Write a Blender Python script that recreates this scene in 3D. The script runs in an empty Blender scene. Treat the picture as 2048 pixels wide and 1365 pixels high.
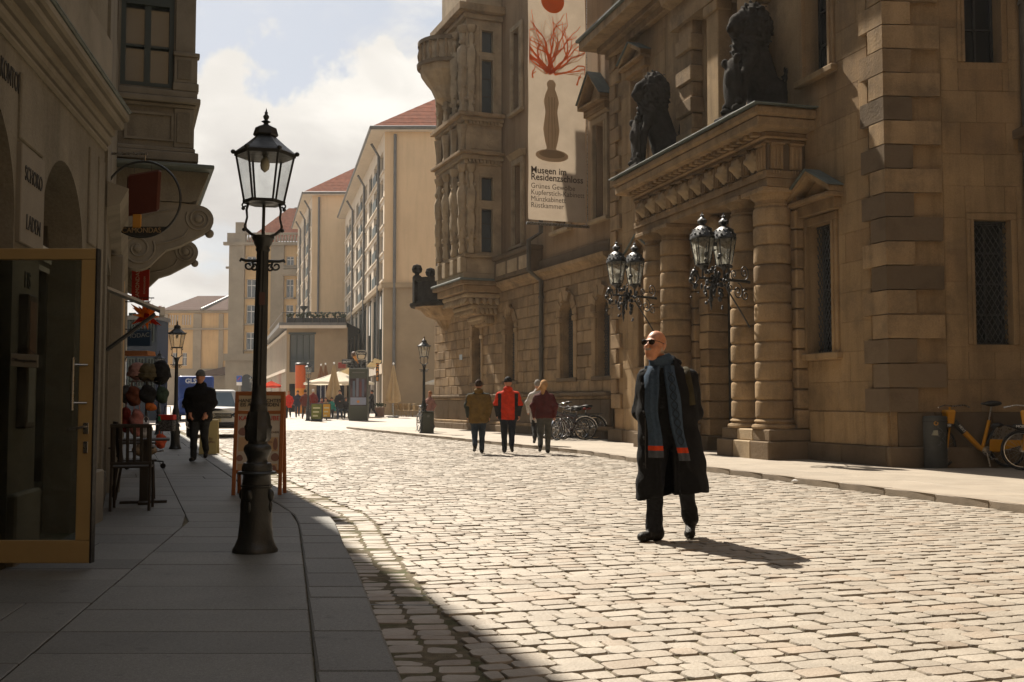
import bpy, math, random
import numpy as np
from mathutils import Vector, Matrix
random.seed(7)
R = math.radians
sc = bpy.context.scene
COL = sc.collection

# ------------------------------------------------------------------ camera
F, HZ, CX, CY, CAMH = 2150.0, 806.0, 1024.0, 682.5, 1.18
PITCH = math.atan((HZ - CY) / F); cp, sp = math.cos(PITCH), math.sin(PITCH)
cam = bpy.data.cameras.new('camera'); cam_o = bpy.data.objects.new('camera', cam); COL.objects.link(cam_o)
cam.sensor_width = 36.0; cam.lens = F * 36.0 / 2048.0; cam.clip_start = 0.05; cam.clip_end = 4000
cam_o.location = (0, 0, CAMH); cam_o.rotation_euler = (math.pi / 2 + PITCH, 0, 0)
sc.camera = cam_o

# ------------------------------------------------------------------ light
SUN_AZ, SUN_EL = 28.5, 47.0            # degrees left of the view axis, height
sdir = Vector((-math.sin(R(SUN_AZ)) * math.cos(R(SUN_EL)), math.cos(R(SUN_AZ)) * math.cos(R(SUN_EL)), math.sin(R(SUN_EL))))
sun = bpy.data.lights.new('sun', 'SUN'); sun.energy = 5.0; sun.angle = R(0.53); sun.color = (1.0, 0.91, 0.78)
sun_o = bpy.data.objects.new('sun', sun); COL.objects.link(sun_o)
sun_o.rotation_euler = sdir.to_track_quat('Z', 'Y').to_euler(); sun_o.location = (0, 0, 60)
sc.view_settings.view_transform = 'Standard'; sc.view_settings.look = 'None'
sc.view_settings.gamma = 1.0; sc.view_settings.use_curve_mapping = False
sc.view_settings.exposure = 1.1

world = bpy.data.worlds.new('World'); sc.world = world; world.use_nodes = True
def build_world():
    nt = world.node_tree; nt.nodes.clear(); N = nt.nodes.new; L = nt.links.new
    out = N('ShaderNodeOutputWorld'); bg = N('ShaderNodeBackground'); bg.inputs[1].default_value = 0.060
    sky = N('ShaderNodeTexSky'); sky.sky_type = 'NISHITA'; sky.sun_disc = False
    sky.sun_elevation = R(SUN_EL); sky.sun_rotation = R(-SUN_AZ)
    sky.air_density = 1.0; sky.dust_density = 2.0; sky.ozone_density = 1.0
    tc = N('ShaderNodeTexCoord'); sep = N('ShaderNodeSeparateXYZ'); L(tc.outputs['Generated'], sep.inputs[0])
    def math_(op, a, b=None, c=None):
        n = N('ShaderNodeMath'); n.operation = op
        for i, q in enumerate((a, b, c)):
            if q is None: continue
            if isinstance(q, (int, float)): n.inputs[i].default_value = q
            else: L(q, n.inputs[i])
        return n.outputs[0]
    def noise(scale, det, rough, vec, dist=0.0):
        n = N('ShaderNodeTexNoise'); n.inputs['Scale'].default_value = scale; n.inputs['Detail'].default_value = det
        n.inputs['Roughness'].default_value = rough; n.inputs['Distortion'].default_value = dist; L(vec, n.inputs['Vector']); return n.outputs['Fac']
    def smooth(x, a, b):
        n = N('ShaderNodeMapRange'); n.interpolation_type = 'SMOOTHSTEP'; L(x, n.inputs[0])
        n.inputs[1].default_value = a; n.inputs[2].default_value = b; return n.outputs[0]
    mp = N('ShaderNodeMapping'); mp.inputs['Location'].default_value = (0.35, 0.1, 0.02); L(tc.outputs['Generated'], mp.inputs[0]); v = mp.outputs[0]
    z = sep.outputs['Z']
    billow = noise(11.0, 8, 0.52, v, 0.0); broad = noise(3.0, 3, 0.5, v)
    # a cumulus bank low around the horizon, its billowing top near 17 degrees
    edge = math_('ADD', math_('MULTIPLY', math_('SUBTRACT', billow, 0.5), 0.20), math_('MULTIPLY', math_('SUBTRACT', broad, 0.5), 0.12))
    h = math_('ADD', z, edge)
    bank = math_('SUBTRACT', 1.0, smooth(h, 0.292, 0.306))
    mp2 = N('ShaderNodeMapping'); mp2.inputs['Scale'].default_value = (1, 1, 2.6); mp2.inputs['Location'].default_value = (1.7, 0.4, 0.3); L(tc.outputs['Generated'], mp2.inputs[0])
    wis = noise(4.5, 8, 0.6, mp2.outputs[0], 0.3)
    wisps = smooth(wis, 0.52, 0.68)
    gap = smooth(noise(6.0, 6, 0.55, mp2.outputs[0]), 0.36, 0.50)       # blue breaks in the lower bank
    low = math_('SUBTRACT', 1.0, smooth(z, 0.10, 0.2))
    bank2 = math_('MULTIPLY', bank, math_('MAXIMUM', gap, math_('SUBTRACT', 1.0, low)))
    m = math_('MAXIMUM', bank2, math_('MULTIPLY', wisps, 0.8))
    shade = noise(7.0, 5, 0.5, mp2.outputs[0], 0.4)
    rim = smooth(h, 0.17, 0.30)
    lit = math_('ADD', math_('MULTIPLY', rim, 0.5), math_('MULTIPLY', smooth(shade, 0.35, 0.65), 0.5))
    cr = N('ShaderNodeMix'); cr.data_type = 'RGBA'; L(lit, cr.inputs[0])
    cr.inputs[6].default_value = CLOUD_LO; cr.inputs[7].default_value = CLOUD_HI
    mx = N('ShaderNodeMix'); mx.data_type = 'RGBA'; L(m, mx.inputs[0])
    # thin high veil over the blue
    vl = N('ShaderNodeMix'); vl.data_type = 'RGBA'; vl.inputs[0].default_value = 0.75; L(sky.outputs[0], vl.inputs[6]); vl.inputs[7].default_value = VEIL
    L(vl.outputs[2], mx.inputs[6]); L(cr.outputs[2], mx.inputs[7]); L(mx.outputs[2], bg.inputs[0]); L(bg.outputs[0], out.inputs[0])
CLOUD_LO = (5.1, 4.85, 4.6, 1); CLOUD_HI = (8.3, 7.95, 7.35, 1); VEIL = (4.5, 4.75, 5.15, 1)
build_world()
sc.cycles.use_denoising = True
sc.cycles.max_bounces = 8; sc.cycles.diffuse_bounces = 4; sc.cycles.glossy_bounces = 4
sc.cycles.transmission_bounces = 6; sc.cycles.transparent_max_bounces = 12
sc.cycles.sample_clamp_indirect = 6.0; sc.cycles.caustics_reflective = False; sc.cycles.caustics_refractive = False

# ------------------------------------------------------------------ pixel helpers (a pixel gives a direction only)
def ray(u, v):
    a = (u - CX) / F; b = (CY - v) / F
    return (a, cp - b * sp, sp + b * cp)
def zg(y):                                   # the street rises a little behind the palace
    return 0.012 * max(0.0, min(y, 112.0) - 48.0)
def gnd(u, v, z=0.0):
    r = ray(u, v); t = (z - CAMH) / r[2]
    return (r[0] * t, r[1] * t, z)
def at(u, v, y):                             # the point seen at a pixel, at distance y
    r = ray(u, v); t = y / r[1]
    return (r[0] * t, y, CAMH + r[2] * t)
class Frame:                                 # an elevation: +x to the right along the wall, +y into the wall, z up
    def __init__(s, o, d):
        n = math.hypot(d[0], d[1]); s.o = o; s.x = (d[0] / n, d[1] / n); s.y = (-s.x[1], s.x[0]); s.rz = math.atan2(s.x[1], s.x[0])
    def px(s, u, v, out=0.0):
        r = ray(u, v); den = r[0] * s.y[0] + r[1] * s.y[1]
        t = (-out + s.o[0] * s.y[0] + s.o[1] * s.y[1]) / den
        X, Y, Z = r[0] * t, r[1] * t, CAMH + r[2] * t
        return ((X - s.o[0]) * s.x[0] + (Y - s.o[1]) * s.x[1], Z)
    def w(s, x, y, z=0.0):
        return (s.o[0] + x * s.x[0] + y * s.y[0], s.o[1] + x * s.x[1] + y * s.y[1], z)

# ------------------------------------------------------------------ materials
MATS = {}
def mat(name, col, rough=0.8, var=0.18, scale=1.5, bump=0.15, bscale=40.0, spec=0.35, metal=0.0, rnd=0.0, isl=0.0,
        stain=None, tint=None, emit=None, alpha=None, coat=0.0, bdist=0.02, speck=0.0, streak=0.0):
    if name in MATS: return MATS[name]
    m = bpy.data.materials.new(name); m.use_nodes = True; MATS[name] = m
    nt = m.node_tree; N = nt.nodes.new; L = nt.links.new; P = nt.nodes['Principled BSDF']
    P.inputs['Roughness'].default_value = rough; P.inputs['Metallic'].default_value = metal
    P.inputs['Specular IOR Level'].default_value = spec
    if coat: P.inputs['Coat Weight'].default_value = coat; P.inputs['Coat Roughness'].default_value = 0.08
    geo = N('ShaderNodeNewGeometry'); pos = geo.outputs['Position']
    def noise(s, det=5, r=0.55, vec=None):
        n = N('ShaderNodeTexNoise'); n.inputs['Scale'].default_value = s; n.inputs['Detail'].default_value = det; n.inputs['Roughness'].default_value = r
        L(vec if vec is not None else pos, n.inputs['Vector']); return n.outputs['Fac']
    def mixc(f, a, b, mode='MIX'):
        n = N('ShaderNodeMix'); n.data_type = 'RGBA'; n.blend_type = mode
        for i, q in ((0, f), (6, a), (7, b)):
            if isinstance(q, (int, float)): n.inputs[i].default_value = q
            elif isinstance(q, tuple): n.inputs[i].default_value = (q + (1.0,))[:4]
            else: L(q, n.inputs[i])
        return n.outputs[2]
    def rng(x, a, b, c, d):
        n = N('ShaderNodeMapRange'); L(x, n.inputs[0])
        for i, q in enumerate((a, b, c, d)): n.inputs[i + 1].default_value = q
        return n.outputs[0]
    lo = tuple(c * (1 - var) for c in col); hi = tuple(min(1.0, c * (1 + var)) for c in col)
    c = mixc(rng(noise(scale), 0.3, 0.7, 0, 1), lo, hi)
    if rnd or isl:
        src = geo.outputs['Random Per Island'] if isl else N('ShaderNodeObjectInfo').outputs['Random']
        k = isl or rnd
        c = mixc(1.0, c, rng(src, 0, 1, 1 - k, 1 + k * 0.7), 'MULTIPLY')
        if tint:
            wn = N('ShaderNodeTexWhiteNoise'); wn.noise_dimensions = '1D'; L(src, wn.inputs['W'])
            c = mixc(rng(wn.outputs['Value'], 0.60, 1.0, 0, 0.95), c, mixc(1.0, c, tint, 'MULTIPLY'))
    if stain:
        sc_, amt, scol = stain
        c = mixc(rng(noise(sc_, 6, 0.65), 0.48, 0.68, 0, amt), c, scol)
    if streak:
        vm = N('ShaderNodeVectorMath'); vm.operation = 'MULTIPLY'; vm.inputs[1].default_value = (3.2, 3.2, 0.28); L(pos, vm.inputs[0])
        c = mixc(rng(noise(1.0, 7, 0.62, vm.outputs[0]), 0.46, 0.72, 0, streak), c, tuple(q * 0.38 for q in col))
        c = mixc(1.0, c, rng(noise(42, 3, 0.6), 0.3, 0.7, 0.88, 1.12), 'MULTIPLY')
    if speck: c = mixc(1.0, c, rng(noise(170, 2, 0.5), 0.32, 0.68, 1 - speck, 1 + speck), 'MULTIPLY'); c = mixc(rng(noise(6.5, 2, 0.4), 0.70, 0.74, 0, 0.4), c, (0.04, 0.038, 0.034))
    L(c, P.inputs['Base Color'])
    if bump:
        b = N('ShaderNodeBump'); b.inputs['Strength'].default_value = bump; b.inputs['Distance'].default_value = bdist
        L(noise(bscale, 6, 0.6), b.inputs['Height']); L(b.outputs[0], P.inputs['Normal'])
        L(rng(noise(bscale * 0.3, 4), 0.3, 0.7, max(0.02, rough - 0.08), min(1.0, rough + 0.08)), P.inputs['Roughness'])
    if emit: P.inputs['Emission Color'].default_value = emit[:3] + (1,); P.inputs['Emission Strength'].default_value = emit[3]
    if alpha is not None: P.inputs['Alpha'].default_value = alpha
    return m
def plain(name, col, rough=0.6, **k):
    return mat(name, col, rough, **{**dict(var=0.06, scale=6, bump=0.05, bscale=90), **k})
def glass_mat(name, tint=(0.9, 0.93, 0.92), gloss=0.12, dirt=0.12, dcol=(0.5, 0.48, 0.42), fres=1.0):
    if name in MATS: return MATS[name]
    m = bpy.data.materials.new(name); m.use_nodes = True; MATS[name] = m
    nt = m.node_tree; N = nt.nodes.new; L = nt.links.new; nt.nodes.clear()
    out = N('ShaderNodeOutputMaterial'); tr = N('ShaderNodeBsdfTransparent'); tr.inputs[0].default_value = tint + (1,)
    gl = N('ShaderNodeBsdfGlossy'); gl.inputs['Roughness'].default_value = 0.03
    fr = N('ShaderNodeFresnel'); fr.inputs[0].default_value = 1.45
    ad = N('ShaderNodeMath'); ad.operation = 'ADD'; ad.inputs[1].default_value = gloss * 0.4; fm = N('ShaderNodeMath'); fm.operation = 'MULTIPLY'; fm.inputs[1].default_value = fres; L(fr.outputs[0], fm.inputs[0]); L(fm.outputs[0], ad.inputs[0])
    mx = N('ShaderNodeMixShader'); L(ad.outputs[0], mx.inputs[0]); L(tr.outputs[0], mx.inputs[1]); L(gl.outputs[0], mx.inputs[2])
    df = N('ShaderNodeBsdfTranslucent'); df.inputs[0].default_value = dcol + (1,)
    nz = N('ShaderNodeTexNoise'); nz.inputs['Scale'].default_value = 9; nz.inputs['Detail'].default_value = 6
    g = N('ShaderNodeNewGeometry'); L(g.outputs['Position'], nz.inputs['Vector'])
    mr = N('ShaderNodeMapRange'); L(nz.outputs['Fac'], mr.inputs[0]); mr.inputs[1].default_value = 0.4; mr.inputs[2].default_value = 0.75
    mr.inputs[3].default_value = dirt * 0.3; mr.inputs[4].default_value = dirt * 2
    m2 = N('ShaderNodeMixShader'); L(mr.outputs[0], m2.inputs[0]); L(mx.outputs[0], m2.inputs[1]); L(df.outputs[0], m2.inputs[2])
    L(m2.outputs[0], out.inputs[0]); return m
def cloth_mat(name, col, trans=0.35, rough=0.9):
    if name in MATS: return MATS[name]
    m = bpy.data.materials.new(name); m.use_nodes = True; MATS[name] = m
    nt = m.node_tree; N = nt.nodes.new; L = nt.links.new; nt.nodes.clear()
    out = N('ShaderNodeOutputMaterial'); d = N('ShaderNodeBsdfDiffuse'); t = N('ShaderNodeBsdfTranslucent')
    nz = N('ShaderNodeTexNoise'); nz.inputs['Scale'].default_value = 3; g = N('ShaderNodeNewGeometry'); L(g.outputs['Position'], nz.inputs['Vector'])
    mx = N('ShaderNodeMix'); mx.data_type = 'RGBA'; L(nz.outputs['Fac'], mx.inputs[0])
    mx.inputs[6].default_value = tuple(c * 0.85 for c in col) + (1,); mx.inputs[7].default_value = tuple(min(1, c * 1.1) for c in col) + (1,)
    L(mx.outputs[2], d.inputs[0]); L(mx.outputs[2], t.inputs[0])
    s = N('ShaderNodeMixShader'); s.inputs[0].default_value = trans; L(d.outputs[0], s.inputs[1]); L(t.outputs[0], s.inputs[2]); L(s.outputs[0], out.inputs[0])
    return m

BLACK = (0.055, 0.046, 0.036)
m_sand = mat('sandstone', (0.325, 0.222, 0.118), 0.92, 0.2, 0.9, 0.3, 25, 0.15, rnd=0.07, tint=(0.86, 0.82, 0.80), stain=(1.1, 0.55, (0.115, 0.085, 0.055)), streak=0.6)
m_sandrust = mat('sandstone_rusticated', (0.315, 0.218, 0.122), 0.94, 0.24, 1.3, 0.5, 18, 0.15, rnd=0.14, tint=(0.62, 0.60, 0.60), stain=(1.7, 0.55, (0.10, 0.077, 0.053)), streak=0.5)
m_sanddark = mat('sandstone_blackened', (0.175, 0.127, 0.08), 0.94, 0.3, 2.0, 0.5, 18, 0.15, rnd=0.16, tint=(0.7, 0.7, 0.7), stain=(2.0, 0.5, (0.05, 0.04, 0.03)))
m_sandlight = mat('sandstone_carved', (0.36, 0.275, 0.175), 0.92, 0.2, 2.0, 0.35, 22, 0.2, rnd=0.1, stain=(1.6, 0.45, (0.13, 0.10, 0.07)))
m_palplaster = mat('palace_plaster', (0.31, 0.21, 0.122), 0.93, 0.16, 0.5, 0.25, 30, 0.15, stain=(0.6, 0.25, (0.25, 0.18, 0.11)), streak=0.4)
m_black = mat('blackened_statue_stone', (0.026, 0.022, 0.018), 0.95, 0.4, 4, 0.6, 22, 0.08)
m_copper = mat('weathered_copper', (0.10, 0.12, 0.11), 0.6, 0.2, 3, 0.2, 30, 0.4)
m_iron = mat('black_cast_iron', (0.020, 0.022, 0.021), 0.42, 0.3, 6, 0.18, 60, 0.5)
m_irongloss = mat('glossy_black_iron', (0.010, 0.011, 0.011), 0.42, 0.3, 8, 0.1, 60, 0.35)
m_pipe = mat('weathered_zinc_pipe', (0.085, 0.075, 0.06), 0.6, 0.2, 3, 0.1, 30, 0.4, metal=0.2)
m_dglass = plain('dark_window_glass', (0.008, 0.010, 0.011), 0.10, spec=0.3, bump=0.03, bscale=1.2)
m_winglass = plain('window_glass_sky', (0.05, 0.065, 0.075), 0.05, spec=0.9, bump=0.03, bscale=1.0)
m_lampglass = glass_mat('lantern_glass', (0.97, 0.98, 0.97), 0.05, 0.07, fres=0.3)
m_frost = glass_mat('frosted_lantern_glass', (0.9, 0.92, 0.9), 0.1, 0.42, (0.62, 0.60, 0.53), 0.4)
m_doorglass = glass_mat('shop_door_glass', (0.80, 0.83, 0.78), 0.5, 0.05, (0.34, 0.34, 0.29))
m_cob = mat('granite_cobble', (0.30, 0.262, 0.212), 0.62, 0.12, 5, 0.35, 45, 0.4, rnd=0.10, tint=(0.90, 0.82, 0.76), stain=(1.3, 0.35, (0.20, 0.165, 0.125)))
m_cobi = mat('granite_cobble_field', (0.30, 0.262, 0.212), 0.62, 0.12, 5, 0.35, 45, 0.4, isl=0.10, tint=(0.90, 0.82, 0.76), stain=(1.3, 0.35, (0.20, 0.165, 0.125)))
m_joint = mat('sandy_joint_with_moss', (0.135, 0.112, 0.076), 0.95, 0.35, 14, 0.5, 70, 0.1, stain=(4.5, 0.75, (0.05, 0.065, 0.022)))
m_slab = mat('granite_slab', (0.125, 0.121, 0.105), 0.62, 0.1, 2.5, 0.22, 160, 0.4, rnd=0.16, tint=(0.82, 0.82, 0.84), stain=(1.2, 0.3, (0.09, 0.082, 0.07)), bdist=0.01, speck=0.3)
m_slabr = mat('pale_granite_slab', (0.30, 0.255, 0.20), 0.65, 0.1, 2.5, 0.15, 90, 0.35, rnd=0.10, stain=(1.0, 0.3, (0.22, 0.18, 0.14)))
m_kerb = mat('granite_kerb', (0.25, 0.205, 0.155), 0.7, 0.15, 4, 0.25, 70, 0.35, rnd=0.12)
m_plaza = mat('plaza_paving', (0.36, 0.31, 0.26), 0.7, 0.12, 3, 0.3, 8, 0.3, stain=(1.0, 0.3, (0.22, 0.18, 0.14)))
m_white = plain('white_paint', (0.72, 0.70, 0.66), 0.5)
m_txt = plain('dark_lettering', (0.03, 0.03, 0.028), 0.6)
m_steel = plain('brushed_steel', (0.35, 0.34, 0.32), 0.3, metal=0.9)
m_tyre = plain('tyre_rubber', (0.018, 0.018, 0.018), 0.75)
m_chrome = plain('bright_chrome', (0.55, 0.55, 0.55), 0.15, metal=1.0)
m_blackplastic = plain('black_plastic', (0.02, 0.02, 0.02), 0.5)

# ------------------------------------------------------------------ mesh helpers
class MB:
    def __init__(s): s.v = []; s.f = []; s.m = []
    def add(s, V, Fc, mi=0):
        b = len(s.v); s.v.extend([tuple(q) for q in V]); s.f.extend([tuple(i + b for i in f) for f in Fc]); s.m.extend([mi] * len(Fc)); return s
    def box(s, x0, x1, y0, y1, z0, z1, mi=0, ch=0.0):
        if ch <= 0:
            V = [(x, y, z) for z in (z0, z1) for y in (y0, y1) for x in (x0, x1)]
            return s.add(V, [(0, 2, 3, 1), (4, 5, 7, 6), (0, 1, 5, 4), (2, 6, 7, 3), (0, 4, 6, 2), (1, 3, 7, 5)], mi)
        V = []; idx = {}
        for k in (0, 1):
            for j in (0, 1):
                for i in (0, 1):
                    c = ((x0, x1)[i], (y0, y1)[j], (z0, z1)[k]); sg = (1 - 2 * i, 1 - 2 * j, 1 - 2 * k)
                    for a in range(3):
                        q = [c[b] + (0 if b == a else sg[b] * ch) for b in range(3)]
                        idx[(i, j, k, a)] = len(V); V.append(q)
        Fc = []
        def I(i, j, k, a): return idx[(i, j, k, a)]
        for e in (0, 1):
            q = [I(e, 0, 0, 0), I(e, 1, 0, 0), I(e, 1, 1, 0), I(e, 0, 1, 0)]; Fc.append(q if e else q[::-1])
            q = [I(0, e, 0, 1), I(0, e, 1, 1), I(1, e, 1, 1), I(1, e, 0, 1)]; Fc.append(q if e else q[::-1])
            q = [I(0, 0, e, 2), I(1, 0, e, 2), I(1, 1, e, 2), I(0, 1, e, 2)]; Fc.append(q if e else q[::-1])
        for a in (0, 1):
            for b in (0, 1):
                s1 = (a == b)
                q = [I(0, a, b, 1), I(1, a, b, 1), I(1, a, b, 2), I(0, a, b, 2)]; Fc.append(q if s1 else q[::-1])
                q = [I(a, 0, b, 2), I(a, 1, b, 2), I(a, 1, b, 0), I(a, 0, b, 0)]; Fc.append(q if s1 else q[::-1])
                q = [I(a, b, 0, 0), I(a, b, 1, 0), I(a, b, 1, 1), I(a, b, 0, 1)]; Fc.append(q if s1 else q[::-1])
        for i in (0, 1):
            for j in (0, 1):
                for k in (0, 1):
                    q = [I(i, j, k, 0), I(i, j, k, 1), I(i, j, k, 2)]; Fc.append(q if (i + j + k) % 2 else q[::-1])
        return s.add(V, Fc, mi)
    def prism(s, poly, y0, y1, mi=0, axis='y'):           # poly in (x,z) extruded along y, or (x,y) along z, or (y,z) along x
        n = len(poly)
        def P(a, b, t): return {'y': (a, t, b), 'z': (a, b, t), 'x': (t, a, b)}[axis]
        V = [P(a, b, y0) for a, b in poly] + [P(a, b, y1) for a, b in poly]
        return s.add(V, [tuple(range(n)), tuple(range(2 * n - 1, n - 1, -1))] + [(i, n + i, n + (i + 1) % n, (i + 1) % n) for i in range(n)], mi)
    def lathe(s, prof, n=16, c=(0, 0, 0), mi=0, ph=0.0, sx=1.0, sy=1.0, lob=0, lam=0.0, a0=0.0, a1=2 * math.pi):
        full = abs(a1 - a0 - 2 * math.pi) < 1e-6; cnt = n if full else n + 1
        V = []
        for r, z in prof:
            for i in range(cnt):
                a = a0 + (a1 - a0) * i / n + ph; q = r * (1 + (lam * math.cos(lob * a) if lob else 0))
                V.append((c[0] + q * math.cos(a) * sx, c[1] + q * math.sin(a) * sy, c[2] + z))
        Fc = []
        for k in range(len(prof) - 1):
            for i in range(n):
                j = (i + 1) % cnt
                Fc.append((k * cnt + i, k * cnt + j, (k + 1) * cnt + j, (k + 1) * cnt + i))
        if full:
            if prof[0][0] > 1e-4: Fc.append(tuple(range(cnt - 1, -1, -1)))
            if prof[-1][0] > 1e-4: Fc.append(tuple((len(prof) - 1) * cnt + i for i in range(cnt)))
        return s.add(V, Fc, mi)
    def tube(s, pts, r, n=8, mi=0, closed=False, sq=1.0):
        pts = [Vector(p) for p in pts]; k = len(pts); rr = r if isinstance(r, (list, tuple)) else [r] * k
        V = []; up = Vector((0, 0, 1))
        for i, p in enumerate(pts):
            a = pts[(i - 1) % k] if (closed or i > 0) else p; b = pts[(i + 1) % k] if (closed or i < k - 1) else p
            t = (b - a).normalized() if (b - a).length > 1e-9 else Vector((0, 0, 1))
            if i == 0:
                u = t.orthogonal().normalized() if abs(t.z) > 0.95 else t.cross(up).normalized()
            else:
                u = (u - t * u.dot(t)); u = u.normalized() if u.length > 1e-6 else t.orthogonal().normalized()
            w = t.cross(u)
            for j in range(n):
                an = 2 * math.pi * j / n; V.append(p + (u * math.cos(an) + w * math.sin(an) * sq) * rr[i])
        Fc = []
        for i in range(k if closed else k - 1):
            for j in range(n):
                a = i * n + j; b = i * n + (j + 1) % n; i2 = (i + 1) % k
                Fc.append((a, b, i2 * n + (j + 1) % n, i2 * n + j))
        if not closed: Fc += [tuple(range(n - 1, -1, -1)), tuple((k - 1) * n + j for j in range(n))]
        return s.add(V, Fc, mi)
    def ball(s, c, r, n=10, m=6, mi=0, sc_=(1, 1, 1)):
        prof = [(max(1e-5, math.sin(math.pi * i / m)), -math.cos(math.pi * i / m)) for i in range(m + 1)]
        V = []; b = MB(); b.lathe(prof, n)
        return s.add([(c[0] + q[0] * r * sc_[0], c[1] + q[1] * r * sc_[1], c[2] + q[2] * r * sc_[2]) for q in b.v], b.f, mi)
    def grid(s, P, mi=0):                                 # P[i][j] points
        a, b = len(P), len(P[0]); V = [q for row in P for q in row]
        return s.add(V, [(i * b + j, i * b + j + 1, (i + 1) * b + j + 1, (i + 1) * b + j) for i in range(a - 1) for j in range(b - 1)], mi)
    def xf(s, fn, start=0):
        s.v[start:] = [tuple(fn(*q)) for q in s.v[start:]]; return s
    def merge(s, o, fn=None, mi=None):
        b = len(s.v); s.v.extend([tuple(fn(*q)) if fn else q for q in o.v]); s.f.extend([tuple(i + b for i in f) for f in o.f])
        s.m.extend(o.m if mi is None else [mi] * len(o.f)); return s
    def mesh(s, name='mesh', smooth=None):
        me = bpy.data.meshes.new(name); me.from_pydata(s.v, [], s.f)
        if any(s.m): me.polygons.foreach_set('material_index', s.m)
        if smooth is not None:
            me.polygons.foreach_set('use_smooth', [True] * len(me.polygons)); me.set_sharp_from_angle(angle=R(smooth))
        me.update(); return me
def obj(name, mb, mats, parent=None, loc=(0, 0, 0), rz=0.0, smooth=None, kind=None, label=None):
    me = mb.mesh(name, smooth) if isinstance(mb, MB) else mb
    if not isinstance(mats, (list, tuple)): mats = [mats]
    if len(me.materials) == 0:
        for q in mats: me.materials.append(q)
    o = bpy.data.objects.new(name, me); COL.objects.link(o); o.location = loc; o.rotation_euler = (0, 0, rz)
    if parent: o.parent = parent
    if kind: o['kind'] = kind
    if label: o['label'] = label
    return o
def tag(o, label, cat, group=None, kind=None):
    o['label'] = label
    if cat: o['category'] = cat
    if group: o['group'] = group
    if kind: o['kind'] = kind
    return o
def thing(name, label, cat, loc=(0, 0, 0), rz=0.0, group=None, kind=None):
    o = bpy.data.objects.new(name, None); COL.objects.link(o); o.location = loc; o.rotation_euler = (0, 0, rz); o.empty_display_size = 0.2
    return tag(o, label, cat, group, kind)
def copy_tree(o, parent=None):
    c = o.copy(); COL.objects.link(c); c.parent = parent
    for ch in list(o.children): copy_tree(ch, c)
    return c
FONT_XH = 0.7
def text(body, size, mat_, parent, loc, rot=(math.pi / 2, 0, 0), align='CENTER', ext=0.003, name='lettering', sx=1.0, bold=0.0):
    cu = bpy.data.curves.new(name, 'FONT'); cu.body = body; cu.size = size; cu.align_x = align; cu.align_y = 'CENTER'; cu.extrude = ext
    cu.resolution_u = 3; cu.offset = bold
    t = bpy.data.objects.new(name, cu); me = bpy.data.meshes.new_from_object(t); bpy.data.objects.remove(t); bpy.data.curves.remove(cu)
    me.materials.clear(); me.materials.append(mat_); o = bpy.data.objects.new(name, me); COL.objects.link(o); o.parent = parent; o.location = loc; o.rotation_euler = rot; o.scale = (sx, 1, 1)
    return o
def arc(cx, cz, r, a0, a1, n): return [(cx + r * math.cos(R(a0 + (a1 - a0) * i / n)), cz + r * math.sin(R(a0 + (a1 - a0) * i / n))) for i in range(n + 1)]
def spiral(c, r0, r1, a0, turns, n=24, plane='xz', off=0.0):
    out = []
    for i in range(n + 1):
        t = i / n; a = R(a0) + turns * 2 * math.pi * t; r = r0 + (r1 - r0) * t
        p = (c[0] + r * math.cos(a), c[1] + r * math.sin(a))
        out.append((p[0], off, p[1]) if plane == 'xz' else ((off, p[0], p[1]) if plane == 'yz' else (p[0], p[1], off)))
    return out

# ------------------------------------------------------------------ implicit surfaces (bodies, statues)
def surface_net(fn, lo, hi, h):
    lo = np.array(lo, float); hi = np.array(hi, float); n = np.ceil((hi - lo) / h).astype(int) + 1
    ax = [lo[i] + h * np.arange(n[i]) for i in range(3)]
    G = np.stack(np.meshgrid(*ax, indexing='ij'), -1); D = fn(G.reshape(-1, 3)).reshape(n)
    S = D < 0
    cnt = np.zeros(n - 1, int); acc = np.zeros(tuple(n - 1) + (3,)); ne = np.zeros(n - 1)
    sl = lambda o: tuple(slice(o[i], n[i] - 1 + o[i]) for i in range(3))
    for o in np.ndindex(2, 2, 2): cnt += S[sl(o)]
    act = (cnt > 0) & (cnt < 8)
    for a in range(3):
        for o in np.ndindex(2, 2, 2):
            if o[a]: continue
            o2 = list(o); o2[a] = 1; d0 = D[sl(o)]; d1 = D[sl(o2)]; cr = (d0 < 0) != (d1 < 0)
            t = np.where(cr, d0 / np.where(cr, d0 - d1, 1), 0)
            for b in range(3):
                acc[..., b] += np.where(cr, (t if b == a else o[b]), 0)
            ne += cr
    idx = -np.ones(n - 1, int); w = np.argwhere(act); idx[act] = np.arange(len(w))
    V = lo + h * (w + acc[act] / ne[act][:, None])
    faces = []
    for a in range(3):
        b, c = (a + 1) % 3, (a + 2) % 3
        s0 = [slice(None)] * 3; s1 = [slice(None)] * 3; s0[a] = slice(0, -1); s1[a] = slice(1, None)
        cr = S[tuple(s0)] != S[tuple(s1)]; e = np.argwhere(cr)
        ok = (e[:, b] > 0) & (e[:, c] > 0) & (e[:, b] < n[b] - 1) & (e[:, c] < n[c] - 1); e = e[ok]
        fl = S[tuple(e.T)]
        q = []
        for db, dc in ((1, 1), (0, 1), (0, 0), (1, 0)):
            k = e.copy(); k[:, b] -= db; k[:, c] -= dc; q.append(idx[tuple(k.T)])
        q = np.stack(q, 1); q[~fl] = q[~fl][:, ::-1]; faces.append(q)
    return V, np.concatenate(faces)
def smin(a, b, k):
    h = np.clip(0.5 + 0.5 * (b - a) / k, 0, 1); return b + (a - b) * h - k * h * (1 - h)
def s_cap(P, a, b, ra, rb, sx=None):
    a = np.array(a, float); b = np.array(b, float); d = b - a; t = np.clip(((P - a) @ d) / max(1e-9, d @ d), 0, 1)
    return np.linalg.norm(P - a - t[:, None] * d, axis=1) - (ra + (rb - ra) * t)
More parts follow.
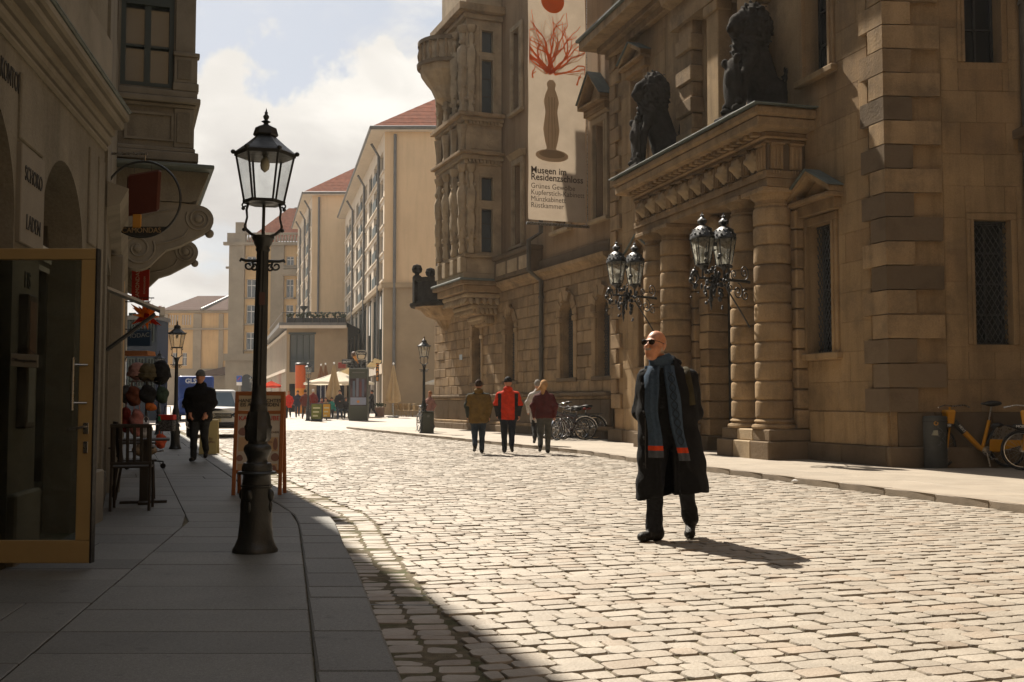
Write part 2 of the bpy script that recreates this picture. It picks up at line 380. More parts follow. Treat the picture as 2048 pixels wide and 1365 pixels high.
def s_ell(P, c, r, yaw=0.0, pit=0.0, roll=0.0):
    Q = P - np.array(c, float)
    if yaw or pit or roll:
        Rm = np.array((Matrix.Rotation(yaw, 3, 'Z') @ Matrix.Rotation(roll, 3, 'Y') @ Matrix.Rotation(pit, 3, 'X'))); Q = Q @ Rm
    r = np.array(r, float); k0 = np.linalg.norm(Q / r, axis=1); k1 = np.linalg.norm(Q / (r * r), axis=1)
    return k0 * (k0 - 1) / np.maximum(k1, 1e-6)
def s_loft(P, rings, yaw=0.0, fold=None):      # rings: (z, cx, cy, rx, ry), superellipse sections
    rg = np.array(rings, float); z = P[:, 2]
    c = [np.interp(z, rg[:, 0], rg[:, i]) for i in range(1, 5)]
    x = P[:, 0] - c[0]; y = P[:, 1] - c[1]
    if yaw: x, y = x * math.cos(yaw) + y * math.sin(yaw), -x * math.sin(yaw) + y * math.cos(yaw)
    rx, ry = c[2], c[3]
    if fold is not None:
        an = np.arctan2(y / ry, x / rx); s = 1 + fold(an, z); rx = rx * s; ry = ry * s
    k = (np.abs(x / rx) ** 2.4 + np.abs(y / ry) ** 2.4) ** (1 / 2.4)
    d = (k - 1) * np.minimum(rx, ry)
    dz = np.maximum(rg[0, 0] - z, z - rg[-1, 0])
    return np.maximum(d, dz)
def net_obj(name, fn, lo, hi, h, mats, parent=None, loc=(0, 0, 0), rz=0.0, matfn=None, it=2):
    V, Q = surface_net(fn, lo, hi, h)
    me = bpy.data.meshes.new(name); me.from_pydata(V.tolist(), [], Q.tolist())
    if matfn is not None and len(Q): me.polygons.foreach_set('material_index', matfn(V[Q].mean(1)).astype(int).tolist())
    me.polygons.foreach_set('use_smooth', [True] * len(me.polygons)); me.update()
    return obj(name, me, mats, parent, loc, rz)
# ================================================================== GROUND
L0 = gnd(200, 1040, 0.05)
LB1 = Frame((L0[0] + 0.172 * 11, L0[1] - 11), (-0.172, 1))
LB2 = Frame(L0, (-0.358, 1))
G0 = gnd(1785, 934, 0.08); G1 = gnd(1230, 883, 0.08)
GA = Frame(G1, (G0[0] - G1[0], G0[1] - G1[1])); GLEN = math.hypot(G0[0] - G1[0], G0[1] - G1[1])
SD = Frame(G0, (1, 0.06))
WK = 16.7; W1 = (3.0 - 0.39 * WK, 32.5 + WK); WI = Frame(W1, (0.39, -1)); WLEN = WK * math.hypot(0.39, 1)

def pline(px, z, far_dir=None, far_y=60.0):
    P = [gnd(u, v, z)[:2] for u, v in px]; P.sort(key=lambda q: q[1])
    a, b = P[0], P[1]; k = (b[0] - a[0]) / (b[1] - a[1]); P.insert(0, (a[0] - k * (a[1] - 2.6), 2.6))
    if far_dir is not None: e = P[-1]; P.append((e[0] + far_dir * (far_y - e[1]), far_y))
    ys = [q[1] for q in P]; xs = [q[0] for q in P]
    return lambda y: float(np.interp(y, ys, xs))
PZ = 0.06
inner = pline([(632, 1365), (618, 1224), (608, 1132), (598, 1053), (587, 1029), (553, 1006), (512, 989)], PZ, -0.36)
kerbL = pline([(809, 1365), (747, 1217), (724, 1159), (707, 1121), (690, 1091), (674, 1050), (666, 1036), (638, 1016), (604, 999), (570, 983)], PZ, -0.36)
gutL = pline([(976, 1365), (911, 1268), (877, 1220), (846, 1183), (809, 1135), (775, 1087), (748, 1043), (727, 1026), (673, 1006), (621, 982), (570, 958)], 0.0, -0.365)
kerbR_pts = [gnd(u, v, 0.0)[:2] for u, v in ((2048, 1026), (1266, 924), (1171, 909), (900, 880), (692, 858))]
_k = (kerbR_pts[1][0] - kerbR_pts[0][0]) / (kerbR_pts[1][1] - kerbR_pts[0][1])
kerbR_pts = [(kerbR_pts[0][0] - _k * (kerbR_pts[0][1] - 2.6), 2.6)] + kerbR_pts
kerbR = lambda y: float(np.interp(y, [q[1] for q in kerbR_pts], [q[0] for q in kerbR_pts]))
def wallL(y): return L0[0] + 0.172 * (L0[1] - y) if y < L0[1] else L0[0] - 0.358 * (y - L0[1])
_sp = [(3.0, -1.83), (4.3, -2.05), (10.25, -3.06), (19.4, -6.3), (60, -20.9)]
split = lambda y: float(np.interp(y, [q[0] for q in _sp], [q[1] for q in _sp]))
def wallR(y):
    if y < G0[1]: return 16.0
    if y < G1[1] + 1.4: return G0[0] + (G1[0] - G0[0]) * (y - G0[1]) / (G1[1] - G0[1])
    return 3.0 - 0.39 * (y - 32.5)

# the bed under the setts, and the wide ground beyond
road = thing('road', 'pale cobbled street running between the palace and the shops', None, kind='structure')
b = MB(); b.add([(-40, -8, -0.0135), (40, -8, -0.0135), (40, 48, -0.0135), (-40, 48, -0.0135)], [(0, 1, 2, 3)])
obj('road_bed', b, m_joint, road)
b = MB(); rows = []
for y in (46.2, 48, 60, 75, 90, 112, 200, 400):
    w_ = 60 if y < 200 else 300
    rows.append([(x, y, zg(y) + (-0.012 if y < 47 else 0.0)) for x in (-w_, -30, -15, -6, 0, 8, 20, w_)])
b.grid([r[::-1] for r in rows]); tag(obj('plaza_ground', b, m_plaza), 'pale paved square opening at the end of the street', None, kind='structure')

def slab_mb(q, z1, th=0.06, g=0.004, ch=0.006):
    c = Vector((sum(p[0] for p in q) / 4, sum(p[1] for p in q) / 4)); o = []; t = []
    for p in q:
        d = Vector(p) - c
        sx = (abs(d.x) - g) / max(1e-6, abs(d.x)); sy = (abs(d.y) - g) / max(1e-6, abs(d.y))
        o.append((c.x + d.x * sx, c.y + d.y * sy))
        sx = (abs(d.x) - g - ch) / max(1e-6, abs(d.x)); sy = (abs(d.y) - g - ch) / max(1e-6, abs(d.y)); t.append((c.x + d.x * sx, c.y + d.y * sy))
    V = [(x, y, z1 - th) for x, y in o] + [(x, y, z1 - ch * 0.6) for x, y in o] + [(x, y, z1) for x, y in t]
    Fc = [(8, 9, 10, 11)] + [(i, (i + 1) % 4, 4 + (i + 1) % 4, 4 + i) for i in range(4)] + [(4 + i, 4 + (i + 1) % 4, 8 + (i + 1) % 4, 8 + i) for i in range(4)]
    m = MB(); m.add(V, Fc); return m
rnd = random.Random(3)
# left pavement: granite slabs laid across in courses of uneven depth
pavL = thing('pavement', 'dark granite slab pavement in shade beside the shops', None, kind='structure')
def courses(y0, y1, lo, hi, grow=0.0):
    y = y0; out = [y]
    while y < y1:
        y += rnd.uniform(lo, hi) * (1 + grow * max(0, y - 12)); out.append(min(y, y1))
    return out
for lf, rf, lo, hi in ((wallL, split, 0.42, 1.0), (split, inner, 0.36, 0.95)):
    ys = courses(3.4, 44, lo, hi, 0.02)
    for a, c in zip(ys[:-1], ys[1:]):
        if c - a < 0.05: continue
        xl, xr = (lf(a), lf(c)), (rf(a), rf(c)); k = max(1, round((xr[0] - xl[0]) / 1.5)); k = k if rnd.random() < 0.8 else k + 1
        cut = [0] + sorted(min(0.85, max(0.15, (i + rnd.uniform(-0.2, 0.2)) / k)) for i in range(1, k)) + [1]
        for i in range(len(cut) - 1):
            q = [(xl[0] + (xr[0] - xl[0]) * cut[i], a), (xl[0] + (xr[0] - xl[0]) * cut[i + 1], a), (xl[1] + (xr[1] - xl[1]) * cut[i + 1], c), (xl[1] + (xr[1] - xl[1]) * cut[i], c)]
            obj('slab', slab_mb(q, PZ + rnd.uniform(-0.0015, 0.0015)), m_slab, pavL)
b = MB(); b.add([(x, y, PZ - 0.016) for y in np.linspace(2.6, 44, 60) for x in (wallL(y) - 0.5, kerbL(y) - 0.03)], [(2 * i, 2 * i + 1, 2 * i + 3, 2 * i + 2) for i in range(59)])
obj('bedding', b, m_joint, pavL)
kl = thing('kerb', 'broad curved granite kerb edging the left pavement', None, kind='structure')
ys = courses(3.4, 44, 0.32, 0.95, 0.03)
for a, c in zip(ys[:-1], ys[1:]):
    if c - a < 0.05: continue
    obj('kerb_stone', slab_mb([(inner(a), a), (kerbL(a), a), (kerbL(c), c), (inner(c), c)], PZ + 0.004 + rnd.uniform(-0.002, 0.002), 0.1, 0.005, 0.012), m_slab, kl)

# setts -------------------------------------------------------------
def sett(cx, cy, L, W, ang, h, rs, tilt=0.012, base=-0.05):
    ca, sa = math.cos(ang), math.sin(ang); c = min(L, W) * rs.uniform(0.09, 0.2); j = lambda: rs.uniform(-0.003, 0.003)
    hx, hy = L / 2, W / 2
    o = [(-hx + c, -hy), (hx - c, -hy), (hx, -hy + c), (hx, hy - c), (hx - c, hy), (-hx + c, hy), (-hx, hy - c), (-hx, -hy + c)]
    o = [(x + j(), y + j()) for x, y in o]; tx, ty = rs.uniform(-tilt, tilt) * 2, rs.uniform(-tilt, tilt) * 3
    V = []
    for k, (s, z) in enumerate(((1.0, base), (0.99, h - 0.008), (0.93, h - 0.0008), (0.5, h + 0.001))):
        for x, y in o:
            x2 = x * (1 - (1 - s) * (W / L if k else 1)); y2 = y * s
            zz = z + (0 if k == 0 else x2 * tx + y2 * ty)
            V.append((cx + x2 * ca - y2 * sa, cy + x2 * sa + y2 * ca, zz))
    Fc = [(r * 8 + i, r * 8 + (i + 1) % 8, (r + 1) * 8 + (i + 1) % 8, (r + 1) * 8 + i) for r in range(3) for i in range(8)] + [tuple(24 + i for i in range(8))]
    return V, Fc
rs = random.Random(11)
RD = Vector((-0.335, 1)).normalized(); RA = Vector((RD.y, -RD.x)); RANG = math.atan2(RA.y, RA.x)
cobs = []
bcur = 1.5; row = 0
while bcur < 50:
    W = rs.uniform(0.118, 0.142); bcur += W + 0.007; a = -6 - bcur * 0.1 + rs.random() * 0.2; row += 1
    wob = rs.uniform(0, 6)
    while a < 15:
        L = rs.choice((0.13, 0.15, 0.17, 0.18, 0.20, 0.23)) * rs.uniform(0.93, 1.07); ac = a + L / 2; a += L + rs.uniform(0.005, 0.012)
        bb = bcur - W / 2 + 0.018 * math.sin(ac * 0.7 + bcur * 0.21) + 0.006 * math.sin(ac * 2.1 + wob) + rs.uniform(-0.004, 0.004)
        p = RA * ac + RD * bb
        if p.y < 3.9 or p.y > 46.5: continue
        lf = (p.x - gutL(p.y) - 0.012) / RA.x; rf = (kerbR(p.y) - 0.01 - p.x) / RA.x
        if lf < -L / 2 + 0.06 or rf < -L / 2 + 0.06: continue
        if lf < L / 2: p = p + RA * (L / 2 - lf) / 2; L = L / 2 + lf
        if rf < L / 2: p = p - RA * (L / 2 - rf) / 2; L = L / 2 + rf
        if abs(p.x) > p.y * 0.50 + 3.2: continue
        cobs.append((p.x, p.y, L, W * rs.uniform(0.95, 1.0), RANG + rs.uniform(-0.025, 0.025), rs.uniform(-0.006, 0.004)))
# gutter: two courses of long setts and a run of sand between them
def gut_courses():
    y = 3.9
    while y < 40:
        W = rs.uniform(0.10, 0.15) * (1 + 0.02 * max(0, y - 12)); w_ = gutL(y) - kerbL(y); dy = 0.02
        k = (kerbL(y + dy) - kerbL(y - dy)) / (2 * dy); ang = math.atan2(-k * 0.4, 1.0)
        for f0, f1 in ((0.025, 0.482), (0.522, 0.985)):
            cobs.append((kerbL(y) + w_ * (f0 + f1) / 2, y + rs.uniform(-0.01, 0.01), w_ * (f1 - f0) * rs.uniform(0.95, 1.02), W, ang * 0.4, rs.uniform(-0.016, -0.008)))
        y += W + 0.009
gut_courses()
def in_view(c): return abs(c[0]) < c[1] * 0.478 and c[1] > 4.35
near = sorted([c for c in cobs if in_view(c)], key=lambda c: -(c[2] * c[3]) / c[1] ** 3)[:300]
ns = set(id(c) for c in near)
for c in near:
    V, Fc = sett(0, 0, c[2], c[3], 0, 0, rs); m = MB(); m.add(V, Fc)
    obj('cobble', m, m_cob, road, (c[0], c[1], c[5]), c[4], smooth=45)
fb = MB()
for c in cobs:
    if id(c) in ns: continue
    V, Fc = sett(c[0], c[1], c[2], c[3], c[4], c[5], rs); fb.add(V, Fc)
obj('cobble_field', fb, m_cobi, road, smooth=45, kind='stuff')

# right pavement and kerb
pavR = thing('pavement', 'pale sunlit slab pavement along the palace front', None, kind='structure')
ZR = 0.08
ys = courses(6.0, 49.5, 0.75, 1.0, 0.012)
for r_, (a, c) in enumerate(zip(ys[:-1], ys[1:])):
    x = kerbR(a) + 0.13; off = kerbR(c) - kerbR(a); end = min(wallR(a), wallR(c)) + 0.35
    if a < G0[1]: end = min(end, a * 0.5 + 2.5)
    x -= rnd.uniform(0, 0.5); first = True
    while x < end:
        w_ = rnd.uniform(0.9, 1.5)
        if end - (x + w_) < 0.5: w_ = end - x
        xa = max(x, kerbR(a) + 0.13) if first else x; xc = max(x + off, kerbR(c) + 0.13) if first else x + off
        obj('slab', slab_mb([(xa, a), (x + w_, a), (x + w_ + off, c), (xc, c)], ZR + rnd.uniform(-0.001, 0.001), 0.06, 0.003, 0.003), m_slabr, pavR)
        x += w_; first = False
b = MB(); b.add([(x, y, ZR - 0.012) for y in np.linspace(2.6, 49.5, 60) for x in (kerbR(y) + 0.1, wallR(y) + 0.5)], [(2 * i, 2 * i + 1, 2 * i + 3, 2 * i + 2) for i in range(59)])
obj('bedding', b, m_joint, pavR)
kr = thing('kerb', 'low granite kerb along the palace pavement', None, kind='structure')
y = 6.0
while y < 49.4:
    c = min(49.5, y + rnd.uniform(0.85, 1.15) * (1 + max(0, y - 15) * 0.01)); dz = rnd.uniform(-0.004, 0.004)
    obj('kerb_stone', slab_mb([(kerbR(y), y), (kerbR(y) + 0.13, y), (kerbR(c) + 0.13, c), (kerbR(c), c)], ZR + 0.006 + dz, 0.16, 0.003, 0.012), m_kerb, kr); y = c
# a gully grate let into the gutter
p = gnd(806, 1196, 0.0); g = thing('drain_grate', 'slotted iron drain grate in the gutter by the curved kerb', 'drain grate', (p[0], p[1], -0.012), -0.05)
b = MB(); b.box(-0.23, 0.23, -0.17, -0.15, -0.03, 0.0).box(-0.23, 0.23, 0.15, 0.17, -0.03, 0.0).box(-0.23, -0.205, -0.15, 0.15, -0.03, 0.0).box(0.205, 0.23, -0.15, 0.15, -0.03, 0.0)
obj('grate_frame', b, m_iron, g)
for i in range(9):
    b = MB(); b.box(-0.205, 0.205, -0.148 + i * 0.0335, -0.130 + i * 0.0335, -0.025, -0.002); obj('grate_bar', b, m_iron, g)
p = gnd(1597, 968, 0.0)
b = MB(); b.ball((0, 0, 0.03), 0.035, 9, 6); b.xf(lambda x, y, z: (x * (1 + 0.5 * math.sin(40 * z + 9 * y)), y * (1 + 0.4 * math.sin(50 * x)), max(0.0, z)))
tag(obj('crumpled_paper', b, m_white, None, (p[0] - 0.05, p[1], 0.0)), 'crumpled scrap of white paper lying against the right kerb', 'litter')
# ================================================================== WALL TOOLS
def wall_sheet(m, x0, x1, z0, z1, ops, depth=0.35, mi=0, y=0.0):
    """front sheet with rectangular holes and their reveals; ops = (xa, xb, za, zb)"""
    xs = sorted({x0, x1} | {min(max(q, x0), x1) for o in ops for q in o[:2]}); zs = sorted({z0, z1} | {min(max(q, z0), z1) for o in ops for q in o[2:4]})
    for a, c in zip(xs[:-1], xs[1:]):
        run = None
        for d, e in zip(zs[:-1], zs[1:]):
            mx, mz = (a + c) / 2, (d + e) / 2
            if any(o[0] < mx < o[1] and o[2] < mz < o[3] for o in ops):
                if run is not None: m.add([(a, y, run), (c, y, run), (c, y, d), (a, y, d)], [(0, 1, 2, 3)], mi); run = None
            elif run is None: run = d
        if run is not None: m.add([(a, y, run), (c, y, run), (c, y, z1), (a, y, z1)], [(0, 1, 2, 3)], mi)
    for xa, xb, za, zb in [o[:4] for o in ops]:
        V = [(xa, y, za), (xb, y, za), (xb, y, zb), (xa, y, zb)]; V += [(q[0], y + depth, q[2]) for q in V]
        m.add(V, [(0, 4, 5, 1), (1, 5, 6, 2), (2, 6, 7, 3), (3, 7, 4, 0)], mi)
    return m
def cut_rect(r, ops, g=0.0):
    out = [r]
    for o in ops:
        o = (o[0] - g, o[1] + g, o[2] - g, o[3] + g); nx = []
        for a, c, d, e in out:
            if o[1] <= a or o[0] >= c or o[3] <= d or o[2] >= e: nx.append((a, c, d, e)); continue
            if o[0] > a: nx.append((a, o[0], d, e))
            if o[1] < c: nx.append((o[1], c, d, e))
            aa, cc = max(a, o[0]), min(c, o[1])
            if o[2] > d: nx.append((aa, cc, d, o[2]))
            if o[3] < e: nx.append((aa, cc, o[3], e))
        out = nx
    return [q for q in out if q[1] - q[0] > 0.05 and q[3] - q[2] > 0.05]
def ashlar(parent, x0, x1, z0, z1, hgt, lens, ops, m, proud=0.02, ch=0.008, joint=0.005, seed=1, jit=0.0, name='ashlar_block', y=0.0):
    rs = random.Random(seed); n = max(1, round((z1 - z0) / hgt)); h = (z1 - z0) / n; cnt = 0
    for k in range(n):
        za, zb = z0 + k * h, z0 + (k + 1) * h; x = x0 - rs.uniform(0, lens[0])
        while x < x1:
            w = rs.uniform(*lens); a, c = max(x, x0), min(x + w, x1)
            if x1 - c < 0.25: c = x1; w = c - x
            x += w
            if c - a < 0.08: continue
            for q in cut_rect((a, c, za, zb), ops):
                p = proud + rs.uniform(-jit, jit); b = MB()
                b.box(q[0] + joint, q[1] - joint, y - p, y + 0.03, q[2] + joint, q[3] - joint, 0, ch); obj(name, b, m, parent); cnt += 1
    return cnt
def mould(parent, name, x0, x1, prof, m, ends=True, label=None):
    """a moulding: prof is a list of (out, z) run along x"""
    b = MB(); b.prism([(-o, z) for o, z in prof], x0, x1, 0, 'x'); return obj(name, b, m, parent, label=label)
def lattice(x0, x1, z0, z1, y, step=0.17, r=0.009, slope=1.7):
    b = MB(); W = x1 - x0; Hh = z1 - z0
    for s in (1, -1):
        k = -int(W * slope / step) - 1
        while k * step < Hh + W * slope:
            c = z0 + k * step; pts = []
            for x in (x0, x1):
                z = c + (slope * (x - x0) if s > 0 else slope * (x1 - x)); pts.append((x, z))
            (xa, za), (xb, zb) = pts
            if za > zb: xa, za, xb, zb = xb, zb, xa, za
            if zb <= z0 or za >= z1: k += 1; continue
            if za < z0: xa = xa + (xb - xa) * (z0 - za) / (zb - za); za = z0
            if zb > z1: xb = xa + (xb - xa) * (z1 - za) / (zb - za); zb = z1
            b.tube([(xa, y + 0.006 * s, za), (xb, y + 0.006 * s, zb)], r, 4); k += 1
    b.box(x0, x1, y - 0.012, y + 0.012, z0, z0 + 0.03).box(x0, x1, y - 0.012, y + 0.012, z1 - 0.03, z1)
    return b
def window(parent, x0, x1, z0, z1, y=0.3, bars=(1, 2), glass=None, frame=None, fw=0.05, grate=False, name='window'):
    b = MB(); b.box(x0, x1, y, y + 0.02, z0, z1); w = obj(name, b, glass or m_dglass, parent)
    b = MB(); f = fw; t = y - 0.05
    b.box(x0, x0 + f, t, y - 0.002, z0, z1).box(x1 - f, x1, t, y - 0.002, z0, z1).box(x0 + f, x1 - f, t, y - 0.002, z0, z0 + f).box(x0 + f, x1 - f, t, y - 0.002, z1 - f, z1)
    for i in range(1, bars[0] + 1):
        x = x0 + (x1 - x0) * i / (bars[0] + 1); b.box(x - f * 0.35, x + f * 0.35, t + 0.004, y - 0.003, z0 + f, z1 - f)
    for i in range(1, bars[1] + 1):
        z = z0 + (z1 - z0) * i / (bars[1] + 1); b.box(x0 + f, x1 - f, t + 0.008, y - 0.004, z - f * 0.3, z + f * 0.3)
    obj('frame', b, frame or m_blackplastic, w)
    if grate: obj('grating', lattice(x0, x1, z0, z1, y - 0.16), m_iron, w)
    return w
def surround(parent, x0, x1, z0, z1, w=0.16, proud=0.06, sill=True, m=None, top=True):
    m = m or m_sand; b = MB()
    b.box(x0 - w, x0, -proud, 0.02, z0, z1, 0, 0.012).box(x1, x1 + w, -proud, 0.02, z0, z1, 0, 0.012)
    b.box(x0 - w * 0.45, x0, -proud - 0.025, -proud + 0.01, z0, z1).box(x1, x1 + w * 0.45, -proud - 0.025, -proud + 0.01, z0, z1)
    if top: b.box(x0 - w, x1 + w, -proud, 0.02, z1, z1 + w, 0, 0.012)
    obj('window_surround', b, m, parent)
    if sill: b = MB(); b.box(x0 - w - 0.08, x1 + w + 0.08, -proud - 0.09, 0.02, z0 - 0.13, z0, 0, 0.02); obj('window_sill', b, m, parent)
def pediment(parent, x0, x1, z0, rise, out=0.32, m=None):
    m = m or m_sand; xm = (x0 + x1) / 2
    p = obj('pediment', MB().box(x0 + 0.06, x1 - 0.06, -out * 0.55, 0.02, z0 - 0.22, z0, 0, 0.01).box(x0, x1, -out, 0.02, z0, z0 + 0.09, 0, 0.015), m, parent)
    t = 0.1; b = MB()
    b.prism([(x0 + 0.15, z0 + 0.09), (x1 - 0.15, z0 + 0.09), (xm, z0 + rise - 0.08)], -out * 0.25, 0.02); obj('tympanum', b, m, p)
    for s in (-1, 1):
        e = x0 if s < 0 else x1; b = MB()
        b.prism([(e, z0 + 0.092), (e, z0 + 0.092 + t), (xm, z0 + rise + t), (xm, z0 + rise)], -out, 0.02); obj('raking_cornice', b, m, p)
        b = MB(); b.prism([(e + s * 0.04, z0 + 0.094 + t), (e + s * 0.04, z0 + 0.115 + t), (xm, z0 + rise + t + 0.03), (xm, z0 + rise + t + 0.004)], -out - 0.05, 0.02); obj('copper_cap', b, m_copper, p)
    return p

# ================================================================== PALACE GATEHOUSE (right)
gate = thing('palace_gatehouse', 'sandstone palace gatehouse with banded columns, balcony and corner quoins', 'building', (GA.o[0], GA.o[1], 0), GA.rz)
B0 = 0.08
gops = [(6.1, 7.9, 0.0, 5.3), (10.3, 11.15, 2.13, 4.63), (1.95, 2.8, 2.13, 4.63), (1.5, 2.4, 7.4, 10.1), (10.28, 11.15, 7.58, 10.3), (5.95, 6.55, 6.6, 10.3), (7.15, 7.9, 6.6, 10.3)]
b = MB(); wall_sheet(b, 0, GLEN, 0, 17, gops, 0.5); b.box(0.0, GLEN - 0.0, 0.9, 8, 0, 17)
b.add([(0, 0, 0), (0, 0, 17), (0, 0.9, 17), (0, 0.9, 0)], [(0, 1, 2, 3)]); b.add([(GLEN, 0, 0), (GLEN, 0.9, 0), (GLEN, 0.9, 17), (GLEN, 0, 17)], [(0, 1, 2, 3)]); b.add([(0, 0, 17), (GLEN, 0, 17), (GLEN, 0.9, 17), (0, 0.9, 17)], [(0, 1, 2, 3)])
obj('wall', b, m_sand, gate)
PORT = (3.55, 10.3)
aops = [(o[0] - 0.17, o[1] + 0.17, o[2] - 0.15, o[3] + 0.17) for o in gops[1:5]] + [(PORT[0] + 0.1, PORT[1] - 0.1, 0, 11)]
ashlar(gate, 0.66, GLEN - 0.5, 1.02, 10.9, 0.56, (0.75, 1.45), aops, m_sand, 0.012, 0.004, 0.0025, 5, 0.003)
ashlar(gate, 0.1, GLEN - 0.05, 0.42, 1.02, 0.6, (0.9, 1.5), [(PORT[0], PORT[1], 0, 11)], m_sand, 0.05, 0.008, 0.004, 6)
for a, c in ((0.0, PORT[0]), (PORT[1], GLEN)):
    x = a
    while x < c - 0.1:
        w_ = min(c - x, 1.15); w_ = c - x if c - x - w_ < 0.3 else w_
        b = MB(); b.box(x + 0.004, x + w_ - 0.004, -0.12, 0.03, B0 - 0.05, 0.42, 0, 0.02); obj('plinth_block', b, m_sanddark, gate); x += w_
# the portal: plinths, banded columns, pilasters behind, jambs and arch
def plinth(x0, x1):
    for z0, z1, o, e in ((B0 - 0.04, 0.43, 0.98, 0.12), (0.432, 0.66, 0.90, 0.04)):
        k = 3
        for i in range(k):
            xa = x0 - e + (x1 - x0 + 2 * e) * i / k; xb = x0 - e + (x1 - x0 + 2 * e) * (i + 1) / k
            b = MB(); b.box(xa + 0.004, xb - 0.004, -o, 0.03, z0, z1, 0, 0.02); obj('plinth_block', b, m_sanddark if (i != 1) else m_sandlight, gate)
COLX = (4.23, 5.23, 8.75, 9.75); CR = 0.375; CO = 0.50
plinth(3.78, 5.68); plinth(8.3, 10.2)
DH = 0.37; dprof = [(CR * 0.89, 0), (CR * 0.955, 0.01), (CR * 0.99, 0.03), (CR, 0.06), (CR, DH - 0.075), (CR * 0.985, DH - 0.045), (CR * 0.95, DH - 0.028), (CR * 0.89, DH - 0.02), (CR * 0.89, DH)]
drum_me = MB().lathe(dprof, 26).mesh('drum', 35); drum_me.materials.append(m_sandrust)
base_me = MB().lathe([(0.44, 0), (0.46, 0.04), (0.44, 0.085), (0.385, 0.10), (0.38, 0.13), (0.41, 0.155), (0.38, 0.185), (0.345, 0.20)], 26).mesh('column_base', 40); base_me.materials.append(m_sandrust)
cap_me = MB().lathe([(0.33, 0), (0.35, 0.03), (0.33, 0.06), (0.335, 0.12), (0.42, 0.20), (0.43, 0.24)], 26).box(-0.45, 0.45, -0.45, 0.45, 0.24, 0.34, 0, 0.012).mesh('capital', 40); cap_me.materials.append(m_sandrust)
zc0 = 0.66; nd = 11; ztop = 5.42
for cx in COLX:
    c = thing('column', '', None); del c['label']; c.parent = gate; c.location = (cx, -CO, 0)
    obj('column_base', base_me, m_sandrust, c, (0, 0, zc0))
    dh = (ztop - 0.34 - zc0 - 0.2) / nd
    for k in range(nd):
        o = obj('drum', drum_me, m_sandrust, c, (0, 0, zc0 + 0.2 + k * dh), random.uniform(0, 6)); o.scale = (1, 1, dh / DH)
    obj('capital', cap_me, m_sandrust, c, (0, 0, ztop - 0.34))
    for k in range(nd + 1):
        z = zc0 + 0.01 + k * (ztop - zc0 - 0.02) / (nd + 1); b = MB()
        b.box(cx - 0.44, cx + 0.44, -0.24, 0.03, z, z + (ztop - zc0) / (nd + 1) - 0.022, 0, 0.03); obj('pilaster_block', b, m_sandrust, gate)
for s in (0, 1):
    for k in range(10):
        z = B0 + 0.34 + k * 0.405; x0, x1 = (5.70, 6.14) if s == 0 else (7.86, 8.28)
        b = MB(); b.box(x0, x1, -0.12 - (0.02 if k % 2 else 0), 0.5, z, z + 0.385, 0, 0.025); obj('jamb_block', b, m_sandrust, gate)
    b = MB(); b.box(5.68 if s == 0 else 7.84, 6.18 if s == 0 else 8.32, -0.2, 0.5, B0 - 0.03, B0 + 0.335, 0, 0.02); obj('plinth_block', b, m_sanddark, gate)
for k in range(9):                                      # arch stones
    a0, a1 = 180 - k * 20, 180 - (k + 1) * 20; g_ = 0.7; b = MB()
    pi_ = arc(7.0, 4.40, 0.88, a0 - g_, a1 + g_, 3); po = arc(7.0, 4.40, 1.05 if k != 4 else 1.03, a0 - g_, a1 + g_, 3)
    b.prism(pi_ + po[::-1], -0.16 - (0.14 if k == 4 else 0), 0.5); obj('arch_stone', b, m_sandrust, gate)
b = MB()
for s in (-1, 1):
    pts = [(7.0 + s * 0.9, 4.40)] + [(7.0 + s * abs(q[0]), 4.40 + q[1]) for q in arc(0, 0, 1.06, 0, 90, 8)] + [(7.0, 5.46), (7.0 + s * 1.3, 5.46), (7.0 + s * 1.3, 4.40)]
    b.prism(pts if s > 0 else pts[::-1], -0.06, 0.4)
obj('spandrel', b, m_sand, gate)
def keystone(P):
    d = s_ell(P, (0, 0, 0.2), (0.17, 0.16, 0.22)); d = smin(d, s_ell(P, (0, -0.15, 0.17), (0.04, 0.07, 0.07)), 0.05)
    for s in (-1, 1):
        d = smin(d, s_ell(P, (s * 0.18, 0.0, 0.12), (0.11, 0.1, 0.24)), 0.06); d = smin(d, s_ell(P, (s * 0.33, 0.05, 0.02), (0.2, 0.08, 0.07), roll=s * 0.4), 0.06)
    return d + 0.012 * np.sin(P[:, 2] * 60) * np.sin(P[:, 0] * 40)
net_obj('keystone_head', keystone, (-0.65, -0.35, -0.2), (0.65, 0.3, 0.6), 0.03, m_sandlight, gate, (7.0, -0.38, 4.98))
b = MB(); b.box(6.1, 7.9, 0.42, 0.46, 0.0, 5.35); dr = obj('gate_door', b, plain('dark_gate_paint', (0.022, 0.021, 0.018), 0.6), gate)
for i in range(6):
    b = MB(); b.box(6.12 + i * 0.3, 6.40 + i * 0.3, 0.395, 0.418, 0.10, 5.3, 0, 0.006); obj('plank', b, plain('dark_gate_paint', (0, 0, 0)), dr)
m_graf = plain('graffiti_spray', (0.10, 0.10, 0.095), 0.7)
b = MB(); b.tube([(6.32 + 0.03 * math.sin(t * 1.9) + t * 0.05, 0.392, 1.42 + 0.13 * math.cos(t * 2.6)) for t in np.linspace(0, 7, 40)], 0.007, 5); obj('graffiti', b, m_graf, dr)
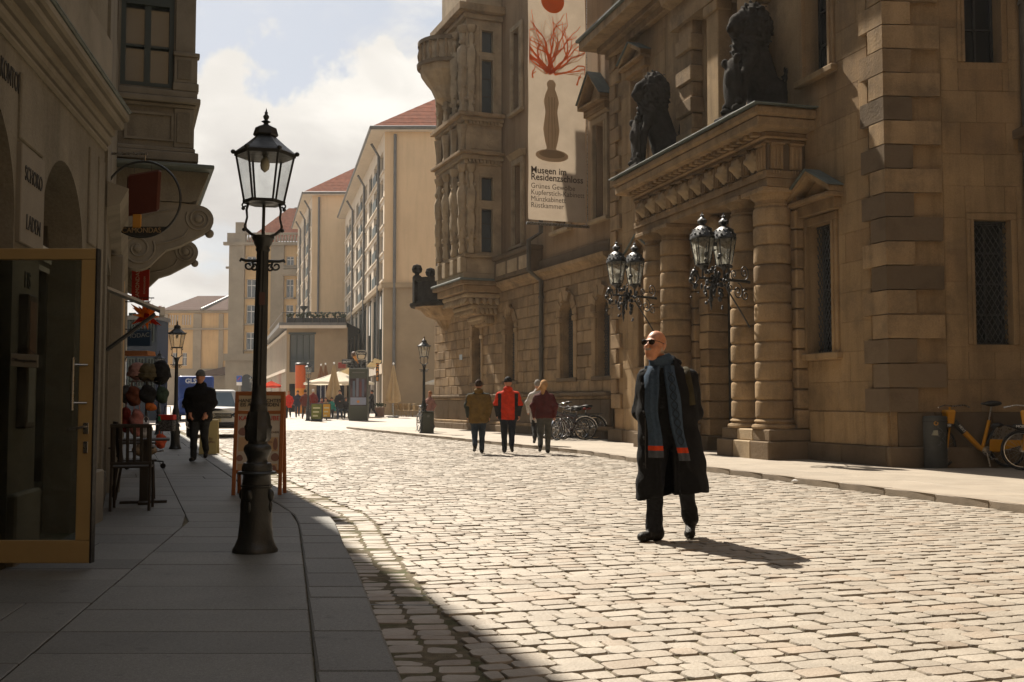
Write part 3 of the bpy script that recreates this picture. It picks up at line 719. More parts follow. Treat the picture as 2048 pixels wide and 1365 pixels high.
# entablature
en = thing('entablature', '', None); del en['label']; en.parent = gate
E0, E1 = PORT
b = MB(); b.box(E0 + 0.08, E1 - 0.08, -0.86, 0.02, ztop + 0.003, ztop + 0.17, 0, 0.01).box(E0 + 0.06, E1 - 0.06, -0.90, 0.02, ztop + 0.172, ztop + 0.32, 0, 0.01); obj('architrave', b, m_sandrust, en)
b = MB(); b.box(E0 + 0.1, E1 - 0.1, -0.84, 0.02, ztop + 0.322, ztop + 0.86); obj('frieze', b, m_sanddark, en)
nt_ = 11
tri = MB(); tri.box(-0.13, 0.13, -0.05, 0.0, 0.02, 0.50)
for q in (-0.085, 0, 0.085): tri.box(q - 0.026, q + 0.026, -0.085, -0.05, 0.03, 0.46, 0, 0.012)
tri.box(-0.15, 0.15, -0.1, 0.0, 0.50, 0.535)
for q in (-0.09, -0.03, 0.03, 0.09): tri.lathe([(0.012, -0.07), (0.02, -0.01)], 6, (q, -0.06, 0.0))
tri_me = tri.mesh('triglyph'); tri_me.materials.append(m_sandrust)
def lionhead(P):
    d = s_ell(P, (0, -0.05, 0), (0.15, 0.11, 0.17)); d = smin(d, s_ell(P, (0, -0.15, -0.04), (0.07, 0.08, 0.065)), 0.05)
    for s in (-1, 1): d = smin(d, s_ell(P, (s * 0.1, -0.08, 0.12), (0.04, 0.04, 0.05)), 0.03)
    d = smin(d, s_ell(P, (0, 0.0, 0.0), (0.20, 0.09, 0.23)) + 0.012 * np.cos(9 * np.arctan2(P[:, 2], P[:, 0])), 0.03)
    return d
lh = net_obj('lion_head', lionhead, (-0.25, -0.3, -0.28), (0.25, 0.12, 0.28), 0.022, m_sandlight, en)
first = True
for i in range(nt_):
    x = E0 + 0.3 + (E1 - E0 - 0.6) * i / (nt_ - 1)
    obj('triglyph', tri_me, m_sandrust, en, (x, -0.84, ztop + 0.325))
    if i < nt_ - 1:
        x2 = x + (E1 - E0 - 0.6) / (nt_ - 1) / 2
        o = lh if first else lh.copy()
        if not first: COL.objects.link(o); o.parent = en
        first = False; o.location = (x2, -0.86, ztop + 0.60)
for x in (E0 + 0.1, E1 - 0.1):                           # end faces of the frieze
    for k in range(2): o = obj('triglyph', tri_me, m_sandrust, en, (x, -0.65 + k * 0.42, ztop + 0.325), -math.pi / 2 if x < 5 else math.pi / 2)
ct = ztop + 0.862
def ledge(z0, z1, out, ex, m, name, ch=0.015):
    b = MB(); b.box(E0 + 0.1 - ex, E1 - 0.1 + ex, -out, 0.02, z0, z1, 0, ch); return obj(name, b, m, en)
ledge(ct, ct + 0.07, 0.90, 0.06, m_sandrust, 'cornice_course'); ledge(ct + 0.072, ct + 0.13, 0.97, 0.12, m_sandrust, 'cornice_course')
for i in range(24):
    x = E0 + 0.1 + (E1 - E0 - 0.2) * (i + 0.5) / 24; b = MB(); b.box(x - 0.07, x + 0.07, -1.12, -0.86, ct + 0.132, ct + 0.21, 0, 0.008); obj('modillion', b, m_sandrust, en)
ledge(ct + 0.132, ct + 0.21, 0.93, 0.07, m_sandrust, 'cornice_course')
ledge(ct + 0.212, ct + 0.42, 1.27, 0.40, m_sandrust, 'cornice_course', 0.03); ledge(ct + 0.422, ct + 0.62, 1.33, 0.46, m_sandrust, 'cornice_course', 0.05)
ledge(ct + 0.622, ct + 0.65, 1.40, 0.52, m_copper, 'copper_flashing', 0.006)
BT = ct + 0.65
# upper storey above the balcony
for x0, x1 in ((4.95, 5.80), (8.1, 8.95)):
    for k in range(9):
        z = BT + 0.02 + k * 0.385; b = MB(); o = 0.34 if k % 2 else 0.27; b.box(x0 + (0.0 if k % 2 else 0.07), x1 - (0.0 if k % 2 else 0.07), -o, 0.02, z, z + 0.37, 0, 0.025); obj('pier_block', b, m_sandrust, gate)
b = MB(); b.box(6.56, 7.14, -0.3, 0.02, BT, 10.35, 0, 0.02).box(6.5, 7.2, -0.36, 0.02, 10.1, 10.35, 0, 0.02).box(6.5, 7.2, -0.36, 0.02, BT, BT + 0.25, 0, 0.02); obj('mullion_pier', b, m_sand, gate)
for q in gops[5:7]: window(gate, q[0], q[1], q[2] + 0.3, q[3], 0.42, (0, 3))
mould(gate, 'upper_entablature', 4.75, 9.15, [(0, 10.36), (0.38, 10.36), (0.40, 10.62), (0.36, 10.64), (0.36, 10.9), (0.62, 11.0), (0.66, 11.14), (0, 11.2)], m_sandrust)
# main cornice
for k, (z0, z1, o) in enumerate(((11.22, 11.42, 0.18), (11.422, 11.6, 0.36), (11.602, 11.86, 0.78), (11.862, 11.95, 0.86))):
    b = MB(); b.box(-o, GLEN + 0.1, -o, 0.3, z0, z1, 0, 0.02); obj('main_cornice', b, m_sandrust if k < 3 else m_copper, gate)
# windows
for q in (gops[1], gops[2]):
    window(gate, *q, 0.34, (1, 3), grate=True); surround(gate, *q); pediment(gate, q[0] - 0.34, q[1] + 0.34, q[3] + 0.40, 0.52)
for q in (gops[3], gops[4]):
    window(gate, *q, 0.34, (1, 3)); surround(gate, *q)
    if q is gops[3]: pediment(gate, q[0] - 0.34, q[1] + 0.34, q[3] + 0.32, 0.5)
# quoins
n = 26
for k in range(n):
    z0 = 1.02 + k * 0.425; z1 = z0 + 0.405
    if z1 > 11.2: break
    lg = k % 2 == 0; dk = random.random() < (0.6 if z0 < 5.6 else 0.25)
    L1 = 0.62 if lg else 0.36; Ls = 0.44 if lg else 0.95; p = 0.09
    c, s = math.cos(SD.rz - GA.rz), math.sin(SD.rz - GA.rz)      # direction of the side wall in this frame
    nx_, ny_ = s, -c                                              # its outward normal
    cxo = GLEN + (p - p * -ny_) / nx_ if abs(nx_) > 1e-3 else GLEN + p
    poly = [(GLEN - L1, -p), (cxo, -p), (GLEN + c * Ls + nx_ * p, s * Ls + ny_ * p), (GLEN + c * Ls - nx_ * 0.05, s * Ls - ny_ * 0.05), (GLEN - 0.05, 0.06), (GLEN - L1, 0.03)]
    b = MB(); b.prism(poly[::-1], z0, z1, 0, 'z'); obj('quoin', b, m_sanddark if dk else m_sandrust, gate)
    L2 = 0.62 if lg else 0.34; b = MB(); b.box(-p, L2, -p, 0.55 if lg else 0.35, z0, z1, 0, 0.018); obj('quoin', b, m_sandrust, gate)
b = MB(); b.box(-0.16, 0.9, -0.16, 0.6, B0 - 0.04, 0.44, 0, 0.02); obj('plinth_block', b, m_sanddark, gate)
poly = [(GLEN - 0.5, -0.13), (GLEN + 0.02, -0.13), (GLEN + 0.9, 1.1), (GLEN - 0.4, 0.4)]
# return wall to the side court
side = thing('palace_side_wing', 'shaded palace side wall with grated window behind the yellow bicycle', 'building', (SD.o[0], SD.o[1], 0), SD.rz)
sops = [(1.52, 2.19, 2.19, 4.38), (1.44, 2.11, 7.19, 9.9)]
b = MB(); wall_sheet(b, 0.02, 7, 0, 17, sops, 0.4); b.box(0.7, 7, 0.7, 6, 0, 17); obj('wall', b, m_sand, side)
ashlar(side, 1.0, 5.0, 1.02, 9.5, 0.56, (0.7, 1.3), [(o[0] - 0.13, o[1] + 0.13, o[2] - 0.12, o[3] + 0.13) for o in sops], m_sand, 0.012, 0.004, 0.0025, 9, 0.003)
ashlar(side, 0.1, 5.0, 0.42, 1.02, 0.6, (0.9, 1.5), [], m_sanddark, 0.05, 0.008, 0.004, 10)
b = MB(); b.box(-0.1, 6, -0.13, 0.03, B0 - 0.05, 0.42, 0, 0.02); obj('plinth_course', b, m_sanddark, side)
for q in sops: window(side, *q, 0.3, (1, 3), grate=q[2] < 5); surround(side, *q, w=0.12, proud=0.03, sill=False)
b = MB(); b.tube([(2.47, -0.12, B0), (2.47, -0.12, 12)], 0.065, 10); dp = obj('drainpipe', b, m_pipe, side)
for z in (1.0, 3.4, 5.8, 8.2): b = MB(); b.lathe([(0.085, 0), (0.085, 0.06)], 10, (2.47, -0.12, z)); obj('pipe_collar', b, m_pipe, dp)
b = MB(); b.box(2.28, 4.5, -0.5, 0.02, 5.82, 5.98, 0, 0.02).box(2.38, 4.5, -0.35, 0.02, 5.6, 5.818, 0, 0.02); obj('side_ledge', b, m_sanddark, side)

# ================================================================== PALACE WING (rusticated, with the oriel)
wing = thing('palace_wing', 'palace wing of rusticated sandstone with carved oriel and arched grated windows', 'building', (WI.o[0], WI.o[1], 0), WI.rz)
WL = WLEN + 0.1
wops = [(14.3, 15.3, 2.0, 4.55), (9.15, 10.1, 2.0, 4.45), (5.4, 6.35, 2.0, 4.4), (17.0, 17.95, 2.0, 4.5)]
uops = [(9.95, 10.75, 7.0, 10.05), (9.8, 10.6, 12.1, 15.2), (13.8, 14.8, 7.0, 10.0), (16.9, 17.65, 6.9, 9.9), (13.8, 14.8, 12.1, 15.0)]
b = MB(); wall_sheet(b, 0, WL, 0, 5.5, wops, 0.45); b.box(0, WL, 0.9, 9, 0, 18.5)
b.add([(0, 0, 0), (0, 0, 18.5), (0, 0.9, 18.5), (0, 0.9, 0)], [(0, 1, 2, 3)]); obj('wall', b, m_sandrust, wing)
b = MB(); wall_sheet(b, 0, WL, 5.5, 18.5, uops, 0.4, 0, 0.04); b.add([(0, 0.04, 18.5), (WL, 0.04, 18.5), (WL, 0.9, 18.5), (0, 0.9, 18.5)], [(0, 1, 2, 3)]); obj('upper_wall', b, m_palplaster, wing)
ashlar(wing, 0.03, WL, 1.52, 5.42, 0.39, (0.62, 1.02), [(o[0] - 0.02, o[1] + 0.02, o[2] - 0.0, o[3]) for o in wops], m_sandrust, 0.06, 0.02, 0.007, 21, 0.012)
for k, (z0, z1, o, m) in enumerate(((0.02, 0.34, 0.34, m_sanddark), (0.342, 0.46, 0.27, m_sandrust), (1.30, 1.40, 0.16, m_sandrust), (1.402, 1.52, 0.24, m_sanddark))):
    x = 0.0 - (o if k != 9 else 0)
    while x < WL - 0.05:
        w_ = random.uniform(1.0, 1.7); w_ = WL - x if WL - x - w_ < 0.5 else w_
        b = MB(); b.box(x + 0.003, x + w_ - 0.003, -o, 0.03, z0, z1, 0, 0.025); obj('base_course', b, m, wing); x += w_
ashlar(wing, 0.0, WL, 0.462, 1.298, 0.84, (1.3, 2.2), [], m_sanddark, 0.12, 0.02, 0.006, 22)
for q in wops:                                             # arched heads over the grated windows
    xm = (q[0] + q[1]) / 2; r = (q[1] - q[0]) / 2; zs = q[3] - r
    window(wing, q[0], q[1], q[2], q[3], 0.40, (1, 3), grate=True)
    b = MB()
    for s in (-1, 1):
        pts = [(xm + s * r, zs)] + [(xm + s * abs(a), zs + c) for a, c in arc(0, 0, r, 0, 90, 8)] + [(xm + s * r, q[3] + 0.0)]
        b.prism(pts if s < 0 else pts[::-1], -0.055, 0.38)
    obj('spandrel', b, m_sandrust, wing)
    for k in range(9):
        a0 = 180 - 20 * k; b = MB(); ex = 0.32 + (0.10 if k == 4 else 0)
        b.prism(arc(xm, zs, r + 0.005, a0 - 0.8, a0 - 19.2, 3) + arc(xm, zs, r + ex, a0 - 19.2, a0 - 0.8, 3), -0.10 - (0.07 if k in (3, 4, 5) else 0) - 0.02 * (k % 2), 0.05); obj('arch_stone', b, m_sandrust, wing)
    for s in (-1, 1):
        x = xm + s * (r + 0.16)
        b = MB(); b.box(x - 0.17, x + 0.17, -0.13, 0.03, zs - 0.2, zs - 0.02, 0, 0.03).box(x - 0.13, x + 0.13, -0.09, 0.03, q[2] - 0.0, zs - 0.2, 0, 0.02); obj('impost', b, m_sandrust, wing)
    b = MB(); b.box(q[0] - 0.3, q[1] + 0.3, -0.11, 0.03, q[2] - 0.14, q[2] - 0.002, 0, 0.02); obj('window_sill', b, m_sanddark, wing)
mould(wing, 'string_course', 8.75, WL, [(0, 5.42), (0.10, 5.44), (0.14, 5.55), (0.30, 5.64), (0.33, 5.76), (0, 5.80)], m_sandrust)
mould(wing, 'string_course', 0.0, 5.3, [(0, 5.42), (0.10, 5.44), (0.14, 5.55), (0.30, 5.64), (0.33, 5.76), (0, 5.80)], m_sandrust)
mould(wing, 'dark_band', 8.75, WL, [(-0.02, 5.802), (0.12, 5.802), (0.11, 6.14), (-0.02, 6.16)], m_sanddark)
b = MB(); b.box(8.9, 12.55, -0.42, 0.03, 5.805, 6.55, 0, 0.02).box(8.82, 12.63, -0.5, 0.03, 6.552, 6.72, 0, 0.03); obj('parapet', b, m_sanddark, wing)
for i in range(3): b = MB(); b.box(9.15 + i * 1.15, 10.1 + i * 1.15, -0.445, -0.40, 5.95, 6.42, 0, 0.01); obj('parapet_panel', b, m_sandlight, wing)
for q in uops:
    window(wing, *q, 0.36, (1, 4)); surround(wing, *q, w=0.2, proud=0.08, m=m_sandlight)
    if q[2] < 9: mould(wing, 'window_hood', q[0] - 0.3, q[1] + 0.3, [(0, q[3] + 0.2), (0.10, q[3] + 0.24), (0.24, q[3] + 0.42), (0, q[3] + 0.46)], m_sandlight)
pediment(wing, 16.45, 18.05, 10.42, 0.95, 0.42)
mould(wing, 'top_cornice', 8.75, WL, [(0, 17.4), (0.2, 17.5), (0.5, 17.9), (0.55, 18.2), (0, 18.3)], m_sandrust)
b = MB(); b.tube([(12.85, -0.16, 0.3), (12.85, -0.16, 5.4), (12.85, -0.62, 5.75), (12.85, -0.62, 6.8), (12.85, -0.16, 7.1), (12.85, -0.16, 17.5)], 0.08, 10); dp = obj('drainpipe', b, m_pipe, wing)
for z in (1.2, 3.0, 4.8, 8.4, 11.0): b = MB(); b.lathe([(0.1, 0), (0.1, 0.07)], 10, (12.85, -0.16, z)); obj('pipe_collar', b, m_pipe, dp)
b = MB(); b.box(3.7, 4.05, -0.075, -0.055, 3.0, 3.22); pq = obj('plaque', b, plain('pale_blue_enamel', (0.28, 0.33, 0.36), 0.4), wing)
# oriel
OX0, OX1, OP = 5.45, 8.55, 1.46
oriel = thing('oriel', '', None); del oriel['label']; oriel.parent = wing
b = MB(); side_ops = [(0.37, 0.83, 6.95, 8.62), (0.37, 0.83, 8.95, 9.85), (0.37, 0.83, 12.35, 14.45), (0.37, 0.83, 14.75, 15.6)]
wall_sheet(b, 0, OP, 5.9, 18.3, side_ops, 0.3)
b.xf(lambda x, y, z: (OX1 - y, -x, z)); b.f = [f[::-1] for f in b.f]; b2 = MB(); b2.xf(lambda x, y, z: (x, y, z))
fops = [(OX0 + 0.5, OX1 - 0.5, 6.95, 9.85), (OX0 + 0.5, OX1 - 0.5, 12.35, 15.6)]
wall_sheet(b, OX0, OX1, 5.9, 18.3, fops, 0.3, 0, -OP); b.add([(OX0, 0, 5.9), (OX0, -OP, 5.9), (OX0, -OP, 18.3), (OX0, 0, 18.3)], [(0, 1, 2, 3), (3, 2, 1, 0)])
b.add([(OX0, 0, 18.3), (OX0, -OP, 18.3), (OX1, -OP, 18.3), (OX1, 0, 18.3)], [(0, 1, 2, 3)])
obj('oriel_wall', b, m_sandlight, oriel)
for q in side_ops:
    g_ = MB(); g_.box(OX1 - 0.2, OX1 - 0.18, -q[1], -q[0], q[2], q[3]); w_ = obj('window', g_, m_winglass, oriel)
    f_ = MB(); t0, t1 = OX1 - 0.178, OX1 - 0.15
    f_.box(t0, t1, -q[1], -q[1] + 0.04, q[2], q[3]).box(t0, t1, -q[0] - 0.04, -q[0], q[2], q[3]).box(t0, t1, -q[1] + 0.04, -q[0] - 0.04, q[2], q[2] + 0.06).box(t0, t1, -q[1] + 0.04, -q[0] - 0.04, q[3] - 0.06, q[3])
    if q[3] - q[2] > 1.2:
        for k in (1, 2): z = q[2] + (q[3] - q[2]) * k / 3; f_.box(t0, t1, -q[1] + 0.04, -q[0] - 0.04, z - 0.02, z + 0.02)
    obj('frame', f_, m_blackplastic, w_)
    s_ = MB(); w2 = 0.1
    s_.box(OX1 - 0.02, OX1 + 0.05, -q[1] - w2, -q[1], q[2], q[3], 0, 0.01).box(OX1 - 0.02, OX1 + 0.05, -q[0], -q[0] + w2, q[2], q[3], 0, 0.01).box(OX1 - 0.02, OX1 + 0.05, -q[1] - w2, -q[0] + w2, q[3], q[3] + 0.14, 0, 0.01)
    obj('window_surround', s_, m_sandlight, oriel)
for q in fops:
    g_ = MB(); g_.box(q[0], q[1], -OP + 0.2, -OP + 0.22, q[2], q[3]); obj('window', g_, m_winglass, oriel)
def oring(z0, z1, o, m, name='oriel_cornice', ch=0.02):
    b = MB(); b.box(OX0 - o, OX1 + o, -OP - o, 0.02, z0, z1, 0, ch); return obj(name, b, m, oriel)
for z0, z1, o in ((5.40, 5.66, 0.12), (5.662, 5.82, 0.28), (5.822, 5.9, 0.34)): oring(z0, z1, o, m_sandrust if o < 0.3 else m_copper, 'oriel_floor')
oring(5.902, 6.12, 0.14, m_sandlight, 'oriel_base'); oring(6.72, 6.86, 0.12, m_sandlight)
for z0, z1, o in ((10.3, 10.48, 0.1), (10.482, 10.66, 0.22), (10.662, 10.78, 0.36), (11.86, 11.98, 0.1), (11.982, 12.12, 0.22), (12.122, 12.28, 0.38), (16.0, 16.2, 0.15), (16.202, 16.5, 0.4)): oring(z0, z1, o, m_sandrust if o > 0.3 else m_sandlight)
for i in range(9):
    for zz in (10.47, 11.97):
        b = MB(); b.box(OX1 + 0.1, OX1 + 0.2, -OP + 0.05 + i * 0.15, -OP + 0.13 + i * 0.15, zz - 0.1, zz + 0.01); obj('dentil', b, m_sandlight, oriel)
# corbelled underside: shrinking carved courses
for k in range(6):
    t = k / 6; z1 = 5.40 - k * 0.20; z0 = z1 - 0.198; o = OP * (1 - t ** 1.3) * 0.97; e = (OX1 - OX0) * 0.32 * t
    b = MB(); b.box(OX0 + e, OX1 - e, -o - 0.02 * (k % 2), 0.02, z0, z1, 0, 0.06); obj('corbel_course', b, m_sandrust if k % 2 else m_sandlight, oriel)
leaf = MB(); leaf.ball((0, 0, 0), 1, 8, 6, 0, (0.10, 0.08, 0.22)); leaf.ball((0, -0.05, 0.2), 1, 8, 5, 0, (0.13, 0.10, 0.10)); leaf_me = leaf.mesh('carved_leaf', 60); leaf_me.materials.append(m_sandlight)
rs = random.Random(5)
for i in range(9):
    for k in range(3):
        t = (k + 0.5) / 3.2; e = (OX1 - OX0) * 0.30 * t; o = OP * (1 - t ** 1.3)
        x = OX0 + e + (OX1 - OX0 - 2 * e) * (i + 0.5) / 9; q = obj('carved_leaf', leaf_me, m_sandlight, oriel, (x, -o - 0.03, 5.28 - t * 1.05), rs.uniform(-0.4, 0.4)); q.rotation_euler[0] = -0.5; q.scale = (1.2, 1, 0.9)
for i in range(5):
    for k in range(3):
        t = (k + 0.5) / 3.2; y = -OP * (1 - t ** 1.3) * (i + 0.5) / 5; e = (OX1 - OX0) * 0.30 * t
        q = obj('carved_leaf', leaf_me, m_sandlight, oriel, (OX1 - e + 0.04, y, 5.28 - t * 1.05), math.pi / 2); q.rotation_euler[0] = -0.5
# carved columns with figures at the oriel's corners and front
fig = MB(); fig.lathe([(0.15, 0), (0.17, 0.1), (0.12, 0.22), (0.13, 0.5), (0.17, 0.75), (0.20, 1.1), (0.16, 1.45), (0.21, 1.75), (0.23, 2.05), (0.14, 2.28), (0.09, 2.36), (0.13, 2.5), (0.13, 2.66), (0.08, 2.75), (0.19, 2.85), (0.22, 3.0)], 14, lob=5, lam=0.10)
for i in range(26):
    a = i * 2.4; z = 0.3 + i * 0.085; fig.ball((0.15 * math.cos(a), 0.15 * math.sin(a), z), 0.07, 6, 4, 0, (1, 1, 1.3))
fig_me = fig.mesh('carved_figure', 50); fig_me.materials.append(m_sandlight)
for z in (6.87, 12.3):
    for x in (OX1 - 0.12, OX1 - 1.05, OX0 + 1.05, OX0 + 0.12):
        for y in ((-OP - 0.10,) if x != OX1 - 0.12 else (-OP - 0.10, -OP + 0.18)):
            xx = x if y < -OP else OX1 + 0.08
            o = obj('carved_figure', fig_me, m_sandlight, oriel, (xx, y, z), random.uniform(0, 6)); o.scale = (1, 1, 3.4 / 3.0)
    for x in (OX1 - 0.12, OX1 - 1.05, OX0 + 1.05, OX0 + 0.12):
        b = MB(); b.box(x - 0.2, x + 0.2, -OP - 0.24, -OP + 0.02, z - (0.75 if z < 8 else 0.0) - 0.0, z - 0.16 if z < 8 else z + 0.02, 0, 0.02); obj('pedestal', b, m_sandlight, oriel)
fig2 = MB(); fig2.lathe([(0.14, 0), (0.16, 0.1), (0.12, 0.2), (0.15, 0.5), (0.18, 0.75), (0.2, 0.9), (0.22, 1.05)], 12, lob=5, lam=0.12); fig2_me = fig2.mesh('carved_support', 50); fig2_me.materials.append(m_sandlight)
for x in (OX1 - 0.12, OX1 - 1.05, OX0 + 1.05, OX0 + 0.12): obj('carved_support', fig2_me, m_sandlight, oriel, (x, -OP - 0.12, 10.79), random.uniform(0, 6))
b = MB(); b.box(OX1 - 0.01, OX1 + 0.035, -OP + 0.2, -0.1, 10.92, 11.74, 0, 0.015); pn = obj('relief_panel', b, m_sandlight, oriel)
for sgn in (0, 1):
    for cz in (11.15, 11.5):
        cy = -0.45 - sgn * 0.5; b = MB(); b.tube(spiral((cy, cz), 0.16, 0.03, 90 + 180 * sgn, 1.6, 22, 'yz', OX1 + 0.04), 0.016, 5); obj('scroll_relief', b, m_sandlight, pn)
# upper curved balcony on the oriel's outer front
b = MB(); b.lathe([(0.2, -1.5), (0.55, -1.25), (0.75, -0.8), (0.95, -0.55), (1.15, -0.25), (1.2, 0.0)], 16, (OX0 + 0.9, -OP + 0.05, 14.6), 0, math.pi, 1, 1, 9, 0.04, 0, math.pi); obj('balcony_corbel', b, m_sandlight, oriel)
b = MB(); b.lathe([(1.0, 0), (1.32, 0.0), (1.34, 0.14), (1.0, 0.15)], 16, (OX0 + 0.9, -OP + 0.05, 14.6), 0, math.pi, a0=0, a1=math.pi).lathe([(1.05, 0.9), (1.3, 0.9), (1.3, 1.05), (1.05, 1.06)], 16, (OX0 + 0.9, -OP + 0.05, 14.6), 0, math.pi, a0=0, a1=math.pi); obj('balcony_rail', b, m_sanddark, oriel)
b = MB(); b.lathe([(1.16, 0.12), (1.2, 0.5), (1.16, 0.92)], 36, (OX0 + 0.9, -OP + 0.05, 14.6), 0, math.pi, 1, 1, 18, 0.03, 0, math.pi); obj('balcony_parapet', b, m_sandlight, oriel)
bal_me = MB().lathe([(0.07, 0), (0.07, 0.05), (0.04, 0.1), (0.085, 0.3), (0.09, 0.4), (0.04, 0.62), (0.07, 0.7), (0.07, 0.76)], 8).mesh('baluster', 50); bal_me.materials.append(m_sandrust)
for i in range(11):
    a = math.pi + math.pi * (i + 0.5) / 11; obj('baluster', bal_me, m_sandrust, oriel, (OX0 + 0.9 + 1.22 * math.cos(a), -OP + 0.05 + 1.22 * math.sin(a), 14.75))
# low round balcony with stone balls at the far corner
bc = thing('corner_balcony', '', None); del bc['label']; bc.parent = wing; bc.location = (1.9, 0, 0)
b = MB(); b.lathe([(0.15, 4.35), (0.35, 4.6), (0.45, 4.8), (0.85, 5.0), (1.05, 5.25), (1.3, 5.36)], 18, (0, 0, 0), 0, math.pi, 1.0, 1.15, 12, 0.05, 0, math.pi); obj('balcony_corbel', b, m_sandrust, bc)
b = MB(); b.lathe([(0, 5.36), (1.45, 5.36), (1.5, 5.45), (1.5, 5.52), (0, 5.56)], 20, (0, 0, 0), 0, math.pi, 1.0, 1.15, a0=0, a1=math.pi); obj('balcony_floor', b, m_black, bc)
b = MB(); b.lathe([(1.1, 5.54), (1.32, 5.54), (1.22, 5.64), (1.2, 6.46), (1.32, 6.52), (1.38, 6.62), (1.08, 6.66), (1.05, 5.54)], 20, (0, 0, 0), 0, math.pi, 1.0, 1.15, a0=0, a1=math.pi); obj('balcony_parapet', b, m_black, bc)
for a in (-100, -28, -160):
    x, y = 1.22 * math.cos(R(a)), 1.4 * math.sin(R(a)); b = MB()
    b.box(x - 0.17, x + 0.17, y - 0.17, y + 0.17, 5.56, 6.74, 0, 0.03); b.lathe([(0.2, 6.745), (0.1, 6.80), (0.1, 6.86), (0.2, 6.92), (0.235, 7.06), (0.18, 7.22), (0.02, 7.28)], 14, (x, y, 0)); obj('ball_finial', b, m_black, bc)
# ================================================================== LEFT: SHOP BUILDINGS
m_lplaster = mat('grey_beige_plaster', (0.19, 0.172, 0.135), 0.92, 0.14, 0.8, 0.25, 35, 0.15, stain=(1.1, 0.5, (0.10, 0.085, 0.062)), streak=0.45)
m_lstone = mat('grey_beige_stucco_trim', (0.225, 0.205, 0.165), 0.92, 0.14, 1.5, 0.2, 35, 0.2, stain=(1.4, 0.5, (0.11, 0.095, 0.07)))
m_green = plain('grey_green_window_paint', (0.045, 0.060, 0.058), 0.5)
m_gold = mat('bronze_door_metal', (0.38, 0.265, 0.115), 0.55, 0.08, 4, 0.04, 60, 0.4, metal=0.1)
m_red = plain('red_sign_paint', (0.34, 0.03, 0.018), 0.6)
m_int = plain('dim_shop_interior', (0.06, 0.052, 0.04), 0.8)
shop = thing('shop_building', 'grey plastered shop building with arched openings and heavy cornice at left edge', 'building', (LB1.o[0], LB1.o[1], 0), LB1.rz)
A0 = (6.45, 8.03); A1 = (8.72, 10.14); SPR = 2.45
lops = [(A0[0], A0[1], 0.0, SPR + 0.79), (A1[0], A1[1], 0.0, SPR + 0.71), (6.9, 8.1, 5.2, 7.6), (9.0, 10.2, 5.2, 7.6)]
b = MB(); wall_sheet(b, 0.5, 11.0, 0, 20, lops, 0.42); b.box(0.5, 11.0, 3.2, 9, 0, 20); b.box(0.5, 11.0, 0.8, 3.2, 4.2, 20)
b.add([(11.0, 0, 0), (11.0, 3.2, 0), (11.0, 3.2, 20), (11.0, 0, 20)], [(0, 1, 2, 3)]); b.add([(0.5, 0, 0), (0.5, 0, 20), (0.5, 3.2, 20), (0.5, 3.2, 0)], [(0, 1, 2, 3)])
b.add([(0.5, 0, 20), (11, 0, 20), (11, 3.2, 20), (0.5, 3.2, 20)], [(0, 1, 2, 3)]); b.add([(0.5, 0.42, 0.062), (11, 0.42, 0.062), (11, 3.2, 0.062), (0.5, 3.2, 0.062)], [(0, 1, 2, 3)])
b.add([(0.5, 0.42, 3.5), (11, 0.42, 3.5), (11, 3.2, 3.5), (0.5, 3.2, 3.5)], [(0, 1, 2, 3)])
obj('wall', b, m_lplaster, shop)
for a, c in (A0, A1):
    xm = (a + c) / 2; r = (c - a) / 2; b = MB()
    for s in (-1, 1):
        pts = [(xm + s * r, SPR)] + [(xm + s * abs(q), SPR + w_) for q, w_ in arc(0, 0, r, 0, 90, 10)] + [(xm, SPR + r + 0.01), (xm + s * r, SPR + r + 0.01)]
        b.prism(pts if s < 0 else pts[::-1], -0.002, 0.40)
    obj('arch_spandrel', b, m_lplaster, shop)
# shallow plaster panels, plinth and pier
for x0, x1, z0, z1 in ((8.06, 8.69, 3.03, 3.50), (10.30, 10.62, 2.62, 3.5), (10.32, 10.62, 0.6, 2.5), (10.68, 10.94, 0.6, 3.5)):
    b = MB(); b.box(x0, x1, -0.022, 0.01, z0, z1, 0, 0.008); obj('plaster_panel', b, m_lplaster, shop)
for x0, x1 in ((8.05, 8.70), (10.16, 11.0)):
    b = MB(); b.box(x0, x1, -0.06, 0.01, 0.03, 0.55, 0, 0.015); obj('plinth_block', b, m_lstone, shop)
b = MB(); b.box(8.06, 8.68, -0.035, 0.01, 2.30, 3.0, 0, 0.006); sg = obj('pier_sign', b, plain('off_white_sign', (0.185, 0.165, 0.13), 0.85), shop)
RX = (math.pi / 2, 0, 0)
text('SCHOKO', 0.155, m_txt, sg, (8.37, -0.038, 2.80), RX, sx=0.72); text('LADEN', 0.155, m_txt, sg, (8.39, -0.038, 2.46), RX, sx=0.78)
text('EIS', 0.17, m_txt, shop, (8.40, -0.004, 2.06), RX, sx=0.8)
text('SCHOKOLADEN KONTOR', 0.20, m_txt, shop, (8.10, -0.004, 3.40), RX, 'RIGHT', sx=0.56)
# cornice in stacked mouldings
for k, (z0, z1, o, e) in enumerate(((3.62, 3.68, 0.03, 0.02), (3.682, 3.77, 0.06, 0.04), (3.772, 3.85, 0.09, 0.06), (3.852, 3.94, 0.16, 0.11), (3.942, 4.03, 0.20, 0.15), (4.032, 4.06, 0.22, 0.17))):
    b = MB(); b.box(0.5, 11.0 + e, -o, 0.02, z0, z1, 0, 0.02); obj('cornice_course', b, m_lstone if k < 5 else m_copper, shop)
b = MB(); b.box(0.5, 11.02, -0.05, 0.02, 4.065, 4.7, 0, 0.01); obj('upper_base', b, m_lstone, shop)
for q in lops[2:]: window(shop, *q, 0.3, (1, 2), frame=m_green); surround(shop, *q, m=m_lstone)
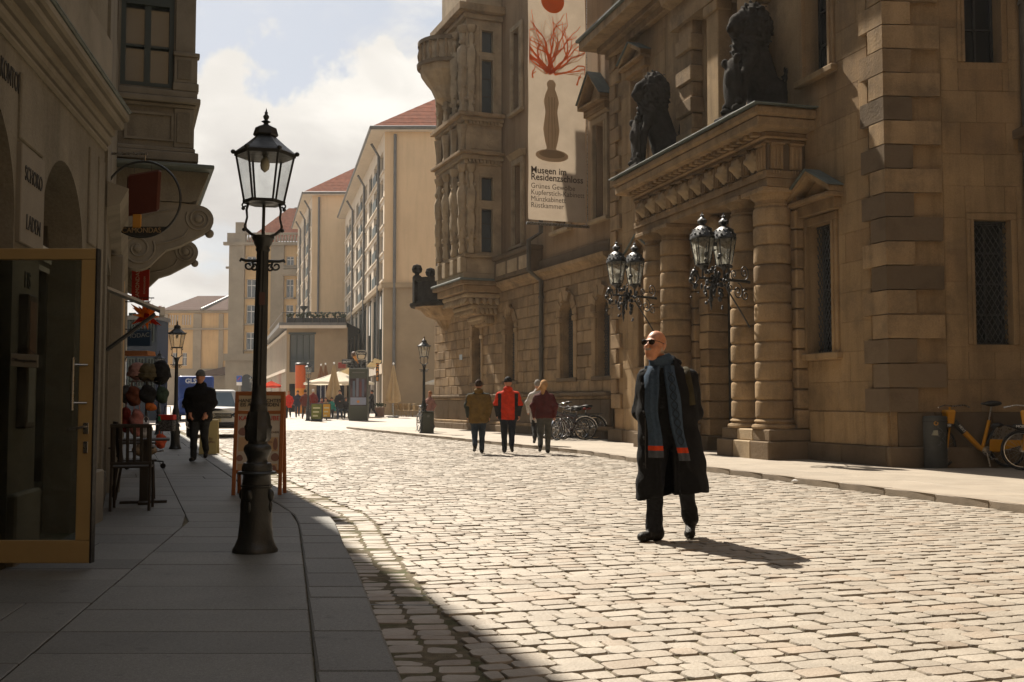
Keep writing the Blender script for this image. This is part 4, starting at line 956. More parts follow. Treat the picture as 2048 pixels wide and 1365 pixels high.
# shop window in the second arch
a, c = A1
b = MB(); b.box(a + 0.05, c - 0.05, 0.33, 0.34, 0.5, SPR + 0.7); sw = obj('shop_window', b, m_doorglass, shop)
b = MB(); b.box(a, a + 0.06, 0.28, 0.36, 0.06, SPR + 0.3).box(c - 0.06, c, 0.28, 0.36, 0.06, SPR + 0.3).box(a + 0.06, c - 0.06, 0.28, 0.36, SPR - 0.12, SPR - 0.05).box((a + c) / 2 - 0.03, (a + c) / 2 + 0.03, 0.28, 0.36, 0.06, SPR - 0.12).box(a + 0.06, c - 0.06, 0.28, 0.36, 0.06, 0.5)
obj('frame', b, m_int, sw)
b = MB(); b.box(a + 0.03, a + 0.50, 0.10, 0.125, 2.48, 2.70); rp = obj('red_panel', b, plain('dark_red_panel', (0.15, 0.016, 0.012), 0.7), sw)
for k, z in enumerate((2.36, 2.28, 2.20)): b = MB(); b.box(a + 0.05, a + 0.55 - k * 0.06, 0.030, 0.034, z, z + 0.04); obj('white_print', b, plain('faded_print', (0.35, 0.34, 0.3), 0.7), sw)
b = MB(); b.box(8.03, 8.05, 0.30, 2.0, 0.06, 3.3); obj('inner_partition', b, m_int, shop)
# framed menu case on the pier, behind the door glass
b = MB(); b.box(8.20, 8.42, -0.07, 0.0, 1.0, 1.95, 0, 0.008); mc = obj('menu_case', b, plain('dark_brown_frame', (0.05, 0.03, 0.018), 0.5), shop)
b = MB(); b.box(8.225, 8.395, -0.074, -0.071, 1.04, 1.45); obj('menu_sheet', b, plain('menu_paper', (0.20, 0.19, 0.16), 0.6), mc)
b = MB(); b.box(8.225, 8.395, -0.074, -0.071, 1.48, 1.90); obj('menu_sheet', b, plain('menu_photo_brown', (0.14, 0.06, 0.025), 0.6), mc)
# the open glass door, swung out square to the wall
DY, DX1 = 7.30, (190 - CX) / F * 7.30; DX0 = DX1 - 0.97; DZ1 = CAMH + (HZ - 497) / F * 7.30; DZ0 = CAMH - (1122 - HZ) / F * 7.30
door = thing('open_glass_door', 'bronze framed glass shop door standing open across the pavement', 'door', (DX1, DY, 0), 0.0)
fw = 0.098
b = MB(); b.box(-0.97, 0, -0.03, 0.03, DZ0, DZ0 + 0.15, 0, 0.004).box(-0.97, 0, -0.03, 0.03, DZ1 - 0.075, DZ1, 0, 0.004).box(-0.97, -0.88, -0.03, 0.03, DZ0 + 0.151, DZ1 - 0.076, 0, 0.004).box(-fw, 0, -0.03, 0.03, DZ0 + 0.151, DZ1 - 0.076, 0, 0.004)
obj('door_frame', b, m_gold, door)
b = MB(); b.box(-0.879, -fw - 0.001, -0.006, 0.006, DZ0 + 0.152, DZ1 - 0.077); obj('glass_pane', b, m_doorglass, door)
b = MB(); b.box(0.001, 0.012, -0.032, 0.032, DZ0, DZ1); obj('door_edge_seal', b, m_blackplastic, door)
zt, zb = CAMH + (HZ - 716) / F * DY, CAMH + (HZ - 821) / F * DY
b = MB(); b.tube([(-0.118, -0.08, zb), (-0.118, -0.08, zt)], 0.011, 10); ph = obj('pull_bar', b, m_steel, door)
for z in (zt - 0.05, zb + 0.05): b = MB(); b.tube([(-0.118, -0.08, z), (-0.04, -0.03, z)], 0.007, 8); obj('bar_mount', b, m_steel, ph)
zl = CAMH + (HZ - 856) / F * DY
b = MB(); b.tube([(-0.04, -0.03, zl + 0.008), (-0.04, -0.07, zl + 0.008), (-0.155, -0.075, zl - 0.012)], 0.009, 8); lv = obj('lever_handle', b, m_steel, door)
b = MB(); b.box(-0.058, -0.022, -0.036, -0.03, zl - 0.04, zl + 0.035, 0, 0.002).box(-0.056, -0.024, -0.036, -0.03, zl - 0.17, zl - 0.09, 0, 0.002); obj('lock_plate', b, m_steel, lv)
p0 = (25 - 190) / F * DY; z0 = CAMH + (HZ - 735) / F * DY
nb = thing('hanging_door_sign', 'small pale sign hanging on a cord inside the open glass door', 'sign', (DX1 + (52 - 190) / F * DY, DY - 0.025, z0))
b = MB(); b.box(-0.093, 0.093, -0.006, 0.006, 0, 0.088, 0, 0.003); b.xf(lambda x, y, z: (x, y, z - 0.06 * x)); bd = obj('board', b, plain('sign_card', (0.17, 0.155, 0.12), 0.7), nb)
text('Öffnungszeiten', 0.028, m_txt, nb, (0, -0.009, 0.045), (math.pi / 2, 0.06, 0))
b = MB(); b.tube([(-0.08, 0, 0.09), (-0.02, 0.012, 0.15), (0.075, 0, 0.085)], 0.002, 5); obj('cord', b, m_txt, nb)

# ---- second building with the bay window
house = thing('bay_window_house', 'tall grey stuccoed house with projecting bay window on scroll consoles', 'building', (LB2.o[0], LB2.o[1], 0), LB2.rz)
HT = 12.5; HLEN = 46
hop = []
x = 1.0
while x < HLEN - 3: hop.append((x, x + 1.9, 0.35, 2.75)); x += 3.0
up = [(q[0] + 0.3, q[1] - 0.3, z, z + 2.2) for q in hop for z in (6.3, 9.3) if not 6.0 < q[0] < 12.2]
b = MB(); wall_sheet(b, 0.02, HLEN, 0, HT, hop + up, 0.35); b.box(0.02, HLEN, 0.8, 10, 0, HT); b.add([(0.02, 0, HT), (HLEN, 0, HT), (HLEN, 0.8, HT), (0.02, 0.8, HT)], [(0, 1, 2, 3)])
b.add([(0.02, 0, 0), (0.02, 0, HT), (0.02, 0.8, HT), (0.02, 0.8, 0)], [(0, 1, 2, 3)]); obj('wall', b, m_lplaster, house)
for i, q in enumerate(hop):
    w_ = window(house, *q, 0.28, (1, 0), frame=plain('brown_shopfront', (0.07, 0.045, 0.028), 0.5), fw=0.09, name='shop_window')
    b = MB(); b.box(q[1] + 0.3, q[1] + 0.8, -0.16, 0.02, 0.04, 3.05, 0, 0.02); obj('pilaster', b, plain('warm_cream_pilaster', (0.42, 0.30, 0.17), 0.85) if i in (1, 2) else m_lstone, house)
for q in up: window(house, *q, 0.25, (1, 1), frame=m_green)
mould(house, 'string_course', 0.0, HLEN, [(0, 3.1), (0.12, 3.14), (0.2, 3.3), (0, 3.36)], m_lstone)
mould(house, 'eaves_cornice', 0.0, HLEN, [(0, HT - 0.8), (0.2, HT - 0.7), (0.2, HT - 0.2), (0.22, HT), (0, HT + 0.05)], m_lstone)
BX0, BX1, BO = 7.0, 11.4, 1.15
bay = thing('bay', '', None); del bay['label']; bay.parent = house
b = MB(); so = [(0.02, 0.84, 6.32, 8.15)]
wall_sheet(b, 0.0, BO, 5.0, 8.3, so, 0.14); b.xf(lambda x, y, z: (BX0 + y, -x, z))
wall_sheet(b, BX0, BX1, 5.0, 8.3, [(BX0 + 0.8, BX1 - 0.8, 6.32, 8.15)], 0.14, 0, -BO); b.add([(BX0, 0, 5.0), (BX1, 0, 5.0), (BX1, -BO, 5.0), (BX0, -BO, 5.0)], [(0, 1, 2, 3)])
b.add([(BX1, 0, 5.0), (BX1, 0, 8.3), (BX1, -BO, 8.3), (BX1, -BO, 5.0)], [(0, 1, 2, 3)]); b.add([(BX0, 0, 8.3), (BX1, 0, 8.3), (BX1, -BO, 8.3), (BX0, -BO, 8.3)], [(0, 1, 2, 3)]); obj('bay_wall', b, m_lplaster, bay)
for (o0, o1, z0, z1) in so:
    b = MB(); b.box(BX0 + 0.13, BX0 + 0.14, -o1, -o0, z0, z1); w_ = obj('window', b, m_winglass, bay)
    b = MB(); f = 0.075; t0, t1 = BX0 + 0.03, BX0 + 0.128; zm = z0 + 1.35
    b.box(t0, t1, -o1, -o1 + f, z0, z1).box(t0, t1, -o0 - f, -o0, z0, z1).box(t0, t1, -o1 + f, -o0 - f, z0, z0 + f).box(t0, t1, -o1 + f, -o0 - f, z1 - f, z1).box(t0 - 0.02, t1, -o1 + f, -o0 - f, zm, zm + 0.16)
    ym = -(o0 + o1) / 2; b.box(t0, t1, ym - 0.05, ym + 0.05, z0 + f, zm).box(t0, t1, ym - 0.04, ym + 0.04, zm + 0.16, z1 - f)
    b.box(t0 + 0.03, t1, -o1 + f, ym - 0.05, z0 + 0.66, z0 + 0.70).box(t0 + 0.03, t1, ym + 0.05, -o0 - f, z0 + 0.66, z0 + 0.70); obj('frame', b, m_green, w_)
for z0, z1, o in ((4.96, 5.03, 0.34), (5.032, 5.10, 0.08), (5.102, 5.26, 0.10), (5.262, 5.34, 0.05), (6.0, 6.06, 0.06), (6.062, 6.16, 0.12), (6.162, 6.28, 0.07)):
    b = MB(); b.box(BX0 - o, BX1 + o, -BO - o, 0.01, z0, z1, 0, 0.015); obj('bay_moulding', b, m_copper if o == 0.34 else m_lstone, bay)
for z0, z1, y0, y1, o in ((5.345, 5.998, -BO, -0.86, 0.03), (6.285, 8.3, -BO, -0.86, 0.03), (6.285, 6.42, -BO - 0.02, -0.83, 0.07), (6.42, 6.86, -BO - 0.015, -0.845, 0.05), (6.86, 6.93, -BO - 0.03, -0.83, 0.07)):
    b = MB(); b.box(BX0 - o, BX0 + 0.12, y0 - o, y1, z0, z1, 0, 0.012); obj('corner_pier', b, m_lstone, bay)
for z0, z1, y0, y1 in ((5.42, 5.92, -1.12, -0.90), (6.47, 6.80, -1.12, -0.90)):
    b = MB(); b.box(BX0 - 0.062 if z0 > 6 else BX0 - 0.045, BX0 - 0.02, y0, y1, z0, z1, 0, 0.01); obj('pier_panel', b, m_lplaster, bay)
b = MB(); b.box(BX0 - 0.03, BX0 + 0.02, -0.86, -0.1, 5.44, 5.48).box(BX0 - 0.03, BX0 + 0.02, -0.86, -0.1, 5.86, 5.90).box(BX0 - 0.03, BX0 + 0.02, -0.86, -0.82, 5.481, 5.859).box(BX0 - 0.03, BX0 + 0.02, -0.14, -0.1, 5.481, 5.859); obj('panel_frame', b, m_lstone, bay)
b = MB(); b.prism([(-BO - 0.28, 4.955), (0, 4.955), (0, 4.45), (-BO + 0.02, 4.45), (-BO - 0.10, 4.50)], BX0 - 0.05, BX1 + 0.05, 0, 'x'); obj('bay_soffit', b, m_lplaster, bay)
for i in range(4): b = MB(); b.prism([(-BO - 0.26, 4.93), (-BO - 0.22, 4.95), (-BO - 0.03, 4.55), (-BO - 0.1, 4.53)], BX0 - 0.02 + i * 0.16, BX0 + 0.10 + i * 0.16, 0, 'x'); obj('flute', b, m_lstone, bay)
def console(x):
    c = thing('scroll_console', '', None); del c['label']; c.parent = bay; c.location = (x, 0, 0)
    pts = [(0, 3.28)] + arc(0.34, 3.62, 0.30, 235, 330, 6) + [(0.78, 3.66), (1.0, 3.74), (1.2, 3.86)] + arc(1.28, 4.18, 0.235, -60, 90, 9) + [(1.0, 4.44), (0, 4.44)]
    b = MB(); b.prism([(-o, z) for o, z in pts], -0.16, 0.16, 0, 'x'); obj('console_body', b, m_lstone, c)
    for (o, z), r0, a0, tr in (((1.27, 4.19), 0.20, 150, 2.2), ((0.34, 3.66), 0.27, 30, -2.0)):
        b = MB(); b.tube([(-0.165, -q[1], q[2]) for q in spiral((o, z), r0, 0.05, a0, tr, 36, 'yz')], 0.018, 6); obj('volute', b, m_lstone, c)
        b = MB(); b.ball((-0.17, -o, z), 0.065, 10, 6, 0, (0.5, 1, 1)); obj('rosette', b, m_lstone, c)
    b = MB(); b.tube([(-0.165, -o, z) for o, z in [(0.62, 3.74), (0.85, 3.80), (1.05, 3.90), (1.12, 4.02)]], 0.014, 6); obj('console_edge', b, m_lstone, c)
    b = MB(); b.tube([(-0.165, -o, z) for o, z in [(0.10, 3.9), (0.3, 4.1), (0.6, 4.26), (1.0, 4.34)]], 0.014, 6); obj('console_edge', b, m_lstone, c)
    b = MB(); b.ball((0, -1.46, 3.98), 0.075, 10, 7); obj('drop_ball', b, m_lstone, c)
console(7.15); console(11.2)

# ---- signs and things fixed along the left side
p = at(285, 399, 12.3); rsn = thing('round_hanging_sign', 'round hanging sign with a brown ice lolly in a black ring', 'sign', p, 0.0)
b = MB(); b.tube([(0.44 * math.cos(a), 0, 0.44 * math.sin(a)) for a in np.linspace(0, 2 * math.pi, 49)[:-1]], 0.014, 8, 0, True); obj('ring', b, m_iron, rsn)
pts = arc(0, 0, 0.432, 228, 312, 12); b = MB(); b.prism(pts, -0.012, 0.012); obj('name_plate', b, m_txt, rsn)
text('CAMONDAS', 0.085, plain('tan_lettering', (0.28, 0.19, 0.09), 0.6), rsn, (0, -0.014, -0.365), RX, sx=0.95)
b = MB(); b.box(-0.185, 0.205, -0.03, 0.03, -0.17, 0.315, 0, 0.025); b.xf(lambda x, y, z: (x + 0.06 * (z - 0.1) * 0.6, y, z + 0.03 * math.sin(x * 9))); obj('lolly_bar', b, plain('chocolate_brown', (0.075, 0.02, 0.012), 0.4), rsn)
b = MB(); b.box(-0.105, -0.01, -0.018, 0.018, -0.335, -0.175, 0, 0.006); obj('lolly_stick', b, plain('ochre_stick', (0.40, 0.19, 0.03), 0.6), rsn)
for x in (-0.1, 0.1): b = MB(); b.tube([(x, 0, 0.31), (x, 0, 0.43)], 0.004, 5); obj('hanger', b, m_iron, rsn)
b = MB(); b.tube([(-0.56, 0, 0.535), (0.05, 0, 0.53)], 0.016, 6); b.tube([(0.02, 0, 0.53), (0.02, 0, 0.44)], 0.01, 6); obj('top_bracket', b, m_steel, rsn)
b = MB(); b.box(-0.52, -0.30, -0.012, 0.012, -0.31, -0.28); obj('lower_bracket', b, m_iron, rsn)
p = at(281, 571, 20.0); fl = thing('red_flag_sign', 'red vertical shop flag hanging below the bay window', 'sign', p)
b = MB(); b.box(-0.16, 0.16, -0.012, 0.012, -0.29, 0.29); obj('flag_board', b, m_red, fl)
text('CAMONDAS', 0.10, plain('cream_lettering', (0.5, 0.42, 0.3), 0.6), fl, (-0.05, -0.015, 0.0), (math.pi / 2, -math.pi / 2, 0)); text('SCHOKOLADEN', 0.045, plain('cream_lettering', (0, 0, 0)), fl, (0.08, -0.015, 0.0), (math.pi / 2, -math.pi / 2, 0))
b = MB(); b.tube([(-0.45, 0.0, 0.31), (0.18, 0, 0.31)], 0.012, 6); b.tube([(-0.45, 0.0, -0.31), (0.18, 0, -0.31)], 0.012, 6); obj('bracket', b, m_iron, fl)
p = at(291, 632, 18.0); st = thing('star_lantern', 'orange paper star lantern hanging from a wall bracket', 'lantern', p)
gr = (1 + 5 ** 0.5) / 2; dirs = [Vector(q).normalized() for q in [(0, a, c * gr) for a in (-1, 1) for c in (-1, 1)] + [(a, c * gr, 0) for a in (-1, 1) for c in (-1, 1)] + [(c * gr, 0, a) for a in (-1, 1) for c in (-1, 1)]]
dirs += [Vector((a, b_, c)).normalized() for a in (-1, 1) for b_ in (-1, 1) for c in (-1, 1)]
b = MB(); b.ball((0, 0, 0), 0.075, 10, 6); obj('star_core', b, cloth_mat('orange_paper', (0.80, 0.26, 0.03), 0.6), st)
for i, d in enumerate(dirs):
    u_ = d.orthogonal().normalized(); w_ = d.cross(u_); L_ = 0.33 if i % 2 else 0.27; V = [d * L_] + [d * 0.05 + (u_ * math.cos(a) + w_ * math.sin(a)) * 0.055 for a in (0, 1.57, 3.14, 4.71)]
    b = MB(); b.add([tuple(q) for q in V], [(0, 1, 2), (0, 2, 3), (0, 3, 4), (0, 4, 1)]); obj('star_point', b, cloth_mat('orange_paper', (0, 0, 0)) if i % 3 else cloth_mat('red_paper', (0.5, 0.05, 0.02), 0.6), st)
b = MB(); b.tube([(0.02, 0, 0.08), (0.10, 0, 0.30)], 0.003, 5).tube([(-0.62, 0, 0.30), (0.14, 0, 0.30)], 0.01, 6); obj('bracket', b, m_iron, st)
aw = thing('shop_awning', 'narrow white awning on a folding arm above the left shopfront', 'awning', (LB2.o[0], LB2.o[1], 0), LB2.rz)
b = MB(); b.prism([(0, 2.42), (0, 2.45), (-0.55, 2.23), (-0.55, 2.20)], 1.25, 1.62, 0, 'x'); obj('awning_cloth', b, cloth_mat('white_awning_cloth', (0.62, 0.60, 0.55), 0.25), aw)
b = MB(); b.prism([(-0.55, 2.15), (-0.55, 2.24), (-0.60, 2.24), (-0.60, 2.15)], 1.25, 1.62, 0, 'x'); obj('front_rail', b, m_white, aw)
b = MB(); b.tube([(1.3, 0.0, 1.75), (1.3, -0.5, 2.16)], 0.022, 8); obj('arm', b, m_iron, aw)
p = at(280, 677, 26.0); ms = thing('blue_shop_sign', 'dark blue projecting shop sign beyond the star lantern', 'sign', p)
b = MB(); b.box(-0.29, 0.27, -0.05, 0.05, -0.19, 0.19, 0, 0.01); obj('sign_box', b, plain('dark_blue_sign', (0.02, 0.045, 0.085), 0.5), ms)
text('MODAC', 0.15, plain('grey_lettering', (0.30, 0.31, 0.30), 0.6), ms, (-0.03, -0.055, 0.06), (math.pi / 2, -0.08, 0))
b = MB(); b.tube([(-0.6, 0, 0.22), (0.27, 0, 0.22)], 0.015, 6); obj('bracket', b, m_iron, ms)
p = at(280, 707, 27.0); sh = thing('orange_shop_awning', 'faded orange awning above the far left shop', 'awning', p)
b = MB(); b.prism([(-0.4, 0.05), (0.28, 0.05), (0.30, -0.06), (-0.4, -0.06)], -0.3, 0.3); obj('awning_cloth', b, cloth_mat('faded_orange_cloth', (0.45, 0.2, 0.09), 0.3), sh)
b = MB(); b.tube([(-0.35, 0.1, -0.06), (-0.6, 0.1, -0.5)], 0.015, 6); obj('arm', b, m_iron, sh)

# ---- roofs and unseen neighbours added to block skylight from the street
b = MB(); b.prism([(0.35, HT + 0.05), (3.2, HT + 8.5), (9, HT + 10), (9.9, HT + 0.05)], 0.0, HLEN, 0, 'x'); obj('added_mansard_roof', b, mat('slate_roof', (0.06, 0.055, 0.05), 0.8, 0.2, 2, 0.2), house)  # set-back roof out of view, added to cut skylight on the palace
b = MB(); b.prism([(0.3, 17.02), (4.0, 23.5), (7.9, 17.02)], 0.0, GLEN, 0, 'x'); obj('added_palace_roof', b, m_copper, gate)  # steep roof added to cut skylight on the left side
b = MB(); b.prism([(0.3, 18.52), (4.5, 25.0), (8.9, 18.52)], 0.05, WL, 0, 'x'); obj('added_palace_roof', b, m_copper, wing)  # wing roof, likewise added against skylight
arch_t = thing('unseen_gate_tower', 'unseen sandstone gate tower added behind the viewer to block skylight', 'building', (-14, -16, 0), 0.0)  # tower out of view, added to darken the ambient light
b = MB(); wall_sheet(b, 0, 30, 0, 26, [(11.5, 16.5, 0, 6.5)], 1.2); b.xf(lambda x, y, z: (x, -y, z)); b.f = [f[::-1] for f in b.f]; b.box(0, 11.4, -8, -1.3, 0, 26).box(16.6, 30, -8, -1.3, 0, 26).box(11.4, 16.6, -8, -1.3, 6.6, 26); obj('wall', b, m_sandrust, arch_t)
for k in range(6): window(arch_t, 2 + k * 4.6, 3.4 + k * 4.6, 9, 12, -0.03, (1, 2))
nb2 = thing('unseen_neighbour_house', 'unseen grey plastered house added left of the viewer to block skylight', 'building', (LB1.o[0], LB1.o[1], 0), LB1.rz)  # house front out of view, added to keep skylight off the street
b = MB(); b.box(-15, 0.48, 0.0, 9, 0, 20); obj('wall', b, m_lplaster, nb2)
for k in range(3): window(nb2, -13.5 + k * 4.5, -11.5 + k * 4.5, 0.6, 2.9, -0.02, (1, 1)); window(nb2, -13.3 + k * 4.5, -11.7 + k * 4.5, 5.2, 7.6, -0.02, (1, 1))
ct_ = thing('unseen_court_range', 'unseen palace range added right of the viewer to block skylight', 'building', (SD.w(4.5, 0)[0], SD.w(4.5, 0)[1], 0), math.atan2(-1, 0.1))  # range out of view, added to deepen the shade in the street
b = MB(); b.box(0, 30, 0, 8, 0, 19); obj('wall', b, m_sand, ct_)
for k in range(6): window(ct_, 2 + k * 4.5, 3.2 + k * 4.5, 2.2, 4.5, -0.02, (1, 2)); window(ct_, 2 + k * 4.5, 3.2 + k * 4.5, 7.2, 10, -0.02, (1, 2))
# ================================================================== STREET LAMPS
def lamp_proto():
    t = thing('street_lamp', '', 'street lamp')
    # cast base: flared foot, collar, vase, capital ring; fluted shaft above
    foot = [(0.165, 0), (0.165, 0.025), (0.150, 0.05), (0.128, 0.12), (0.118, 0.25), (0.112, 0.50), (0.108, 0.565), (0.118, 0.575), (0.118, 0.59), (0.106, 0.60)]
    b = MB(); b.lathe(foot, 28); obj('base', b, m_iron, t, smooth=40)
    for k in range(4):
        a = k * math.pi / 2 + 0.785 + 0.4; b = MB(); b.ball((0.112 * math.cos(a), 0.112 * math.sin(a), 0.50), 0.05, 8, 6, 0, (0.55, 0.55, 1.1)).ball((0.112 * math.cos(a), 0.112 * math.sin(a), 0.40), 0.035, 8, 5, 0, (0.5, 0.5, 1.6)); obj('base_leaf', b, m_iron, t, smooth=60)
    col = [(0.106, 0.60), (0.100, 0.70), (0.104, 0.715), (0.142, 0.72), (0.146, 0.735), (0.138, 0.75), (0.112, 0.755), (0.112, 0.80), (0.106, 0.82), (0.100, 0.84), (0.082, 0.845), (0.072, 0.87), (0.080, 0.91), (0.098, 0.96), (0.103, 0.99), (0.094, 1.02), (0.072, 1.04), (0.070, 1.06)]
    b = MB(); b.lathe(col, 28); obj('pedestal', b, m_iron, t, smooth=40)
    b = MB(); b.lathe([(0.075, 1.06), (0.088, 1.09), (0.086, 1.16), (0.094, 1.21), (0.084, 1.23), (0.080, 1.30), (0.068, 1.36)], 24, lob=8, lam=0.09); obj('leaf_collar', b, m_iron, t, smooth=60)
    b = MB(); b.lathe([(0.068, 1.36), (0.062, 1.46), (0.066, 1.50), (0.058, 1.512), (0.052, 1.60), (0.050, 1.66)], 20); obj('lower_shaft', b, m_iron, t, smooth=50)
    b = MB(); n = 40
    V = []
    for r, z in ((0.0505, 1.30), (0.0495, 1.8), (0.044, 2.36)):
        for i in range(n): a = 2 * math.pi * i / n; q = r * (1.0 if i % 4 in (0, 1) else 0.91); V.append((q * math.cos(a), q * math.sin(a), z))
    b.add(V, [(k * n + i, k * n + (i + 1) % n, (k + 1) * n + (i + 1) % n, (k + 1) * n + i) for k in range(2) for i in range(n)]); obj('fluted_shaft', b, m_iron, t, smooth=30)
    b = MB(); b.lathe([(0.046, 2.36), (0.052, 2.375), (0.046, 2.39), (0.060, 2.42), (0.072, 2.455), (0.080, 2.47), (0.076, 2.485), (0.04, 2.49)], 20, lob=8, lam=0.05); obj('capital', b, m_iron, t, smooth=50)
    for s in (-1, 1):                                   # ladder rest with scrolls
        b = MB(); b.tube([(0, 0, 2.285), (s * 0.125, 0, 2.285), (s * 0.155, 0, 2.295), (s * 0.165, 0, 2.275)], [0.014, 0.012, 0.013, 0.008], 8)
        b.tube([(s * q[0], 0, q[2]) for q in spiral((0.10, 2.245), 0.042, 0.010, 80, 1.3, 18)], 0.008, 6); b.tube([(s * q[0], 0, q[2]) for q in spiral((0.062, 2.23), 0.03, 0.008, 60, 1.2, 16)], 0.008, 6)
        obj('ladder_rest', b, m_iron, t, smooth=60)
    b = MB(); b.tube([(0, 0, 2.48), (0, 0, 2.74)], 0.012, 8); obj('gas_pipe', b, m_iron, t)
    for s in (-1, 1):                                   # cradle arms
        pts = [(0.03, 2.47), (0.09, 2.50), (0.128, 2.535), (0.135, 2.56), (0.120, 2.63), (0.126, 2.69), (0.114, 2.745)]
        b = MB(); b.tube([(s * x, 0, z) for x, z in pts], [0.013, 0.012, 0.013, 0.009, 0.008, 0.009, 0.010], 8); b.ball((s * 0.140, 0, 2.532), 0.016, 8, 5).ball((s * 0.150, 0, 2.70), 0.015, 8, 5)
        b.tube([(s * q[0], 0, q[2]) for q in spiral((0.143, 2.725), 0.024, 0.008, 180, -1.0, 14)], 0.007, 6); obj('cradle_arm', b, m_iron, t, smooth=60)
    zi, zo_ = [0, 0.565, 0.735, 0.99, 1.06, 1.36, 1.5, 1.66, 2.0, 9], [0, 0.50, 0.615, 0.80, 0.86, 1.09, 1.15, 1.30, 1.8, 8.8]
    for ch in t.children:
        if ch.name.split('.')[0] in ('base', 'base_leaf', 'pedestal', 'leaf_collar', 'lower_shaft'):
            for v in ch.data.vertices: v.co.z = float(np.interp(v.co.z, zi, zo_))
    ZB, ZT, RB, RT = 2.765, 3.13, 0.147, 0.214
    hx = lambda r, k: (r * math.cos(math.pi / 3 * k), r * math.sin(math.pi / 3 * k))
    b = MB(); b.lathe([(0.10, 2.745), (RB + 0.008, 2.74), (RB + 0.012, 2.765), (RB - 0.02, 2.77)], 6); b.lathe([(0.0, 2.732), (0.09, 2.745), (0.1, 2.75)], 12); obj('lantern_floor', b, m_iron, t)
    for k in range(6):
        (x0, y0), (x1, y1) = hx(RB, k), hx(RT, k); b = MB(); b.tube([(x0, y0, ZB), (x1, y1, ZT)], 0.0105, 4); obj('glazing_bar', b, m_iron, t)
        (x2, y2), (x3, y3) = hx(RB, k + 1), hx(RT, k + 1); f = 0.985
        b = MB(); b.add([(x0 * f, y0 * f, ZB), (x2 * f, y2 * f, ZB), (x3 * f, y3 * f, ZT), (x1 * f, y1 * f, ZT)], [(0, 1, 2, 3)]); obj('glass_pane', b, m_lampglass, t)
        b = MB(); b.ball((x1 * 1.10, y1 * 1.10, ZT + 0.022), 0.019, 8, 5).tube([(x1 * 0.95, y1 * 0.95, ZT + 0.012), (x1 * 1.09, y1 * 1.09, ZT + 0.02)], 0.010, 6); obj('eave_knob', b, m_iron, t, smooth=60)
    b = MB(); b.lathe([(RT - 0.02, ZT - 0.012), (RT + 0.012, ZT - 0.012), (RT + 0.018, ZT + 0.015), (RT + 0.004, ZT + 0.03), (0.150, ZT + 0.085), (0.085, ZT + 0.145), (0.078, ZT + 0.152), (0.088, ZT + 0.158), (0.094, ZT + 0.168), (0.078, ZT + 0.225), (0.045, ZT + 0.24), (0.026, ZT + 0.25)], 6); obj('lantern_roof', b, m_iron, t)
    b = MB(); b.lathe([(0.024, 0.245), (0.016, 0.262), (0.036, 0.275), (0.012, 0.288), (0.020, 0.303), (0.023, 0.318), (0.010, 0.338), (0.014, 0.346), (0.007, 0.358), (0.001, 0.385)], 12, (0, 0, ZT)); obj('finial', b, m_iron, t, smooth=50)
    b = MB(); b.lathe([(0.012, 0.0), (0.030, -0.03), (0.036, -0.065), (0.03, -0.10), (0.004, -0.125)], 12, (0, 0, ZT - 0.01)); obj('bulb', b, plain('milky_bulb_glass', (0.55, 0.52, 0.42), 0.25), t, smooth=60)
    return t
LAMP_H = 3.515
lamp0 = lamp_proto()
b = MB(); b.box(-0.014, 0.030, -0.053, -0.047, 1.93, 2.03); stk = obj('sticker_patch', b, plain('torn_sticker', (0.10, 0.055, 0.045), 0.7), lamp0)
GRPL = 'black cast iron street lamps'
LAMPS = [((510, 1104), 209, PZ, 'large fluted street lamp in the left foreground before the menu board', 0.15),
         ((353, 897), 640, PZ, 'street lamp behind the man in the grey cap on the left pavement', 0.3),
         ((848, 866), 672, ZR, 'street lamp by the green box at the palace corner', 0.1),
         ((617, 845), 722, 0.0, 'street lamp standing beside the green poster stand on the square', 0.5),
         ((319, 868), 700, PZ, 'small far street lamp left of the one behind the capped man', 0.2),
         ((398, 838), 768, 0.0, 'tiny far street lamp right above the capped man', 0.2),
         ((503, 838), 750, 0.0, 'tiny far street lamp left of the big lamp post beside the pink sign', 0.2)]
for i, ((u, v), vt, z, lab, rz) in enumerate(LAMPS):
    o = lamp0 if i == 0 else copy_tree(lamp0)
    if i == 0: p = gnd(u, v, z); Y = p[1]
    else:
        Y = {1: 26.3, 2: 39.0, 3: 61.0, 4: 38.0, 5: 100.0, 6: 90.0}[i]; z = z + zg(Y); p = ((u - CX) / F * Y, Y, z)
    zt = CAMH + (HZ - vt) / F * Y; s = (zt - z) / LAMP_H; sxy = s if i == 0 else s
    o.location = (p[0], p[1], z); o.scale = (sxy, sxy, s); o.rotation_euler = (0, 0, rz); o['label'] = lab; o['group'] = GRPL
    if i == 0: o.scale = (s * 1.06, s * 1.06, s); o.rotation_euler = (0.0, 0.012, rz)
    if i:
        for ch in list(o.children):
            if ch.name.startswith('sticker'): bpy.data.objects.remove(ch)

